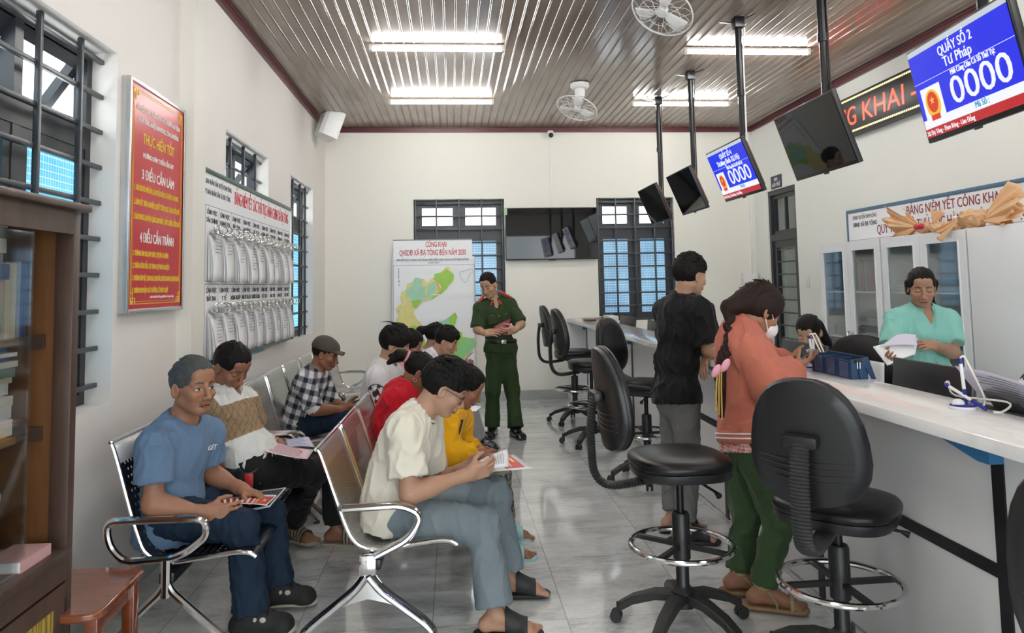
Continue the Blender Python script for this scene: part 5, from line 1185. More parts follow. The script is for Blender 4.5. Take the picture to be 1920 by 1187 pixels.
    def top(s, name, m, parent, infl=.016, sleeve=.62, loose=.016, hem=.10, h=.0075, amp=.003, f=24., seed=0., neck=.066, vneck=0.0, col=None, k=.035, sloose=None):
        P = s.torso(infl); J = s.J
        for q in 'RL': P += s.arm(q, infl, sleeve, True, loose if sloose is None else sloose)
        P.append(cone(J['pel'], J['pel'] - s.upp * hem, .163 * s.sc * s.w + infl, .163 * s.sc * s.w + infl, False, s.frp, .76))
        cv = [s.neck_hole(neck)]
        if vneck: cv.append((cone(s.J['nb'] + s.fr * .07 + s.up * .03, s.sp(.80) + s.fr * .13 * s.sc, .050, .012), .01))
        return s.garment(name, P, m, parent, h, k, cv, [(J['pel'] - s.upp * hem, -s.upp)], amp, f, seed, s.up, col)
    def pants(s, name, m, parent, infl=.012, hem=.066, upto=1.93, h=.008, amp=.0035, f=22., seed=0., waist=.05, kr=.062, tr=.088, col=None):
        P = [ell(s.J['pel'], [s.acp, s.frp, s.upp], np.array([.162 * s.w, .118 * s.w, .13]) * s.sc + infl)]; Lg = [q for k in 'RL' for q in s.leg(k, infl, upto, True, hem, tr, kr)]
        fl = Field(*bounds(P + Lg), h); fl.add(P[0], 0); fl.cut(s.J['pel'] + s.upp * waist, s.upp)
        for q in Lg: fl.add(q, .035)
        return sdf_object(name, fl, m, parent, 1, col, s.fold_disp(amp, f, seed, V3(0, 0, 1)) if amp else None)
    def collar(s, m, parent, r=.064, hgt=.035, infl=.0, op=.5):
        c = s.J['nb'] + s.fr * .008 + s.up * .018; ax = nrm(s.hp(-.02, 0, -.05) - s.J['nb']); n = 26; mb = MB(); mb.v = []
        a0 = .32 * op; e1 = nrm(s.fr - ax * (s.fr @ ax)); e2 = np.cross(ax, e1); rows = ((r * .98, hgt, 0), (r * 1.05, hgt * 1.05, 0), (r * 1.32, .0, 1), (r * 1.26, -.004, 1))
        for i in range(n + 1):
            a = a0 + (2 * PI - 2 * a0) * i / n; d = e1 * math.cos(a) + e2 * math.sin(a); fw = max(0, math.cos(a))
            for R, hh, o in rows: mb.v.append(tuple(c + d * R * s.sc * (1 + .12 * fw * o) + ax * (hh - .022 * fw * (1 + .8 * o)) * s.sc))
        mb.f = [(i * 4 + j, i * 4 + j + 1, i * 4 + 5 + j, i * 4 + 4 + j) for i in range(n) for j in range(3)]
        o = mb.build('collar', m, parent, smooth=50); md = o.modifiers.new('s', 'SOLIDIFY'); md.thickness = .004; return o
    def hair(s, m, parent, vol=.0, top=.012, clumps=70, flow=(-.4, 0, -.9), nape=-.05, side=.004, fringe=.0, seed=1, h=.0034, extra=(), line=0.0, clen=.035, back=(0, 0, 0), name='hair'):
        p = s.hp; A = s.HA; hs = s.hs; rnd = random.Random(seed)
        P = [(ell(p(-.016, 0, .034), A, np.array([.103 + vol, .083 + vol, .092 + vol]) * hs), 0), (ell(p(.008, 0, .070), A, np.array([.078 + vol, .066 + vol * .6, .052 + top]) * hs), .02)]
        if fringe: P.append((ell(p(.060, 0, .070), A, np.array([.036, .052, .032 + fringe]) * hs), .02))
        lo, hi = bounds([q[0] for q in P] + list(extra), .06); fl = Field(lo, hi, h)
        for q, k in P: fl.add(q, k)
        x = fl.ax; X, Y, Z = x[0][:, None, None] - s.J['hc'][0], x[1][None, :, None] - s.J['hc'][1], x[2][None, None, :] - s.J['hc'][2]
        f_, u_ = [(X * a[0] + Y * a[1] + Z * a[2]) / hs for a in (s.F, s.U)]
        fl.add(ell(p(.117, 0, -.052 + line), A, np.array([.085, .092, .108]) * hs), .012, 's')
        fl.a = np.maximum(fl.a, -np.maximum(u_ - side, -(f_ + .012)).astype(np.float32) * hs); fl.a = np.maximum(fl.a, ((nape - .3 * (f_ + .09)) - u_).astype(np.float32) * hs)
        for e in extra: fl.add(e, .014)
        fw = np.array(flow, float)
        for i in range(clumps):
            th = rnd.uniform(0, 2 * PI); ph = rnd.uniform(.05, 1.35); d = V3(math.cos(th) * math.sin(ph), math.sin(th) * math.sin(ph), math.cos(ph))
            b = V3(-.014, 0, .036) + d * V3(.100 + vol, .080 + vol, .090 + vol + top * .6)
            if b[0] > .05 and b[2] < .07 + line: continue
            if b[2] < .012 and b[0] > -.02: continue
            t = fw + V3(rnd.uniform(-.4, .4), rnd.uniform(-.4, .4) + d[1] * .5, 0); t = t - d * (t @ d) * .9; t = t / (np.linalg.norm(t) + 1e-9); L = clen * rnd.uniform(.6, 1.2)
            fl.add(cone(p(*(b - d * .004)), p(*(b + t * L + d * .004)), .0085 * hs, .0022 * hs), .005)
        sd = seed * 1.3
        def disp(V, N):
            q = (V - s.J['hc']) @ A.T; r = np.stack([q[:, 0] * 40, q[:, 1] * 210, q[:, 2] * 26], 1); return .0011 * (np.sin(r[:, 1] + 2 * np.sin(r[:, 0] + sd) + r[:, 2]) + .6 * np.sin(2.3 * r[:, 1] + r[:, 2] * 1.7))
        return sdf_object(name, fl, m, parent, 1, None, disp)
    def shoe(s, k, m, msole, parent, name='shoe', infl=.012, laces=None, wide=1.0):
        A, t = s.J['a' + k], nrm(s.J['t' + k]); c = s.sc; d = s.J.get('fd' + k, V3(0, 0, -1)); sd = nrm(np.cross(V3(0, 0, 1), t)); n = -d
        P = s.foot(k, infl); fl = Field(*bounds(P), .0045)
        for p in P: fl.add(p, .03)
        so = A + d * .078 * c; fl.cut(so, d); fl.cut(A + n * .035 * c, n)
        o = sdf_object(name, fl, m, parent, 2)
        hl = so - t * .075 * c; tl = so + t * .20 * c; P2 = [cone(hl + n * .0, tl - t * .055, .040 * wide * c, .046 * wide * c, False, n, .40), cone(tl - t * .07, tl - t * .045, .046 * wide * c, .034 * wide * c, False, n, .40)]
        f2 = Field(*bounds(P2), .0045)
        for p in P2: f2.add(p, .02)
        f2.cut(so + n * .020, n); f2.cut(so - n * .006, -n); sdf_object('sole', f2, msole, o, 1); return o
    def slide(s, k, m, msole, parent, name='slide_sandal', strap=(.055, .135), bands=None):
        A, t = s.J['a' + k], nrm(s.J['t' + k]); c = s.sc; d = s.J.get('fd' + k, V3(0, 0, -1)); sd = nrm(np.cross(V3(0, 0, 1), t)); n = -d; so = A + d * .083 * c
        P2 = [cone(so - t * .058 * c, so + t * .155 * c, .043 * c, .050 * c, False, n, .45)]; f2 = Field(*bounds(P2), .0045); f2.add(P2[0], 0); f2.cut(so + n * .008, n); f2.cut(so - n * .012, -n)
        o = sdf_object(name, f2, msole, parent, 1)
        P = s.foot(k, .011); f3 = Field(*bounds(P), .0045)
        for p in P: f3.add(p, .025)
        for p in s.foot(k, .0035): f3.add(p, .01, 's')
        f3.cut(A + t * strap[1] * c, t); f3.cut(A + t * strap[0] * c, -t); f3.cut(so + n * .0, d)
        def col(V):
            q = (V - A) @ t; C = np.tile(np.array(bands[0]), (len(V), 1)); C[np.sin(q * 2 * PI / .021) > .25] = bands[1]; return C
        sdf_object('strap', f3, m, o, 1, col if bands else None); return o
def person(label, loc): return thing('person', label, 'person', tuple(loc))
def ray_reach(a, px, py, L, near=True):
    """the point seen at a pixel that lies a bone's length from joint a"""
    d = RM.T @ np.array([(px - CX) / F_PX, (py - CY) / F_PX, 1.0]); d = d / np.linalg.norm(d); o = V3(0, 0, H_EYE) - np.array(a); b = o @ d; c = o @ o - L * L; D = b * b - c
    t = -b if D < 0 else -b - math.sqrt(D) if near else -b + math.sqrt(D)
    return V3(0, 0, H_EYE) + d * t
A_ = lambda px, py, Y: np.array(at(px, py, Y=Y))
# ---------------------------------------------------------------- the people
Z_ = lambda px, py, z: np.array(at(px, py, Z=z))
M_tblue = m_cloth('dusty_blue_cotton', (.115, .185, .29)); M_cream = m_cloth('cream_cotton', (.70, .66, .56), var=.04); M_wcot = m_cloth('white_cotton', (.72, .72, .74), var=.04)
M_blackc = m_cloth('black_cotton', (.006, .006, .007), .7, .3); M_jean = m_denim('dark_denim', (.006, .013, .027), (.015, .029, .054)); M_jlight = m_denim('light_denim', (.095, .125, .145), (.20, .24, .265)); M_jgrey = m_denim('grey_denim', (.055, .055, .055), (.20, .20, .20))
M_trbk = m_cloth('black_trousers', (.010, .010, .011), .8, .3); M_green = m_cloth('police_green', (.022, .045, .014), .7, .15); M_greent = m_cloth('olive_trousers', (.040, .075, .032), .75, .12); M_coral = m_cloth('coral_cotton', (.50, .155, .105), .85, .08); M_teal = m_cloth('mint_cotton', (.22, .50, .44), .75, .05)
M_yellow = m_cloth('yellow_fleece', (.72, .36, .008), .9, .08); M_red = m_cloth('red_jersey', (.50, .006, .018), .75, .1); M_pinkc = m_cloth('pink_cotton', (.62, .28, .34), .8); M_beige = m_cloth('beige_cotton', (.45, .40, .32), .8); M_greytr = m_cloth('grey_trousers', (.30, .30, .31), .8)
M_attr = m_cloth('patterned_cloth', attr=True); M_sole = mat('pale_rubber', (.45, .42, .36), .6); M_shoe = mat('black_suede', (.012, .012, .013), .75, bump=.2, bscale=200); M_pshoe = mat('polished_black_leather', (.008, .008, .009), .15, 0, .6, coat=.4); M_slide = mat('black_foam', (.016, .016, .017), .6)
SK1, SK2, SK3, SK4 = (.34, .165, .098), (.27, .118, .068), (.48, .29, .19), (.47, .27, .18)
drop = lambda k, dx=.03: V3(k[0] + dx, k[1], .09)
def bones(nm, f):
    J = f.J; L = lambda a, b: round(float(np.linalg.norm(J[a] - J[b])), 2)
    print('BONES', nm, {a + b: L(a, b) for a, b in (('pel', 'nb'), ('nb', 'hc'), ('sR', 'sL'), ('sR', 'eR'), ('eR', 'wR'), ('sL', 'eL'), ('eL', 'wL'), ('hR', 'kR'), ('kR', 'aR'), ('hL', 'kL'), ('kL', 'aL'))}, 'nbz', round(float(J['nb'][2]), 2), 'hcz', round(float(J['hc'][2]), 2))
def decal(name, s, c, r, u, size, m, parent, **kw): return text(s, name, m, parent, tuple(c), tuple(r), tuple(u), size, **kw)
# -- man in the blue T-shirt
J = dict(pel=A_(318, 945, 3.50), nb=A_(340, 790, 3.47), sR=A_(290, 832, 3.31), sL=A_(392, 812, 3.62), eR=A_(287, 945, 3.27), wR=A_(386, 962, 3.33), eL=A_(388, 884, 3.68), wL=A_(453, 917, 3.58), kR=A_(455, 985, 3.38), kL=A_(506, 962, 3.70), aR=Z_(472, 1150, .10), aL=Z_(520, 1100, .10), hc=A_(362, 725, 3.42), F=(.80, -.60, -.03), tR=(1, .05, 0), tL=(1, .05, 0), hand={'R': ((1, .10, -.02), (.1, .95, -.05), .85, .4), 'L': ((.93, -.30, -.22), (-.1, -.25, -1), .45, .2)})
J['hR'] = J['pel'] + V3(.03, -.09, -.03); J['hL'] = J['pel'] + V3(.05, .09, -.03)
f = Fig(J, .97, 1.04, SK1, lids='open', stub=.25); bones('blue', f); t = person('man with greying hair in a dusty blue T-shirt and jeans, looking up from his papers', J['pel'] * V3(1, 1, 0)); f.body(t)
f.top('t_shirt', M_tblue, t, .017, .66, .022, .15, .0065, .0042, 22, 1, .070, 0.0); f.pants('jeans', M_jean, t, .012, .078, 1.97, .0075, .005, 20, 2)
f.hair(M_hgrey, t, -.002, .010, 80, (-.3, 0, -.5), -.052, .004, .0, 3, .003, line=.020, clen=.02)
for k in 'RL':
    so = f.shoe(k, M_shoe, M_sole, t, 'sneaker', .017, wide=1.06); A, tv = J['a' + k], nrm(J['t' + k]); sd = np.cross(V3(0, 0, 1), tv)
    lc = MB()
    for q in range(4): c = A + tv * (.050 + .022 * q) + V3(0, 0, .030 - .0165 * q); lc.tube([tuple(c - sd * .034 + V3(0, 0, -.012)), tuple(c + V3(0, 0, .008)), tuple(c + sd * .034 + V3(0, 0, -.012))], .004, 5)
    lc.build('laces', M_black, so); MB().ball(tuple(A - sd * .050 + tv * .055 - V3(0, 0, .012)), (.014, .006, .012)).ball(tuple(A - sd * .050 + tv * .02 - V3(0, 0, .008)), (.012, .006, .012)).build('lace_tabs', M_sole, so)
    MB().tube([tuple(A + tv * .035 + V3(0, 0, .045) - sd * .02), tuple(A + tv * .042 + V3(0, 0, .045)), tuple(A + tv * .035 + V3(0, 0, .045) + sd * .02)], .010, 6).build('tongue', M_redbd, so)
decal('chest_print', 'GÉT', f.sp(.70) + f.fr * .134 + f.ac * .075, -f.ac * -1, f.up, .03, M_inkw, t)
# -- man in the brown and white shirt
J = dict(pel=A_(492, 875, 4.06), nb=A_(418, 737, 4.05), sR=A_(398, 768, 3.90), sL=A_(458, 752, 4.22), eR=A_(398, 862, 3.92), wR=A_(440, 893, 4.0), eL=A_(480, 815, 4.32), wL=A_(520, 832, 4.20), kR=A_(590, 880, 4.05), kL=A_(610, 872, 4.33), aR=Z_(548, 985, .09), aL=Z_(640, 985, .09), hc=A_(433, 687, 4.03), F=(.72, -.45, -.52), tR=(.8, -.55, 0), tL=(.9, -.2, 0), hand={'L': ((.85, -.3, -.35), (0, -.2, -1), .5, .3), 'R': ((.8, .3, -.3), (0, .3, -1), .6, .3)})
J['pel'] = A_(470, 862, 4.06); J['hR'] = J['pel'] + V3(.03, -.09, -.03); J['hL'] = J['pel'] + V3(.03, .09, -.03); J['mid'] = (J['pel'] + J['nb']) / 2 - V3(.05, 0, 0)
J['kR'] = A_(588, 886, 4.30); J['kL'] = A_(622, 868, 4.52); J['aR'] = A_(545, 982, 4.58); J['aL'] = drop(J['kL'])
f = Fig(J, 1.0, 1.0, SK2, lids='down'); bones('brown', f); t = person('young man in a brown and white short-sleeved shirt with a paper on his black trousers', J['pel'] * V3(1, 1, 0)); f.body(t, feet=('R', 'L'))
def brownc(V, f=f):
    h = (V - f.J['pel']) @ f.up / np.linalg.norm(f.J['nb'] - f.J['pel']); a = (V - f.J['nb']) @ f.ac; slv = np.abs(a) > .185
    C = np.tile(V3(.66, .66, .64), (len(V), 1)); m = ((h > .34) & (h < .80)) | slv; u = V @ V3(.6, .6, .5) * 30; v = V @ V3(.6, .6, -.5) * 30
    br = np.tile(V3(.30, .205, .115), (len(V), 1)); br[(np.abs(np.sin(u * PI)) < .16) | (np.abs(np.sin(v * PI)) < .16)] = (.16, .095, .05); C[m] = br[m]
    return C
f.top('shirt', M_attr, t, .018, .72, .02, .10, .0055, .0042, 22, 4, .064, .02, brownc); f.collar(M_wcot, t); f.pants('trousers', M_trbk, t, .014, .075, 1.9, .008, .004, 20, 5); f.hair(M_hair, t, .0, .012, 40, (.2, 0, -.6), -.04, .012, .0, 5, .0036, clen=.02)
MB().tube([tuple(J['wL'] + V3(.02 * math.cos(a) * .3, .028 * math.cos(a), .028 * math.sin(a))) for a in [2 * PI * i / 14 for i in range(14)]], .004, 5, closed=True).build('bracelet', M_inkw, t)
for k in 'RL': f.slide(k, M_attr, mat('beige_foam', (.33, .28, .20), .65), t, strap=(.045, .13), bands=((.33, .28, .20), (.03, .026, .022)))
# -- man in the cap
J = dict(pel=A_(562, 790, 5.86), nb=A_(590, 699, 5.84), sR=A_(572, 716, 5.66), sL=A_(602, 709, 6.02), eR=A_(588, 768, 5.62), wR=A_(644, 768, 5.72), eL=A_(622, 758, 6.0), wL=A_(650, 763, 5.9), kR=A_(645, 783, 5.74), kL=A_(650, 776, 5.98), aR=Z_(635, 850, .09), aL=Z_(645, 843, .09), hc=A_(610, 664, 5.83), F=(.92, -.12, -.30), tR=(1, 0, 0), tL=(1, 0, 0), hand={'R': ((.95, .15, .1), (0, .75, .6), .8, .5), 'L': ((.95, -.2, 0), (0, -.7, .7), .8, .5)})
J['hR'] = J['pel'] + V3(.03, -.09, -.02); J['hL'] = J['pel'] + V3(.03, .09, -.02); J['mid'] = (J['pel'] + J['nb']) / 2 - V3(.05, 0, 0)
J['aR'] = drop(J['kR']); J['aL'] = drop(J['kL'])
f = Fig(J, 1.0, 1.0, SK2); bones('cap', f); t = person('man in an olive cap and black and white checked shirt, looking at his phone', J['pel'] * V3(1, 1, 0)); f.body(t, .011, .0038, .005)
def plaid(V, f=f):
    a = (V - f.J['pel']) @ f.up; b = (V - f.J['pel']) @ f.fr + .45 * ((V - f.J['pel']) @ f.ac); q = lambda x: (np.sin(x * 2 * PI / .075) > -.05).astype(float); s_ = q(a) + q(b)
    return np.where((s_ == 2)[:, None], V3(.70, .70, .70), np.where((s_ == 1)[:, None], V3(.19, .20, .24), V3(.012, .013, .02)))
f.top('checked_shirt', M_attr, t, .020, .95, .014, .12, .0065, .0045, 20, 7, .066, 0, plaid); f.collar(M_attr if 0 else m_cloth('checked_collar', (.28, .28, .30)), t); f.pants('jeans', M_jean, t, .012, .07, 1.9, .009, .004, 20, 8)
for k in 'RL': fl_ = [cone(J['s' + k] * .12 + J['e' + k] * .88, J['e' + k] * .88 + J['w' + k] * .12, .066, .058, True)]; f.garment('rolled_cuff', fl_, M_wcot, t, .007, .01, (), (), .003, 40, 3)
f.hair(M_hair, t, -.004, .0, 0, nape=-.045, side=.0, seed=6, h=.004)
p = f.hp; cp = [ell(p(-.012, 0, .052), f.HA, [.112, .094, .082]), ell(p(-.03, 0, .085), f.HA, [.075, .07, .05])]; M_cap = m_cloth('olive_cap_cloth', (.065, .060, .048), .8); fl = Field(*bounds(cp), .005); [fl.add(q, .02) for q in cp]; fl.cut(p(0, 0, .034), -f.U); fl.add(ell(p(.125, 0, .042), f.HA, [.085, .078, .010]), .008); cap = sdf_object('cap', fl, M_cap, t, 1)
for k in 'RL': f.shoe(k, M_shoe, M_sole, t)
# -- young man in the cream T-shirt and glasses
J = dict(pel=A_(735, 945, 3.56), nb=A_(786, 778, 3.56), sR=A_(757, 806, 3.39), sL=A_(800, 796, 3.73), eR=A_(768, 926, 3.33), wR=A_(878, 890, 3.44), eL=A_(806, 905, 3.80), wL=A_(868, 880, 3.70), kR=A_(905, 985, 3.38), kL=A_(927, 925, 3.72), aR=Z_(930, 1150, .10), aL=Z_(952, 1080, .10), hc=A_(833, 728, 3.56), F=(.86, .05, -.50), tR=(1, -.12, 0), tL=(1, -.08, 0), hand={'R': ((.93, .10, .22), (-.1, .95, .25), 1.0, .45), 'L': ((.93, -.1, .05), (-.2, -.85, .4), .6, .5)})
J['hR'] = J['pel'] + V3(.04, -.09, -.04); J['hL'] = J['pel'] + V3(.04, .09, -.04); J['mid'] = (J['pel'] + J['nb']) / 2 - V3(.07, 0, 0)
f = Fig(J, 1.0, 1.05, SK4); bones('cream', f); t = person('young man with glasses in a cream T-shirt and light jeans, reading white papers', J['pel'] * V3(1, 1, 0)); f.body(t, feet=('R', 'L'))
f.top('t_shirt', M_cream, t, .020, .74, .028, .10, .0065, .005, 18, 11, .068); f.pants('jeans', M_jlight, t, .014, .085, 1.93, .0075, .0055, 18, 12, tr=.092, kr=.066)
MB().tube([tuple(J['nb'] + f.fr * .012 + f.up * .012 + f.fr * .066 * math.cos(a) + f.ac * .066 * math.sin(a) - f.up * .018 * math.cos(a)) for a in [2 * PI * i / 28 for i in range(28)]], .0075, 6, closed=True).build('collar', M_cream, t)
f.hair(M_hair, t, .006, .026, 120, (.75, 0, -.35), -.035, .018, .012, 8, .003, line=-.004, clen=.04)
gl = MB()
for g_ in (-1, 1):
    c0 = [f.hp(.098 - .004 * abs(math.cos(a)) * 1, g_ * (.033 + .024 * math.cos(a)), -.006 + .018 * math.sin(a)) for a in [2 * PI * i / 20 for i in range(20)]]; gl.tube([tuple(q) for q in c0], .0016, 5, closed=True)
    gl.tube([tuple(f.hp(.093, g_ * .058, .0)), tuple(f.hp(.075, g_ * .074, .003)), tuple(f.hp(.0, g_ * .082, .006)), tuple(f.hp(-.02, g_ * .082, -.012))], .0022, 5)
gl.tube([tuple(f.hp(.098, -.010, .0)), tuple(f.hp(.104, 0, .004)), tuple(f.hp(.098, .010, .0))], .0018, 5); gl.build('glasses', M_black, t)
for k in 'RL': f.slide(k, M_slide, M_slide, t, strap=(.04, .135))
# -- girl in the yellow hoodie
J = dict(pel=A_(790, 845, 4.20), nb=A_(850, 772, 4.20), sR=A_(838, 790, 4.05), sL=A_(862, 784, 4.34), eR=A_(838, 858, 4.0), wR=A_(893, 852, 4.06), eL=A_(862, 850, 4.36), wL=A_(900, 845, 4.28), kR=A_(930, 893, 4.08), kL=A_(935, 880, 4.30), aR=Z_(945, 1020, .08), aL=Z_(945, 985, .08), hc=A_(874, 725, 4.19), F=(.85, .05, -.52), tR=(1, -.12, 0), tL=(1, -.05, 0), hand={'R': ((.95, .1, -.1), (0, .8, -.4), .7, .4), 'L': ((.95, -.2, -.1), (0, -.6, -.7), .6, .4)})
J['hR'] = J['pel'] + V3(.03, -.08, -.03); J['hL'] = J['pel'] + V3(.03, .08, -.03); J['mid'] = (J['pel'] + J['nb']) / 2 - V3(.07, 0, -.02)
f = Fig(J, .90, .93, SK2, True); bones('yellow', f); t = person('girl in a yellow hooded jacket and plaid trousers beside the young man in cream', J['pel'] * V3(1, 1, 0)); f.body(t, .010, .0035, .0045, feet=('R', 'L'))
f.top('hooded_jacket', M_yellow, t, .026, 1.92, .016, .12, .007, .006, 19, 14, .066); 
def plaid2(V): return np.where(((np.sin(V[:, 2] * 2 * PI / .06) > .7) | (np.sin((V[:, 0] + V[:, 1]) * 2 * PI / .06) > .7))[:, None], V3(.22, .20, .14), V3(.025, .028, .035))
f.pants('plaid_trousers', M_attr, t, .014, .072, 1.85, .008, .004, 20, 15, col=plaid2); hd = [tor(J['nb'] - f.fr * .045 + f.up * .0, f.up * .8 + f.fr * .6, .070, .026)]; f.garment('hood', hd, M_yellow, t, .007, .01, (), (), .005, 22, 3)
f.hair(M_hair, t, .0, .004, 30, (-.8, 0, -.4), -.045, -.02, .0, 9, .0036, extra=[cone(f.hp(-.10, 0, .0), f.hp(-.14, .01, -.10), .032, .02)])
MB().tube([tuple(J['sR'] + f.fr * .06 + f.up * .06), tuple(J['sR'] + f.fr * .11 - f.up * .05), tuple(f.sp(.35) + f.fr * .16 - f.ac * .09)], .018, 8, flat=(.4, 1.2)).build('bag_strap', M_black, t)
for k in 'RL': f.slide(k, mat('mint_foam', (.28, .50, .50), .6), mat('mint_foam'), t, strap=(.075, .125))
# -- girl in the red jersey
J = dict(pel=A_(735, 805, 4.78), nb=A_(762, 728, 4.78), sR=A_(742, 748, 4.62), sL=A_(778, 742, 4.94), eR=A_(742, 800, 4.58), wR=A_(792, 806, 4.64), eL=A_(790, 798, 4.98), wL=A_(812, 800, 4.86), kR=A_(855, 820, 4.66), kL=A_(860, 810, 4.90), aR=Z_(868, 925, .08), aL=Z_(870, 905, .08), hc=A_(785, 698, 4.77), F=(.80, .12, -.60), tR=(1, 0, 0), tL=(1, 0, 0), hand={'R': ((.95, .2, 0), (0, .7, .5), .6, .4), 'L': ((.95, -.2, 0), (0, -.7, .5), .6, .4)})
J['hR'] = J['pel'] + V3(.03, -.08, -.03); J['hL'] = J['pel'] + V3(.03, .08, -.03); J['mid'] = (J['pel'] + J['nb']) / 2 - V3(.06, 0, 0)
J['aR'] = drop(J['kR']); J['aL'] = drop(J['kL'])
f = Fig(J, .95, .96, SK2, True); bones('red', f); t = person('girl with a pink hair tie in a red jersey with black and white collar', J['pel'] * V3(1, 1, 0)); f.body(t, .011, .0035, .005)
f.top('jersey', M_red, t, .020, 1.9, .012, .10, .007, .005, 20, 17, .066); f.pants('black_trousers', M_trbk, t, .014, .07, 1.93, .009, .004, 20, 18)
for r_, mm in ((.074, M_blackc), (.070, M_wcot), (.066, M_blackc)): MB().tube([tuple(J['nb'] + f.fr * .010 + f.up * (.026 - (r_ - .066) * 2.2) + f.fr * r_ * math.cos(a) + f.ac * r_ * math.sin(a) - f.up * .02 * math.cos(a)) for a in [2 * PI * i / 26 for i in range(26)]], .006, 6, closed=True).build('collar_stripe', mm, t)
f.hair(M_hair, t, .002, .006, 30, (-.9, 0, -.2), -.045, -.015, .0, 10, .0036, extra=[cone(f.hp(-.11, 0, .045), f.hp(-.17, 0, .02), .036, .036), cone(f.hp(-.17, 0, .02), f.hp(-.20, -.01, -.06), .036, .014), cone(f.hp(-.17, .02, .02), f.hp(-.215, .015, -.02), .03, .012)])
MB().tube([tuple(f.hp(-.125 - .012 * math.sin(a) * .3, .034 * math.cos(a), .038 + .034 * math.sin(a))) for a in [2 * PI * i / 16 for i in range(16)]], .011, 6, closed=True).build('hair_tie', M_pinkc, t)
MB().tube([tuple(f.hp(-.004, -.083, -.050) + f.HA[0] * .011 * math.cos(a) + f.U * .011 * math.sin(a)) for a in [2 * PI * i / 12 for i in range(12)]], .0014, 4, closed=True).build('earring', M_steel, t)
for k in 'RL': f.shoe(k, M_shoe, M_sole, t)
# -- boy in the white football T-shirt
J = dict(pel=A_(712, 775, 5.45), nb=A_(722, 686, 5.45), sR=A_(706, 708, 5.27), sL=A_(738, 703, 5.63), eR=A_(716, 768, 5.24), wR=A_(765, 778, 5.32), eL=A_(752, 760, 5.66), wL=A_(785, 768, 5.55), kR=A_(805, 783, 5.33), kL=A_(812, 776, 5.57), aR=Z_(815, 865, .09), aL=Z_(820, 855, .09), hc=A_(741, 646, 5.44), F=(.90, -.12, -.32), tR=(1, 0, 0), tL=(1, 0, 0), hand={'R': ((.95, .2, 0), (0, .7, .5), .6, .4), 'L': ((.95, -.2, 0), (0, -.7, .5), .6, .4)})
J['hR'] = J['pel'] + V3(.03, -.09, -.02); J['hL'] = J['pel'] + V3(.03, .09, -.02); J['mid'] = (J['pel'] + J['nb']) / 2 - V3(.05, 0, 0)
J['aR'] = drop(J['kR']); J['aL'] = drop(J['kL'])
f = Fig(J, 1.0, 1.03, SK4); bones('boy', f); t = person('young man with tousled black hair in a white T-shirt with a football on the sleeve', J['pel'] * V3(1, 1, 0)); f.body(t, .011, .0036, .005)
bc = J['sR'] + (J['eR'] - J['sR']) * .48
def ballc(V, bc=bc, f=f):
    C = np.tile(V3(.72, .71, .72), (len(V), 1)); u = (V - bc) @ f.fr; v = (V - bc) @ f.up; near = ((V - bc) @ f.ac) < .02; r = np.hypot(u, v); a = np.arctan2(v, u)
    C[near & (np.abs(r - .062) < .0045)] = .03; C[near & (r < .022)] = .03; C[near & (r < .06) & (r > .042) & (np.cos(a * 5) > .35)] = .03; C[near & (r < .045) & (r > .02) & (np.abs(np.sin(a * 2.5)) < .16)] = .05; return C
f.top('t_shirt', M_attr, t, .020, .8, .022, .10, .0055, .0042, 20, 20, .068, col=ballc); f.pants('trousers', M_greytr, t, .014, .075, 1.93, .009, .004, 20, 21)
f.hair(M_hair, t, .010, .022, 110, (.6, 0, -.6), -.045, .0, .010, 12, .0036, line=-.012, clen=.045)
st = MB(); rnd = random.Random(3)
for q in range(9):
    b = f.hp(-.03 + rnd.uniform(-.03, .03), rnd.uniform(-.03, .03), .125); st.tube([tuple(b), tuple(b + V3(-.03, 0, .03)), tuple(b + V3(-.075 - .03 * rnd.random(), 0, .02 + .02 * rnd.random()))], [.0016, .0014, .0006], 4)
st.build('flyaway_hair', M_hair, t)
for k in 'RL': f.shoe(k, M_shoe, M_sole, t)
# -- person in pink behind the football T-shirt
J = dict(pel=A_(735, 762, 6.05), nb=A_(752, 684, 6.05), sR=A_(738, 700, 5.88), sL=A_(766, 696, 6.22), eR=A_(745, 750, 5.86), wR=A_(788, 758, 5.95), eL=A_(775, 745, 6.22), wL=A_(800, 752, 6.1), kR=A_(815, 768, 5.94), kL=A_(820, 760, 6.16), aR=Z_(822, 845, .09), aL=Z_(826, 838, .09), hc=A_(768, 647, 6.04), F=(.90, -.05, -.38), tR=(1, 0, 0), tL=(1, 0, 0), hand={'R': ((.95, .2, 0), (0, .7, .5), .6, .4), 'L': ((.95, -.2, 0), (0, -.7, .5), .6, .4)})
J['hR'] = J['pel'] + V3(.03, -.09, -.02); J['hL'] = J['pel'] + V3(.03, .09, -.02)
J['aR'] = drop(J['kR']); J['aL'] = drop(J['kL'])
f = Fig(J, .95, .97, SK1, True); bones('pink', f); t = person('person in a pink top, mostly hidden behind the young man with the football T-shirt', J['pel'] * V3(1, 1, 0)); f.body(t, .012, .0045, .006)
f.top('pink_top', M_pinkc, t, .018, 1.9, .012, .10, .009, .004, 20, 22); f.pants('trousers', M_trbk, t, .012, .07, 1.93, .010, .003); f.hair(M_hair, t, .004, .008, 30, (-.5, 0, -.7), -.06, -.03, .0, 13, .0045, extra=[cone(f.hp(-.09, 0, .0), f.hp(-.10, 0, -.12), .05, .035)])
for k in 'RL': f.shoe(k, M_shoe, M_sole, t)
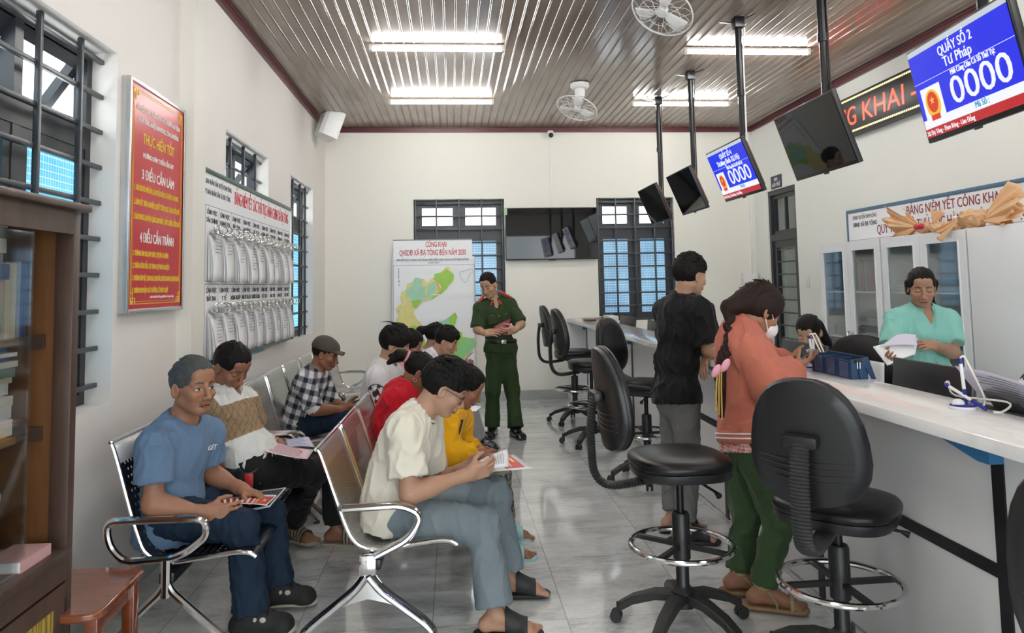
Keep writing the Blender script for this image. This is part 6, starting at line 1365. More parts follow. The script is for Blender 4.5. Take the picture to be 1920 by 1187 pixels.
# -- man in the white patterned shirt
J = dict(pel=A_(770, 742, 6.62), nb=A_(812, 668, 6.60), sR=A_(800, 682, 6.44), sL=A_(826, 680, 6.76), eR=A_(815, 722, 6.40), wR=A_(858, 702, 6.46), eL=A_(842, 720, 6.78), wL=A_(866, 700, 6.66), kR=A_(870, 762, 6.50), kL=A_(878, 756, 6.72), aR=Z_(885, 832, .09), aL=Z_(895, 825, .09), hc=A_(837, 640, 6.58), F=(.88, -.20, -.40), tR=(1, 0, 0), tL=(1, 0, 0), hand={'R': ((.7, .2, .6), (-.3, .8, .2), .5, .4), 'L': ((.7, -.2, .6), (-.3, -.8, .2), .5, .4)})
J['hR'] = J['pel'] + V3(.03, -.09, -.02); J['hL'] = J['pel'] + V3(.03, .09, -.02); J['mid'] = (J['pel'] + J['nb']) / 2 - V3(.07, 0, 0)
f = Fig(J, 1.0, 1.0, SK4); bones('whiteshirt', f); t = person('man with short spiky hair in a white speckled shirt, leaning over a leaflet', J['pel'] * V3(1, 1, 0)); f.body(t, .012, .004, .0055)
def speck(V): return np.where((snoise(V, 150, 1) > .62)[:, None], V3(.35, .38, .50), V3(.66, .67, .76))
f.top('shirt', M_attr, t, .018, 1.85, .012, .10, .0075, .004, 20, 24, .066, col=speck); f.collar(M_wcot, t, hgt=.042); f.pants('trousers', M_greytr, t, .016, .085, 1.93, .009, .004, 18, 25); f.hair(M_hair, t, .004, .016, 90, (.5, 0, .3), -.04, .015, .004, 14, .0042, clen=.035)
for k in 'RL': f.shoe(k, M_pshoe, M_black, t)
# -- woman with the ponytail
J = dict(pel=A_(775, 730, 7.2), nb=A_(798, 664, 7.2), sR=A_(784, 678, 7.04), sL=A_(812, 674, 7.36), eR=A_(795, 715, 7.0), wR=A_(832, 722, 7.08), eL=A_(825, 712, 7.36), wL=A_(845, 718, 7.25), kR=A_(868, 748, 7.1), kL=A_(874, 742, 7.3), aR=Z_(882, 815, .09), aL=Z_(888, 808, .09), hc=A_(818, 631, 7.18), F=(.93, .15, -.25), tR=(1, 0, 0), tL=(1, 0, 0), hand={'R': ((.95, .2, 0), (0, .7, .5), .6, .4), 'L': ((.95, -.2, 0), (0, -.7, .5), .6, .4)})
J['hR'] = J['pel'] + V3(.03, -.09, -.02); J['hL'] = J['pel'] + V3(.03, .09, -.02)
f = Fig(J, .97, 1.0, SK4, True); bones('pony', f); t = person('woman with a long black ponytail in a beige top, in front of the map', J['pel'] * V3(1, 1, 0)); f.body(t, .012, .0045, .006)
f.top('beige_top', M_beige, t, .018, 1.9, .012, .10, .009, .004, 20, 26); f.pants('trousers', M_trbk, t, .012, .07, 1.93, .010, .003); f.hair(M_hair, t, .002, .008, 30, (-.9, 0, -.1), -.04, -.01, .0, 15, .0045, extra=[cone(f.hp(-.10, 0, .05), f.hp(-.16, 0, .02), .034, .042), cone(f.hp(-.16, 0, .02), f.hp(-.20, 0, -.10), .042, .040), cone(f.hp(-.20, 0, -.10), f.hp(-.215, 0, -.20), .040, .014)])
for k in 'RL': f.shoe(k, M_pshoe, M_black, t)
# -- police officer standing
J = dict(pel=A_(939, 655, 7.55), nb=A_(926, 566, 7.53), sR=A_(901, 577, 7.50), sL=A_(955, 570, 7.56), eR=A_(895, 618, 7.42), wR=A_(909, 625, 7.24), eL=A_(977, 608, 7.46), wL=A_(966, 619, 7.26), hR=A_(929, 666, 7.54), hL=A_(950, 666, 7.56), kR=A_(924, 733, 7.50), kL=A_(961, 735, 7.52), aR=Z_(923, 800, .085), aL=Z_(967, 803, .085), hc=A_(916, 535, 7.47), F=(-.42, -.80, -.38), U=(-.12, 0, 1), tR=(-.25, -1, 0), tL=(.30, -1, 0), hand={'R': ((.85, -.45, .1), (.3, .6, -.4), .6, .5), 'L': ((-.85, -.35, -.1), (-.2, .8, .3), .6, .5)})
f = Fig(J, 1.0, 1.0, SK3, build=.93); bones('officer', f); t = person('police officer in a green uniform with red shoulder boards, standing and reading a red leaflet', (J['aR'] + J['aL']) / 2 * V3(1, 1, 0)); f.body(t, .010, .0032, .0042)
f.top('uniform_shirt', M_green, t, .016, .92, .020, .03, .0065, .0035, 22, 30, .060, .55); f.collar(M_green, t, .062, .04, op=1.0); f.pants('uniform_trousers', M_green, t, .012, .082, 1.98, .0075, .003, 16, 31, .08, .072)
M_sb = mat('red_braid', (.50, .03, .02), .5); M_gold = mat('gold_metal', (.75, .52, .16), .3, .8)
for k, sg in (('R', -1), ('L', 1)):
    o = J['s' + k]; i_ = J['nb'] + f.ac * sg * .06; d = nrm(o - i_ - f.up * .03); c = i_ * .36 + o * .64 + f.up * .088; sl = nrm(d); up_ = nrm(np.cross(np.cross(sl, V3(0, 0, 1)), sl)); fw = np.cross(sl, up_)
    b = MB().obox(tuple(c), (tuple(sl * .075), tuple(fw * .036), tuple(up_ * .010)), .004).build('shoulder_board', M_sb, t); st = MB()
    for q in (-1, 1): st.obox(tuple(c + up_ * .0105 + fw * q * .014), (tuple(sl * .070), tuple(fw * .0035), tuple(up_ * .001)))
    st.ball(tuple(c + up_ * .012 + sl * .045), .009).ball(tuple(c + up_ * .012 - sl * .05), .006); st.build('gold_stripes', M_gold, b)
    MB().obox(tuple(J['nb'] + f.fr * .083 + f.ac * sg * .045 - f.up * .005), (tuple(f.ac * .010), tuple(nrm(f.up - f.ac * sg * .5) * .024), tuple(f.fr * .003)), .001).build('collar_tab', M_sb, t)
    pk = MB().obox(tuple(f.sp(.66) + f.fr * .131 + f.ac * sg * .072), (tuple(f.ac * .045), tuple(f.up * .048), tuple(f.fr * .004)), .003).build('chest_pocket', M_green, t); MB().ball(tuple(f.sp(.74) + f.fr * .140 + f.ac * sg * .072), .006).build('button', M_gold, pk)
for q in (.88, .72, .56): MB().ball(tuple(f.sp(q) + f.fr * (.135 - .035 * max(0, q - .72) * 5)), .007).build('button', M_gold, t)
bc = J['pel'] + f.upp * .085; bel = MB().tube([tuple(bc + f.acp * .158 * math.cos(a) + f.frp * .122 * math.sin(a)) for a in [2 * PI * i / 36 for i in range(36)]], .022, 8, closed=True, flat=(1, .3)).build('belt', M_black, t)
MB().obox(tuple(bc + f.frp * .130), (tuple(f.acp * .025), tuple(f.upp * .021), tuple(f.frp * .004)), .002).build('buckle', mat('pale_brass', (.62, .55, .42), .3, .7), bel)
f.hair(M_hair, t, -.003, .018, 60, (.5, 0, -.2), -.03, .02, .0, 16, .0036, line=.022, clen=.025); MB().tube([tuple(J['wL'] + V3(.006 * math.cos(a), .026 * math.cos(a), .026 * math.sin(a))) for a in [2 * PI * i / 14 for i in range(14)]], .005, 5, closed=True).build('watch_band', M_gold, t)
for k in 'RL': f.shoe(k, M_pshoe, M_black, t, 'leather_shoe', .012)
# -- young man in the black T-shirt at the counter
J = dict(pel=A_(1268, 742, 4.42), nb=A_(1277, 562, 4.42), sR=A_(1312, 580, 4.28), sL=A_(1247, 583, 4.56), eR=A_(1331, 655, 4.24), wR=A_(1338, 668, 4.46), eL=A_(1290, 668, 4.72), wL=A_(1330, 655, 4.56), hR=A_(1282, 750, 4.34), hL=A_(1262, 748, 4.52), kR=A_(1292, 868, 4.34), kL=A_(1262, 862, 4.56), aR=Z_(1283, 985, .10), aL=Z_(1262, 965, .10), hc=A_(1294, 517, 4.40), F=(.92, .36, -.14), tR=(.95, -.25, 0), tL=(.95, .1, 0), hand={'R': ((.9, .4, -.1), (0, 0, -1), .4, .3), 'L': ((-.42, -.25, -.80), (.75, .1, -.45), .40, .2)})
J['wR'] = V3(1.60, 4.44, 1.085); J['wL'] = V3(1.515, 4.30, 1.085); J['eL'] = V3(1.53, 4.53, 1.10)
f = Fig(J, 1.0, 1.0, SK4, lids='open'); bones('black', f); t = person('young man in black T-shirt and grey jeans leaning on the counter', (J['aR'] + J['aL']) / 2 * V3(1, 1, 0)); f.body(t, feet=('R', 'L'))
f.top('t_shirt', M_blackc, t, .020, .86, .022, .045, .0065, .0045, 18, 33, .064); f.pants('jeans', M_jgrey, t, .010, .064, 1.93, .0075, .0045, 22, 34, .07, .056, .082)
f.hair(M_hair, t, .006, .022, 120, (.7, 0, -.45), -.04, .022, .006, 18, .003, line=-.006, clen=.04)
for k in 'RL': so = f.slide(k, M_slide, M_slide, t, strap=(.04, .14))
# -- woman in the coral jacket
J = dict(pel=A_(1405, 815, 3.50), nb=A_(1390, 622, 3.50), sR=A_(1412, 660, 3.35), sL=A_(1410, 650, 3.66), eR=A_(1448, 722, 3.30), wR=A_(1486, 693, 3.42), eL=A_(1455, 705, 3.72), wL=A_(1480, 677, 3.60), hR=A_(1415, 838, 3.42), hL=A_(1400, 835, 3.60), kR=A_(1462, 965, 3.36), kL=A_(1400, 955, 3.60), aR=Z_(1430, 1102, .10), aL=Z_(1385, 1075, .10), hc=A_(1424, 583, 3.50), F=(.84, .16, -.52), tR=(.90, -.35, 0), tL=(.95, -.2, 0), hand={'R': ((.9, .25, .25), (-.3, .7, .6), .6, .5), 'L': ((.92, -.2, .1), (0, -.3, .9), .5, .4)})
J['mid'] = (J['pel'] + J['nb']) / 2 - V3(.045, 0, -.02)
f = Fig(J, .97, 1.02, SK1, True, .92); bones('coral', f); t = person('woman in a coral jacket and face mask with a long braid, at the counter', (J['aR'] + J['aL']) / 2 * V3(1, 1, 0)); f.body(t, .010, .003, .004, feet=('R', 'L'))
def ging(V): a = (np.sin(V[:, 2] * 2 * PI / .016) > 0).astype(float) + (np.sin((V[:, 0] * .7 + V[:, 1] * .7) * 2 * PI / .016) > 0); return V3(.62, .10, .09) * (a[:, None] / 2) + V3(.72, .62, .58) * (1 - a[:, None] / 2)
pz = J['pel']; f.garment('gingham_shirt', [cone(pz + f.upp * .05, pz - f.upp * .075, .165, .178, True, f.frp, .78)], M_attr, t, .005, .02, (), (), .006, 34, 36, V3(0, 0, 1), ging, 1, .15)
f.top('jacket', M_coral, t, .030, 1.90, .026, .02, .0065, .0075, 16, 37, .064, k=.05)
bd = lambda z, r, h_, m_, n_: MB().tube([tuple(pz + f.upp * z + f.acp * (.172 + r) * math.cos(a) + f.frp * (.132 + r) * math.sin(a)) for a in [2 * PI * i / 44 for i in range(44)]], h_, 8, closed=True, flat=(1, .4)).build(n_, m_, t)
bd(-.005, .012, .030, M_coral, 'rib_hem'); bd(.008, .0245, .0035, M_wcot, 'hem_stripe'); bd(-.012, .0245, .0035, M_wcot, 'hem_stripe')
for r_, u_, mm in ((.069, .020, M_coral), (.0725, .010, M_wcot), (.074, -.002, M_coral)): MB().tube([tuple(J['nb'] + f.fr * .012 + f.up * u_ + f.fr * r_ * math.cos(a) + f.ac * r_ * math.sin(a) - f.up * .02 * math.cos(a)) for a in [2 * PI * i / 28 for i in range(28)]], .0085, 6, closed=True).build('collar_band', mm, t)
f.pants('olive_trousers', M_greent, t, .016, .064, 1.95, .0075, .006, 16, 38, .06, .072, .095)
for k in 'RL': e = J['a' + k] + (J['k' + k] - J['a' + k]) * .08; f.garment('elastic_cuff', [cone(e + V3(0, 0, .02), e - V3(0, 0, .012), .050, .046, True)], M_greent, t, .006, .01, (), (), .003, 60, 3)
p = f.hp; br = [cone(p(-.09, .0, .0), p(-.15, 0, -.07), .062, .040)]; q0 = p(-.15, 0, -.07); wp = [q0, A_(1366, 640, 3.42), A_(1354, 672, 3.36), A_(1350, 702, 3.34), A_(1351, 728, 3.34)]; seg = []
for a, b in zip(wp, wp[1:]):
    for z_ in (0, .33, .66): seg.append(a + (b - a) * z_)
for i, c in enumerate(seg): 
    dn = nrm(seg[min(i + 1, len(seg) - 1)] - seg[max(0, i - 1)]); sx = np.cross(dn, V3(0, 1, 0)); r_ = .026 - .0007 * i
    for g_ in (-1, 1): br.append(ell(c + sx * g_ * .010 + dn * .008 * g_, [nrm(dn + sx * g_ * -.7), nrm(np.cross(nrm(dn + sx * g_ * -.7), V3(0, 1, 0))), V3(0, 1, 0)], [r_ * 1.15, r_ * .62, r_ * .8]))
br.append(cone(wp[-1], A_(1354, 780, 3.36), .026, .012))
f.hair(M_hbrown, t, .010, .010, 26, (-.9, 0, -.35), -.075, -.055, .0, 20, .0032, extra=br, line=-.002, clen=.05)
mk = [ell(p(.070, 0, -.058), f.HA, np.array([.052, .058, .050]) * f.hs), ell(p(.098, 0, -.045), f.HA, np.array([.026, .028, .034]) * f.hs)]; fl = Field(*bounds(mk), .004); [fl.add(q, .02) for q in mk]; fl.cut(p(.045, 0, 0), -f.F - f.U * .1); fl.cut(p(0, 0, -.012), f.U - f.F * .15); mo = sdf_object('face_mask', fl, m_cloth('white_mask', (.78, .72, .74), .8, .03), t, 1)
lp = MB()
for g_ in (-1, 1): lp.tube([tuple(p(.062, g_ * .055, -.025)), tuple(p(.02, g_ * .078, -.005)), tuple(p(-.005, g_ * .083, .01))], .0022, 5).tube([tuple(p(.055, g_ * .058, -.085)), tuple(p(.015, g_ * .076, -.055)), tuple(p(-.012, g_ * .080, -.03))], .0022, 5)
lp.build('ear_loops', M_inkw, mo)
bw = A_(1347, 690, 3.30); rb = MB()
for g_, dy in ((-1, .0), (1, .0)): rb.ball(tuple(bw + V3(.022 * g_ + .01, -.005, .012 * g_)), (.034, .012, .018), 10, 6, Matrix.Rotation(-1.0, 3, 'Y'))
rb.build('pink_bow', mat('pink_ribbon', (.75, .33, .42), .45), t); yr = MB()
for q in range(3): yr.tube([tuple(bw + V3(-.006 + .008 * q, -.004 * q, -.01)), tuple(bw + V3(-.014 + .010 * q, -.004 * q, -.09)), tuple(bw + V3(-.020 + .014 * q, 0, -.19 - .02 * q))], .008, 6, flat=(.3, 1))
yr.build('yellow_ribbon', mat('yellow_ribbon', (.72, .48, .12), .5), t)
M_strap = mat('olive_strap', (.30, .27, .13), .5)
for k in 'RL':
    A, tv = J['a' + k], nrm(J['t' + k]); so = f.slide(k, M_strap, mat('tan_sole', (.28, .17, .085), .6), t, 'strap_sandal', strap=(.115, .135)); sd = np.cross(V3(0, 0, 1), tv); st = MB()
    st.tube([tuple(A + tv * .040 * math.cos(a) + sd * .036 * math.sin(a) + V3(0, 0, .008 - .012 * math.cos(a))) for a in [2 * PI * i / 20 for i in range(20)]], .006, 5, closed=True, flat=(1, .35))
    for g_ in (-1, 1): st.tube([tuple(A + tv * .02 + sd * .037 * g_ + V3(0, 0, .0)), tuple(A + tv * .055 + sd * .040 * g_ - V3(0, 0, .045)), tuple(A + tv * .06 + sd * .042 * g_ - V3(0, 0, .075))], .005, 5)
    st.build('ankle_strap', M_strap, so)
# -- clerk in mint standing behind the counter
J = dict(pel=A_(1738, 715, 4.62), nb=A_(1727, 582, 4.60), sR=A_(1680, 600, 4.62), sL=A_(1778, 600, 4.62), eR=A_(1668, 668, 4.52), wR=A_(1668, 676, 4.32), eL=A_(1786, 660, 4.52), wL=A_(1752, 648, 4.34), hR=A_(1710, 730, 4.62), hL=A_(1762, 730, 4.62), aR=V3(2.78, 4.6, .09), aL=V3(2.98, 4.6, .09), kR=V3(2.79, 4.58, .48), kL=V3(2.98, 4.58, .48), hc=A_(1728, 538, 4.53), F=(-.42, -.84, -.30), tR=(-.3, -1, 0), tL=(-.2, -1, 0), hand={'R': ((-.45, -.75, .15), (.55, -.1, .6), .55, .5), 'L': ((-.90, -.35, .12), (-.3, .6, -.5), .5, .5)})
f = Fig(J, .98, 1.02, (.37, .20, .13), True, 1.05); bones('mint', f); t = person('woman clerk in a mint short-sleeved shirt standing and reading papers behind the counter', V3(2.88, 4.6, 0)); f.body(t, .010, .003, .004)
f.top('shirt', M_teal, t, .018, .74, .020, .16, .0065, .004, 20, 40, .058, .9); f.collar(M_teal, t, .062, .038, op=1.5); f.pants('trousers', M_trbk, t, .012, .075, 1.95, .010, .003)
for q in (.78, .62, .46, .30): MB().ball(tuple(f.sp(q) + f.fr * (.134 + .02 * (q > .5) - .03 * (q > .7))), .0055).build('button', M_teal, t)
f.hair(M_hair, t, -.002, -.004, 0, (-.9, 0, -.3), -.045, -.025, .0, 22, .0034, line=.012, clen=.04, extra=[cone(f.hp(-.08, .02, -.01), f.hp(-.075, .045, -.10), .05, .036), cone(f.hp(-.075, .045, -.09), f.hp(-.06, .085, -.20), .034, .018), cone(f.hp(-.02, -.075, .02), f.hp(-.06, -.06, -.05), .022, .026), cone(f.hp(-.02, .075, .02), f.hp(-.06, .06, -.05), .022, .026), cone(f.hp(.0, .084, .03), f.hp(-.004, .086, -.035), .008, .003), cone(f.hp(.0, -.084, .03), f.hp(-.004, -.086, -.035), .008, .003)])
MB().tube([tuple(J['wL'] + (J['eL'] - J['wL']) * .18 + V3(.02 * math.cos(a), .012 * math.cos(a), .031 * math.sin(a))) for a in [2 * PI * i / 16 for i in range(16)]], .006, 5, closed=True, flat=(1, .6)).build('bracelet', mat('tan_band', (.55, .30, .14), .5), t)
for k in 'RL': f.shoe(k, M_shoe, M_black, t)
# -- clerk seated behind her monitor
J = dict(pel=V3(2.86, 5.32, .52), nb=A_(1538, 660, 5.28), sR=A_(1508, 680, 5.36), sL=A_(1562, 682, 5.22), eR=A_(1500, 735, 5.25), wR=V3(2.42, 5.2, .80), eL=A_(1560, 740, 5.12), wL=V3(2.46, 5.05, .80), hR=V3(2.84, 5.41, .50), hL=V3(2.84, 5.23, .50), kR=V3(2.55, 5.42, .52), kL=V3(2.55, 5.22, .52), aR=V3(2.62, 5.42, .09), aL=V3(2.62, 5.22, .09), hc=A_(1517, 623, 5.22), F=(-.62, -.62, -.48), tR=(-1, 0, 0), tL=(-1, 0, 0), hand={'R': ((-1, 0, 0), (0, 0, -1), .3, .2), 'L': ((-1, 0, 0), (0, 0, -1), .3, .2)})
f = Fig(J, .95, 1.0, SK3, True); bones('seated', f); t = person('long-haired woman clerk in black sitting behind the monitor beside the coral jacket', J['pel'] * V3(1, 1, 0)); f.body(t, .011, .0034, .005)
f.top('black_top', M_blackc, t, .018, 1.9, .012, .1, .008, .004, 20, 44); f.pants('trousers', M_trbk, t, .012, .07, 1.93, .010, .003); f.hair(M_hair, t, .002, .004, 10, (-.6, 0, -.7), -.06, -.05, .0, 23, .0036, line=.010, clen=.05, extra=[cone(f.hp(-.08, .03, .0), f.hp(-.08, .06, -.14), .055, .05), cone(f.hp(-.08, .06, -.14), f.hp(-.04, .09, -.26), .05, .025), cone(f.hp(-.07, -.05, 0), f.hp(-.07, -.06, -.12), .04, .03)])
for k in 'RL': f.shoe(k, M_shoe, M_black, t)
# -- clerk at the right edge, only a sleeve shows
J = dict(pel=V3(2.78, 2.86, .52), nb=V3(2.66, 2.90, 1.02), sR=V3(2.62, 3.05, .98), sL=V3(2.62, 2.74, .98), eR=V3(2.50, 3.07, .77), wR=V3(2.30, 2.98, .80), eL=V3(2.52, 2.68, .78), wL=V3(2.32, 2.78, .80), hR=V3(2.76, 2.95, .50), hL=V3(2.76, 2.77, .50), kR=V3(2.52, 2.95, .52), kL=V3(2.52, 2.77, .52), aR=V3(2.60, 2.95, .09), aL=V3(2.60, 2.77, .09), hc=V3(2.60, 2.89, 1.20), F=(-.95, 0, -.3), tR=(-1, 0, 0), tL=(-1, 0, 0), hand={'R': ((-1, 0, 0), (0, 0, -1), .3, .2), 'L': ((-1, 0, 0), (0, 0, -1), .3, .2)})
J = {k: (v + V3(-.085, 0, .0) if isinstance(v, np.ndarray) else v) for k, v in J.items()}
f = Fig(J, .95, 1.0, SK3, True); t = person('clerk in a white ruched blouse cut off by the right edge of the picture', J['pel'] * V3(1, 1, 0)); f.body(t, .014, .006, .007)
f.top('white_blouse', M_wcot, t, .026, 1.9, .03, .1, .007, .009, 44, 46, st=1.0) if 0 else f.top('white_blouse', M_wcot, t, .026, 1.9, .03, .1, .007, .008, 40, 46); f.pants('trousers', M_trbk, t, .012, .07, 1.93, .012, 0); f.hair(M_hair, t, .004, .008, 0, nape=-.06, side=-.05, h=.006)
for k in 'RL': f.shoe(k, M_shoe, M_black, t)
# ---------------------------------------------------------------- things held, lying and standing about
M_ltred = mat('red_leaflet', (.52, .03, .035), .45); M_dkred = mat('dark_red_leaflet', (.16, .012, .022), .5); M_pkpap = mat('pink_paper', (.78, .62, .66), .6); M_lilac = mat('lilac_paper', (.60, .58, .70), .6)
M_clear = mat('clear_sleeve', (.75, .78, .80), .15)
def sheet(name, label, cat, c4, m, bulge=.012, lines=0, mline=None, margin=.12, n=8, extra=None, two=0, along=0, group=None):
    """paper through four corner points (a, b along the first edge, then c, d opposite), gently curved"""
    a, b, c, d = [np.array(q, float) for q in c4]; nr = nrm(np.cross(b - a, d - a)); o = a
    S = lambda u, v, h=0.0: tuple(a * (1 - u) * (1 - v) + b * u * (1 - v) + c * u * v + d * (1 - u) * v + nr * (bulge * (4 * u * (1 - u)) + h))
    t = thing(name, label, cat, tuple((a + b + c + d) / 4), group)
    MB().grid(lambda u, v: S(u, v), n, n).build('sheet', m, t, solid=.0012, smooth=60)
    for q in range(two): MB().grid(lambda u, v: S(u * (1 - .02 * q) + .02 * q, v * (1 - .03 * q) - .01, -.003 * (q + 1) - .012 * (q + 1) * u * v), n, n).build('sheet', M_paper, t, solid=.0012, smooth=60)
    if lines:
        mb = MB(); r = random.Random(len(label))
        for k in range(lines):
            q = margin + (1 - 2 * margin) * k / max(1, lines - 1); e = 1 - margin - r.random() * .25; w_ = .22 * (1 - 2 * margin) / lines
            for s0 in range(4):
                p0 = margin + (e - margin) * s0 / 4; p1 = margin + (e - margin) * (s0 + 1) / 4
                for h in (.0009, -.0009):
                    pts = [(p0, q - w_), (p1, q - w_), (p1, q + w_), (p0, q + w_)]
                    if along: pts = [(y, x) for x, y in pts]
                    mb.add([S(x, y, h) for x, y in pts], [(0, 1, 2, 3)])
        mb.build('print', mline or M_greyink, t, smooth=0)
    if extra:
        for (u0, u1, v0, v1, mm, nm, h) in extra:
            mb = MB(); k = 6
            for i in range(k):
                x0, x1 = u0 + (u1 - u0) * i / k, u0 + (u1 - u0) * (i + 1) / k; mb.add([S(x0, v0, h), S(x1, v0, h), S(x1, v1, h), S(x0, v1, h)], [(0, 1, 2, 3)])
            mb.build(nm, mm, t, smooth=0)
    return t
# blue T-shirt man's clipboard and leaflet
bars = [(.06 + .12 * k, .11 + .12 * k, .06, .75, M_inkw, 'white_lines', .0025) for k in range(5)] + [(.66, .70, .06, .6, M_inkw, 'white_lines', .0025), (.73, .77, .06, .7, M_yel, 'yellow_title', .0025), (.86, .92, .3, .5, M_yel, 'yellow_emblem', .0025)]
t = thing('clipboard', 'black edged clipboard on the blue T-shirt man\'s lap, under his red leaflet', 'clipboard', tuple(A_(480, 935, 3.50)))
q = [A_(405, 965, 3.42), A_(505, 945, 3.42), A_(534, 912, 3.66), A_(440, 925, 3.68)]
q = [np.array(p) for p in q]; nr = nrm(np.cross(q[1] - q[0], q[3] - q[0])); nr = nr if nr[2] > 0 else -nr; q = [p - nr * .010 for p in q]
MB().prism([tuple(p) for p in q], tuple(-nr * .004)).build('board', M_black, t); MB().tube([tuple(p) for p in q], .005, 6, closed=True).build('edge_rail', M_alu, t)
kp = MB()
for i in range(5):
    for j in range(3): p = q[1] * .72 + q[2] * .28; e1 = (q[2] - q[1]); e2 = (q[0] - q[1]); p = q[1] + e1 * (.55 + .11 * j) + e2 * (.12 + .08 * i); kp.ball(tuple(p + nr * .002), (.004, .004, .001), 8, 4)
kp.build('raised_dots', M_greyink, t)
sheet('leaflet', 'red leaflet with white and yellow lines in the blue T-shirt man\'s hands', 'leaflet', [A_(394, 950, 3.42), A_(500, 948, 3.41), A_(521, 928, 3.58), A_(384, 942, 3.60)], M_paper, .010, extra=[(.18, .98, .04, .80, M_ltred, 'red_field', .0014)] + [(.2 + .78 * a, .2 + .78 * b, c_, d_, mm, nn, h) for a, b, c_, d_, mm, nn, h in bars])
# brown shirt man's forms
sheet('form', 'pinkish printed form with a red seal on the brown shirt man\'s knee', 'papers', [A_(495, 845, 3.93), A_(576, 861, 3.93), A_(589, 843, 4.12), A_(504, 827, 4.14)], M_pkpap, -.006, 9, M_dred, .1, extra=[(.72, .80, .55, .7, M_ltred, 'red_seal', .0015)])
sheet('form', 'white printed sheet behind the pinkish form on the brown shirt man\'s lap', 'papers', [A_(540, 838, 4.12), A_(590, 838, 4.12), A_(578, 819, 4.30), A_(535, 826, 4.30)], M_lilac, .004, 6, M_blue)
# black bag between the two men
bp = A_(436, 898, 3.92); bagP = [ell(bp + V3(-.02, 0, -.01), np.eye(3), [.13, .10, .075]), ell(bp + V3(.07, -.02, .02), np.eye(3), [.055, .07, .06])]; fl = Field(*bounds(bagP), .006); [fl.add(p, .03) for p in bagP]; fl.add(ell(bp + V3(.09, -.03, .085), np.eye(3), [.045, .05, .06]), .01, 's')
t = thing('bag', 'black soft bag with a red label on the bench between the two men', 'bag', tuple(bp)); sdf_object('bag_body', fl, m_cloth('black_nylon', (.008, .008, .01), .5), t, 1, None, lambda V, N: .006 * snoise(V, 55, 2))
MB().tube([tuple(bp + V3(.09 + .042 * math.cos(a), -.03 + .048 * math.sin(a), .052 + .012 * math.sin(a))) for a in [2 * PI * i / 20 for i in range(20)]], .006, 6, closed=True).build('rim', M_rub, t)
MB().box(tuple(bp + V3(.085, -.097, -.045)), tuple(bp + V3(.125, -.088, .045)), .003).build('red_label', M_ltred, t)
# phones
def phone(label, c, d, up_, m=M_black, L=.15, W=.072):
    d = nrm(d); n = nrm(np.array(up_) - d * (np.array(up_) @ d)); s_ = np.cross(d, n); t = thing('phone', label, 'phone', tuple(c)); MB().obox(tuple(c), (tuple(d * L / 2), tuple(s_ * W / 2), tuple(n * .004)), .003).build('case', m, t); MB().obox(tuple(np.array(c) + n * .0042), (tuple(d * (L / 2 - .006)), tuple(s_ * (W / 2 - .004)), tuple(n * .0004))).build('display', M_scr, t)
phone('phone held by the man in the olive cap', A_(657, 757, 5.80), (.9, 0, .35), (-.35, 0, .9))
phone('grey-green phone in the hands of the woman in the coral jacket', A_(1500, 669, 3.50), (.9, .05, .45), (-.45, 0, .9), mat('sage_case', (.13, .15, .12), .5))
# cream T-shirt man's papers and the sleeve with the red leaflet
sheet('paper_set', 'stapled white printed papers read by the young man in the cream T-shirt', 'papers', [A_(868, 890, 3.50), A_(953, 872, 3.47), A_(951, 843, 3.66), A_(893, 868, 3.70)], M_white, .008, 20, M_greyink, .10, two=2, along=1)
sheet('leaflet', 'red leaflet in a clear sleeve sticking out behind the cream T-shirt man\'s papers', 'leaflet', [A_(905, 886, 3.62), A_(1000, 878, 3.60), A_(963, 852, 3.80), A_(900, 862, 3.82)], M_clear, .0, extra=[(.48, .88, .10, .95, M_ltred, 'red_field', .0016), (.55, .58, .2, .8, M_yel, 'yellow_lines', .0026), (.62, .64, .2, .8, M_inkw, 'white_lines', .0026), (.74, .80, .5, .75, M_yel, 'yellow_emblem', .0026)])
sheet('leaflet', 'pink and white leaflet held out beyond the girl in yellow', 'leaflet', [A_(856, 774, 4.72), A_(893, 771, 4.70), A_(903, 762, 4.88), A_(864, 760, 4.90)], M_white, .004, extra=[(.1, .6, .1, .7, M_ltred, 'red_field', .0016)])
sheet('leaflet', 'dull pink leaflet held up by the man in the white speckled shirt', 'leaflet', [A_(862, 684, 6.52), A_(868, 680, 6.42), A_(888, 660, 6.46), A_(880, 664, 6.62)], mat('dull_pink_paper', (.30, .17, .15), .6), .004)
sheet('leaflet', 'dark red leaflet with white lines held by the police officer', 'leaflet', [A_(921, 628, 7.20), A_(952, 626, 7.20), A_(958, 597, 7.30), A_(926, 612, 7.30)], M_dkred, .004, 8, mat('dull_pink_ink', (.45, .2, .22), .6), .14)
sheet('paper_set', 'fanned white papers held by the clerk in the mint shirt', 'papers', [A_(1664, 685, 4.22), A_(1716, 664, 4.26), A_(1722, 634, 4.36), A_(1637, 650, 4.30)], M_paper, .014, 0, two=1, n=10); sheet('paper_set', 'lilac sheet on top of the papers in the mint shirt clerk\'s hands', 'papers', [A_(1650, 650, 4.27), A_(1720, 648, 4.26), A_(1718, 628, 4.36), A_(1680, 628, 4.36)], M_lilac, .010)
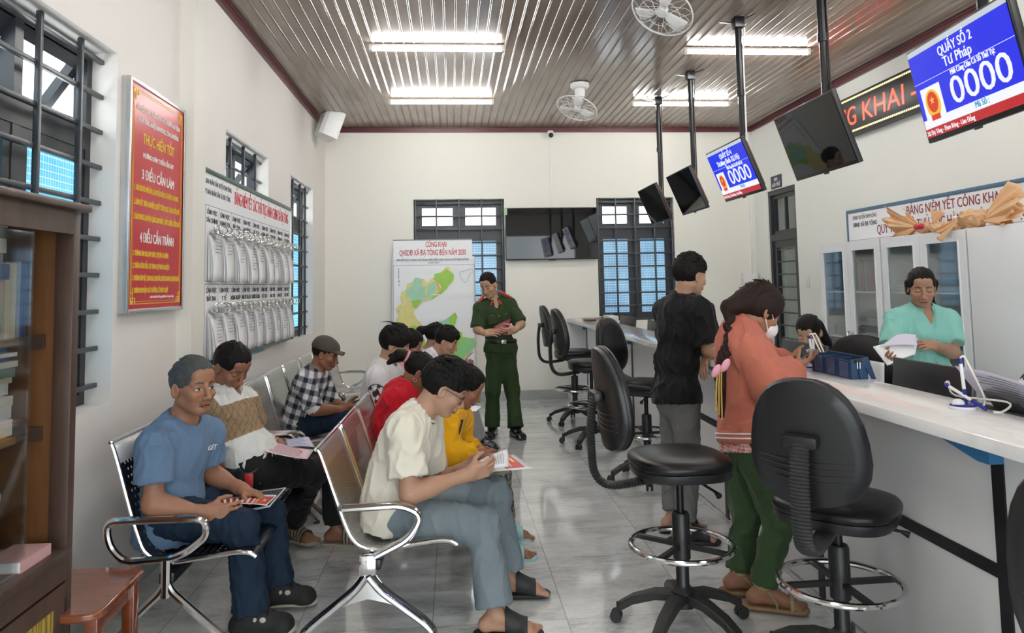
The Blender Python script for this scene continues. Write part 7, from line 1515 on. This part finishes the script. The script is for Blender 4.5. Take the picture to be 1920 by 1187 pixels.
# ---- on the counter
M_pblue = mat('pen_blue', (.012, .022, .26), .3); M_cord = mat('white_cord', (.78, .72, .66), .5)
def pen_stand(x, y, label, rz, lean):
    z = CZ; t = thing('pen_stand', label, 'pen stand', (x, y, z), 'desk pen stands on the counter'); c, s_ = math.cos(rz), math.sin(rz); W = lambda a, b, h: (x + a * c - b * s_, y + a * s_ + b * c, z + h)
    bs = MB(); bs.lathe([(0, 0), (.042, 0), (.045, .004), (.042, .010), (0, .012)], (x, y, z), 24); bs.build('base', M_wplast, t)
    MB().lathe([(.042, .010), (.036, .016), (0, .018)], (x, y, z), 24).build('base_top', M_pblue, t); MB().ball(W(-.016, 0, .016), (.022, .020, .018)).build('dome', M_wplast, t)
    for k, (b0, tilt) in enumerate(((.006, lean[0]), (.022, lean[1]))):
        a = V3(*W(.010 + .012 * k, -.004 + .010 * k, .012)) if not (k and len(tilt) == 3) else V3(x + .03, y - .075, z + .007); d = nrm(V3(tilt[0], tilt[1], 1)) if len(tilt) == 2 else nrm(V3(*tilt)); pen = MB().tube([tuple(a), tuple(a + d * .055)], [.0055, .0068], 10).build('pen_cup', M_pblue, t)
        MB().tube([tuple(a + d * .05), tuple(a + d * .142)], .0058, 10).build('pen', M_wplast, t); MB().tube([tuple(a + d * .142), tuple(a + d * .160)], .006, 10).build('pen_cap', M_pblue, t)
        e = a + d * .160; path = [tuple(e), tuple(e + V3(.012, -.004, .006)), tuple(e + V3(.03, -.012, -.04)), tuple(a + V3(.045, -.03 - .01 * k, .03)), tuple(a + V3(.035, -.03, -.002)), tuple(a + V3(.01, -.012, -.004))]
        cord = MB(); P = [Vector(p) for p in path]; pts = []
        for i in range(len(P) - 1):
            p0, p1, p2, p3 = P[max(0, i - 1)], P[i], P[i + 1], P[min(len(P) - 1, i + 2)]
            for j in range(6): u = j / 6; pts.append(.5 * ((2 * p1) + (p2 - p0) * u + (2 * p0 - 5 * p1 + 4 * p2 - p3) * u * u + (3 * p1 - p0 - 3 * p2 + p3) * u ** 3))
        cord.tube(pts, .0036, 6).build('cord', M_cord, t)
pen_stand(1.81, 3.64, 'white and blue desk pen stand near the coral jacket woman\'s hands', 0, ((-.08, .02), (-.02, .0)))
pen_stand(1.755, 2.45, 'desk pen stand with one slanting pen at the right end of the counter', 0, ((-.06, .02), (-.22, .62, .32)))
t = thing('file_tray', 'dark blue plastic file tray with three pockets on the back edge of the counter', 'file tray', (1.835, 3.40, CZ)); M_ftr = mat('dark_blue_plastic', (.012, .045, .115), .35)
MB().box((1.79, 3.23, CZ), (1.796, 3.585, CZ + .082)).build('front_wall', M_ftr, t); MB().box((1.866, 3.23, CZ), (1.872, 3.585, CZ + .10)).build('back_wall', M_ftr, t); MB().box((1.796, 3.23, CZ), (1.866, 3.585, CZ + .005)).build('floor_plate', M_ftr, t)
for k in range(4): MB().box((1.796, 3.23 + .1165 * k, CZ + .005), (1.866, 3.236 + .1165 * k, CZ + .09)).build('divider', M_ftr, t)
for k in range(3): MB().box((1.7862, 3.252 + .1165 * k, CZ + .008), (1.79, 3.322 + .1165 * k, CZ + .075), .001).build('front_rib', mat('slate_blue_plastic', (.05, .075, .16), .35), t)
e = MB(); e.prism([(1.79, 3.228, CZ + .085), (1.872, 3.228, CZ + .10), (1.905, 3.228, CZ), (1.885, 3.228, CZ), (1.86, 3.228, CZ + .05), (1.845, 3.228, CZ + .05), (1.84, 3.228, CZ), (1.83, 3.228, CZ), (1.825, 3.228, CZ + .045), (1.808, 3.228, CZ + .045), (1.79, 3.228, CZ)], (0, -.005, 0)); e.build('end_plate', M_ftr, t)
t2 = thing('binder_clip', 'small black binder clip on the end of the blue file tray', 'clip', (1.82, 3.222, CZ + .08)); MB().prism([(1.808, 3.2225, CZ + .090), (1.836, 3.2225, CZ + .095), (1.838, 3.2225, CZ + .078), (1.806, 3.2225, CZ + .074)], (0, -.008, 0)).build('body', M_black, t2); MB().tube([(1.815, 3.215, CZ + .078), (1.814, 3.213, CZ + .05), (1.826, 3.213, CZ + .05), (1.828, 3.215, CZ + .078)], .0012, 5).build('wire', M_steel, t2)
def monitor(x, y0, y1, z1, label, h=.32, yaw=0.0):
    t = thing('monitor', label, 'monitor', (x, (y0 + y1) / 2, .757), 'monitors behind the counter'); R = Matrix.Rotation(yaw, 3, 'Z') @ Matrix.Rotation(.10, 3, 'Y'); c = Vector((x, (y0 + y1) / 2, z1 - h / 2)); w = (y1 - y0) / 2; ax = [R @ Vector(v) for v in ((1, 0, 0), (0, 1, 0), (0, 0, 1))]
    MB().obox(c, (ax[0] * .011, ax[1] * w, ax[2] * h / 2), .006).build('case', M_black, t)
    b = MB(); n = 10     # bulged lower back
    for i in range(n + 1):
        a = -1 + 2 * i / n
        for dx, dz in ((-.0105, -h * .5), (-.030, -h * .46), (-.034, -h * .24 - .0), (-.011, -h * .02 + .05 * h * (1 - a * a))): b.v.append(tuple(c + ax[0] * dx + ax[1] * (w * .97 * a) + ax[2] * dz))
    b.f = [(i * 4 + j, i * 4 + j + 1, i * 4 + 5 + j, i * 4 + 4 + j) for i in range(n) for j in range(3)]; b.build('back_bulge', M_black, t, smooth=40, solid=.001)
    MB().obox(c + ax[0] * .0112, (ax[0] * .0006, ax[1] * (w - .012), ax[2] * (h / 2 - .014))).build('display', M_scr, t)
    MB().bar(c - ax[2] * h * .3 - ax[0] * .02, (c.x - .02, c.y, .77), .05, .02, (1, 0, 0)).build('neck', M_black, t); MB().box((c.x - .08, c.y - .11, .757), (c.x + .10, c.y + .11, .768), .004).build('foot', M_black, t)
    v = MB()
    for k in range(40): a = -.6 + 1.2 * k / 39; v.obox(c - ax[0] * (.0125 + .004) + ax[1] * (w * a) + ax[2] * (-h * .05 + .045 * h * (1 - a * a)), (ax[0] * .001, ax[1] * .0022, ax[2] * .003))
    v.build('vent_slots', M_rub, t)
monitor(2.05, 2.80, 3.33, 1.13, 'large black monitor in front of the clerk in the mint shirt'); monitor(2.07, 3.99, 4.55, 1.128, 'black monitor in front of the seated clerk', .32); monitor(2.05, 8.33, 8.86, 1.105, 'small dark monitor at the far end of the counter', .30, .1); monitor(2.05, 7.15, 7.68, 1.11, 'dark monitor behind the black T-shirt man', .30)
t = thing('brochure_stand', 'black plastic stand holding lilac sheets at the right end of the counter', 'stand', (1.86, 2.36, CZ)); MB().box((1.825, 2.24, CZ), (1.872, 2.53, CZ + .005), .002).build('base', M_rub, t); MB().prism([(1.862, 2.28, CZ + .005), (1.862, 2.44, CZ + .005), (1.815, 2.43, CZ + .062), (1.815, 2.29, CZ + .062)], (.004, 0, .002)).build('pocket', mat('grey_plastic', (.07, .07, .075), .4), t)
sheet('paper_set', 'lilac printed sheets leaning on the black stand at the right end of the counter', 'papers', [(1.872, 2.20, CZ + .012), (1.872, 2.50, CZ + .012), (1.80, 2.54, CZ + .135), (1.80, 2.16, CZ + .10)], M_lilac, .012, 9, M_greyink, .12)
for i, (x, y, a, m_, lab) in enumerate(((1.66, 9.30, .2, M_paper, 'white papers lowest in the pile at the far end of the counter'), (1.72, 9.05, -.25, mat('tan_folder', (.30, .22, .17), .6), 'tan folder lying at the far end of the counter'), (1.74, 9.25, -.5, M_paper, 'white sheets spread topmost at the far end of the counter'))):
    z = CZ + (0, .0165, .027)[i]; t = thing('document', lab, 'papers', (x, y, z), 'documents at the far end of the counter'); R = Matrix.Rotation(a, 3, 'Z'); MB().box((x - .11, y - .16, z), (x + .11, y + .16, z + (.016, .010, .006)[i]), .001, R).build('sheets', m_, t)
t = tag(MB().box((1.90, 8.9, .758), (2.02, 9.25, 1.10), .004).build('white_box', M_cpan), 'white carton standing behind the far end of the counter', 'box')
for i, (x, y, z, lab) in enumerate(((2.12, 3.60, .7565, 'loose white papers on the clerk desk left of the large monitor'), (2.2, 3.46, .7565, 'pile of printed papers on the clerk desk behind the blue file tray'))):
    t = thing('paper_pile', lab, 'papers', (x, y, z), 'papers on the clerk desk'); random.seed(i); mb = MB(); zz = z
    for k in range(12): mb.box((x - .10, y - .10 if i else y - .14, zz), (x + .10, y + (.10 if i else .14), zz + .014), 0, Matrix.Rotation(random.uniform(-.4, .4), 3, 'Z')); zz += .0155
    mb.build('sheets', M_paper, t)
sheet('paper_set', 'grey-white sheet propped up behind the blue file tray', 'papers', [(2.02, 3.62, .945), (2.02, 3.36, .945), (2.03, 3.36, 1.10), (2.03, 3.62, 1.10)], M_paper, .003)
# ---- peach flower wrappers on the cabinets
m, g = newmat('peach_tissue'); n = g.noise(g.obj(), 14, 3); g.base(g.mix(n, (.86, .56, .30), (.93, .70, .45))); g.b.inputs['Roughness'].default_value = .5; g.b.inputs['Transmission Weight'].default_value = 0; tl = g.n('BsdfTranslucent'); tl.inputs[0].default_value = (.95, .68, .42, 1); mx = g.n('MixShader'); mx.inputs[0].default_value = .35; g.t.links.new(g.b.outputs[0], mx.inputs[1]); g.t.links.new(tl.outputs[0], mx.inputs[2]); g.t.links.new(mx.outputs[0], g.o.inputs[0]); M_peach = m
def fan_sheet(t, p, d, u, L, spread, seed, m=M_peach, r0=.02, nm='wrapper_flare'):
    p, d = np.array(p), nrm(d); u = nrm(np.array(u) - d * (np.array(u) @ d)); s_ = np.cross(d, u); rnd = random.Random(seed); ph = [rnd.uniform(0, 6.28) for _ in range(4)]
    def fn(a, b):
        th = (a - .5) * spread * 2; r = r0 + L * b * (1 + .07 * math.sin(9 * a + ph[0]) + .05 * math.sin(23 * a + ph[2]))
        pl = (.10 * math.sin(15 * a + ph[1]) + .05 * math.sin(37 * a + ph[3])) * r * (.4 + .6 * b) + .20 * L * b * b * math.sin(3 * a + ph[2])
        q = p + d * (r * math.cos(th)) + s_ * (r * math.sin(th)) + u * pl
        q[2] = max(q[2], 1.852) if q[0] > 3.69 else q[2]; return tuple(q)
    MB().grid(fn, 44, 10).build(nm, m, t, solid=.0012, smooth=25)
def crumple(t, c, r, seed, m=M_peach, nm='crumpled_wrap'):
    rnd = random.Random(seed); mb = MB().ball(tuple(c), tuple(r), 22, 12); k = {}
    for i, v in enumerate(mb.v):
        key = tuple(round(x, 5) for x in v); g_ = k.setdefault(key, (rnd.uniform(.78, 1.16), rnd.uniform(-.013, .013), rnd.uniform(-.013, .013))); q = np.array(c) + (np.array(v) - np.array(c)) * g_[0] + V3(0, g_[1], g_[2]); q[2] = max(q[2], 1.851); mb.v[i] = tuple(q)
    mb.build(nm, m, t, smooth=38)
t = thing('flower_wrapper', 'peach paper flower wrapper with a red bow on top of the white cabinets', 'wrapping', (3.80, 5.66, 1.85))
fan_sheet(t, (3.77, 5.66, 1.905), (-.1, 1, .06), (-1, 0, .2), .33, .52, 1); fan_sheet(t, (3.80, 5.66, 1.90), (.1, 1, .16), (-1, 0, .2), .30, .46, 12); crumple(t, (3.80, 5.62, 1.895), (.05, .09, .045), 2); fan_sheet(t, (3.79, 5.52, 1.88), (0, -.45, 1), (-1, .1, .2), .14, .45, 3); crumple(t, (3.80, 5.46, 1.885), (.05, .12, .036), 4)
bo = MB(); [bo.ball((3.735, 5.60 + dy, 1.905), (.014, .036, .024), 12, 8) for dy in (-.03, .03)]; bo.ball((3.728, 5.60, 1.905), (.014, .014, .014)); bo.build('red_bow', mat('red_satin', (.50, .01, .03), .35), t)
t = thing('flower_wrapper', 'larger peach paper flower wrapper on the cabinets, nearer the right edge of the picture', 'wrapping', (3.82, 5.0, 1.85))
crumple(t, (3.80, 5.06, 1.925), (.08, .14, .062), 6); crumple(t, (3.81, 5.27, 1.885), (.06, .11, .035), 9); fan_sheet(t, (3.78, 4.95, 1.895), (-.05, -1, .28), (-1, 0, .2), .33, .58, 7); fan_sheet(t, (3.81, 4.95, 1.89), (.05, -1, .12), (-1, 0, .3), .30, .50, 17); fan_sheet(t, (3.72, 5.10, 1.93), (-.25, .55, -.45), (-1, 0, .1), .17, .34, 8); MB().ball((3.715, 5.14, 1.935), .016).build('white_tie', M_inkw, t)
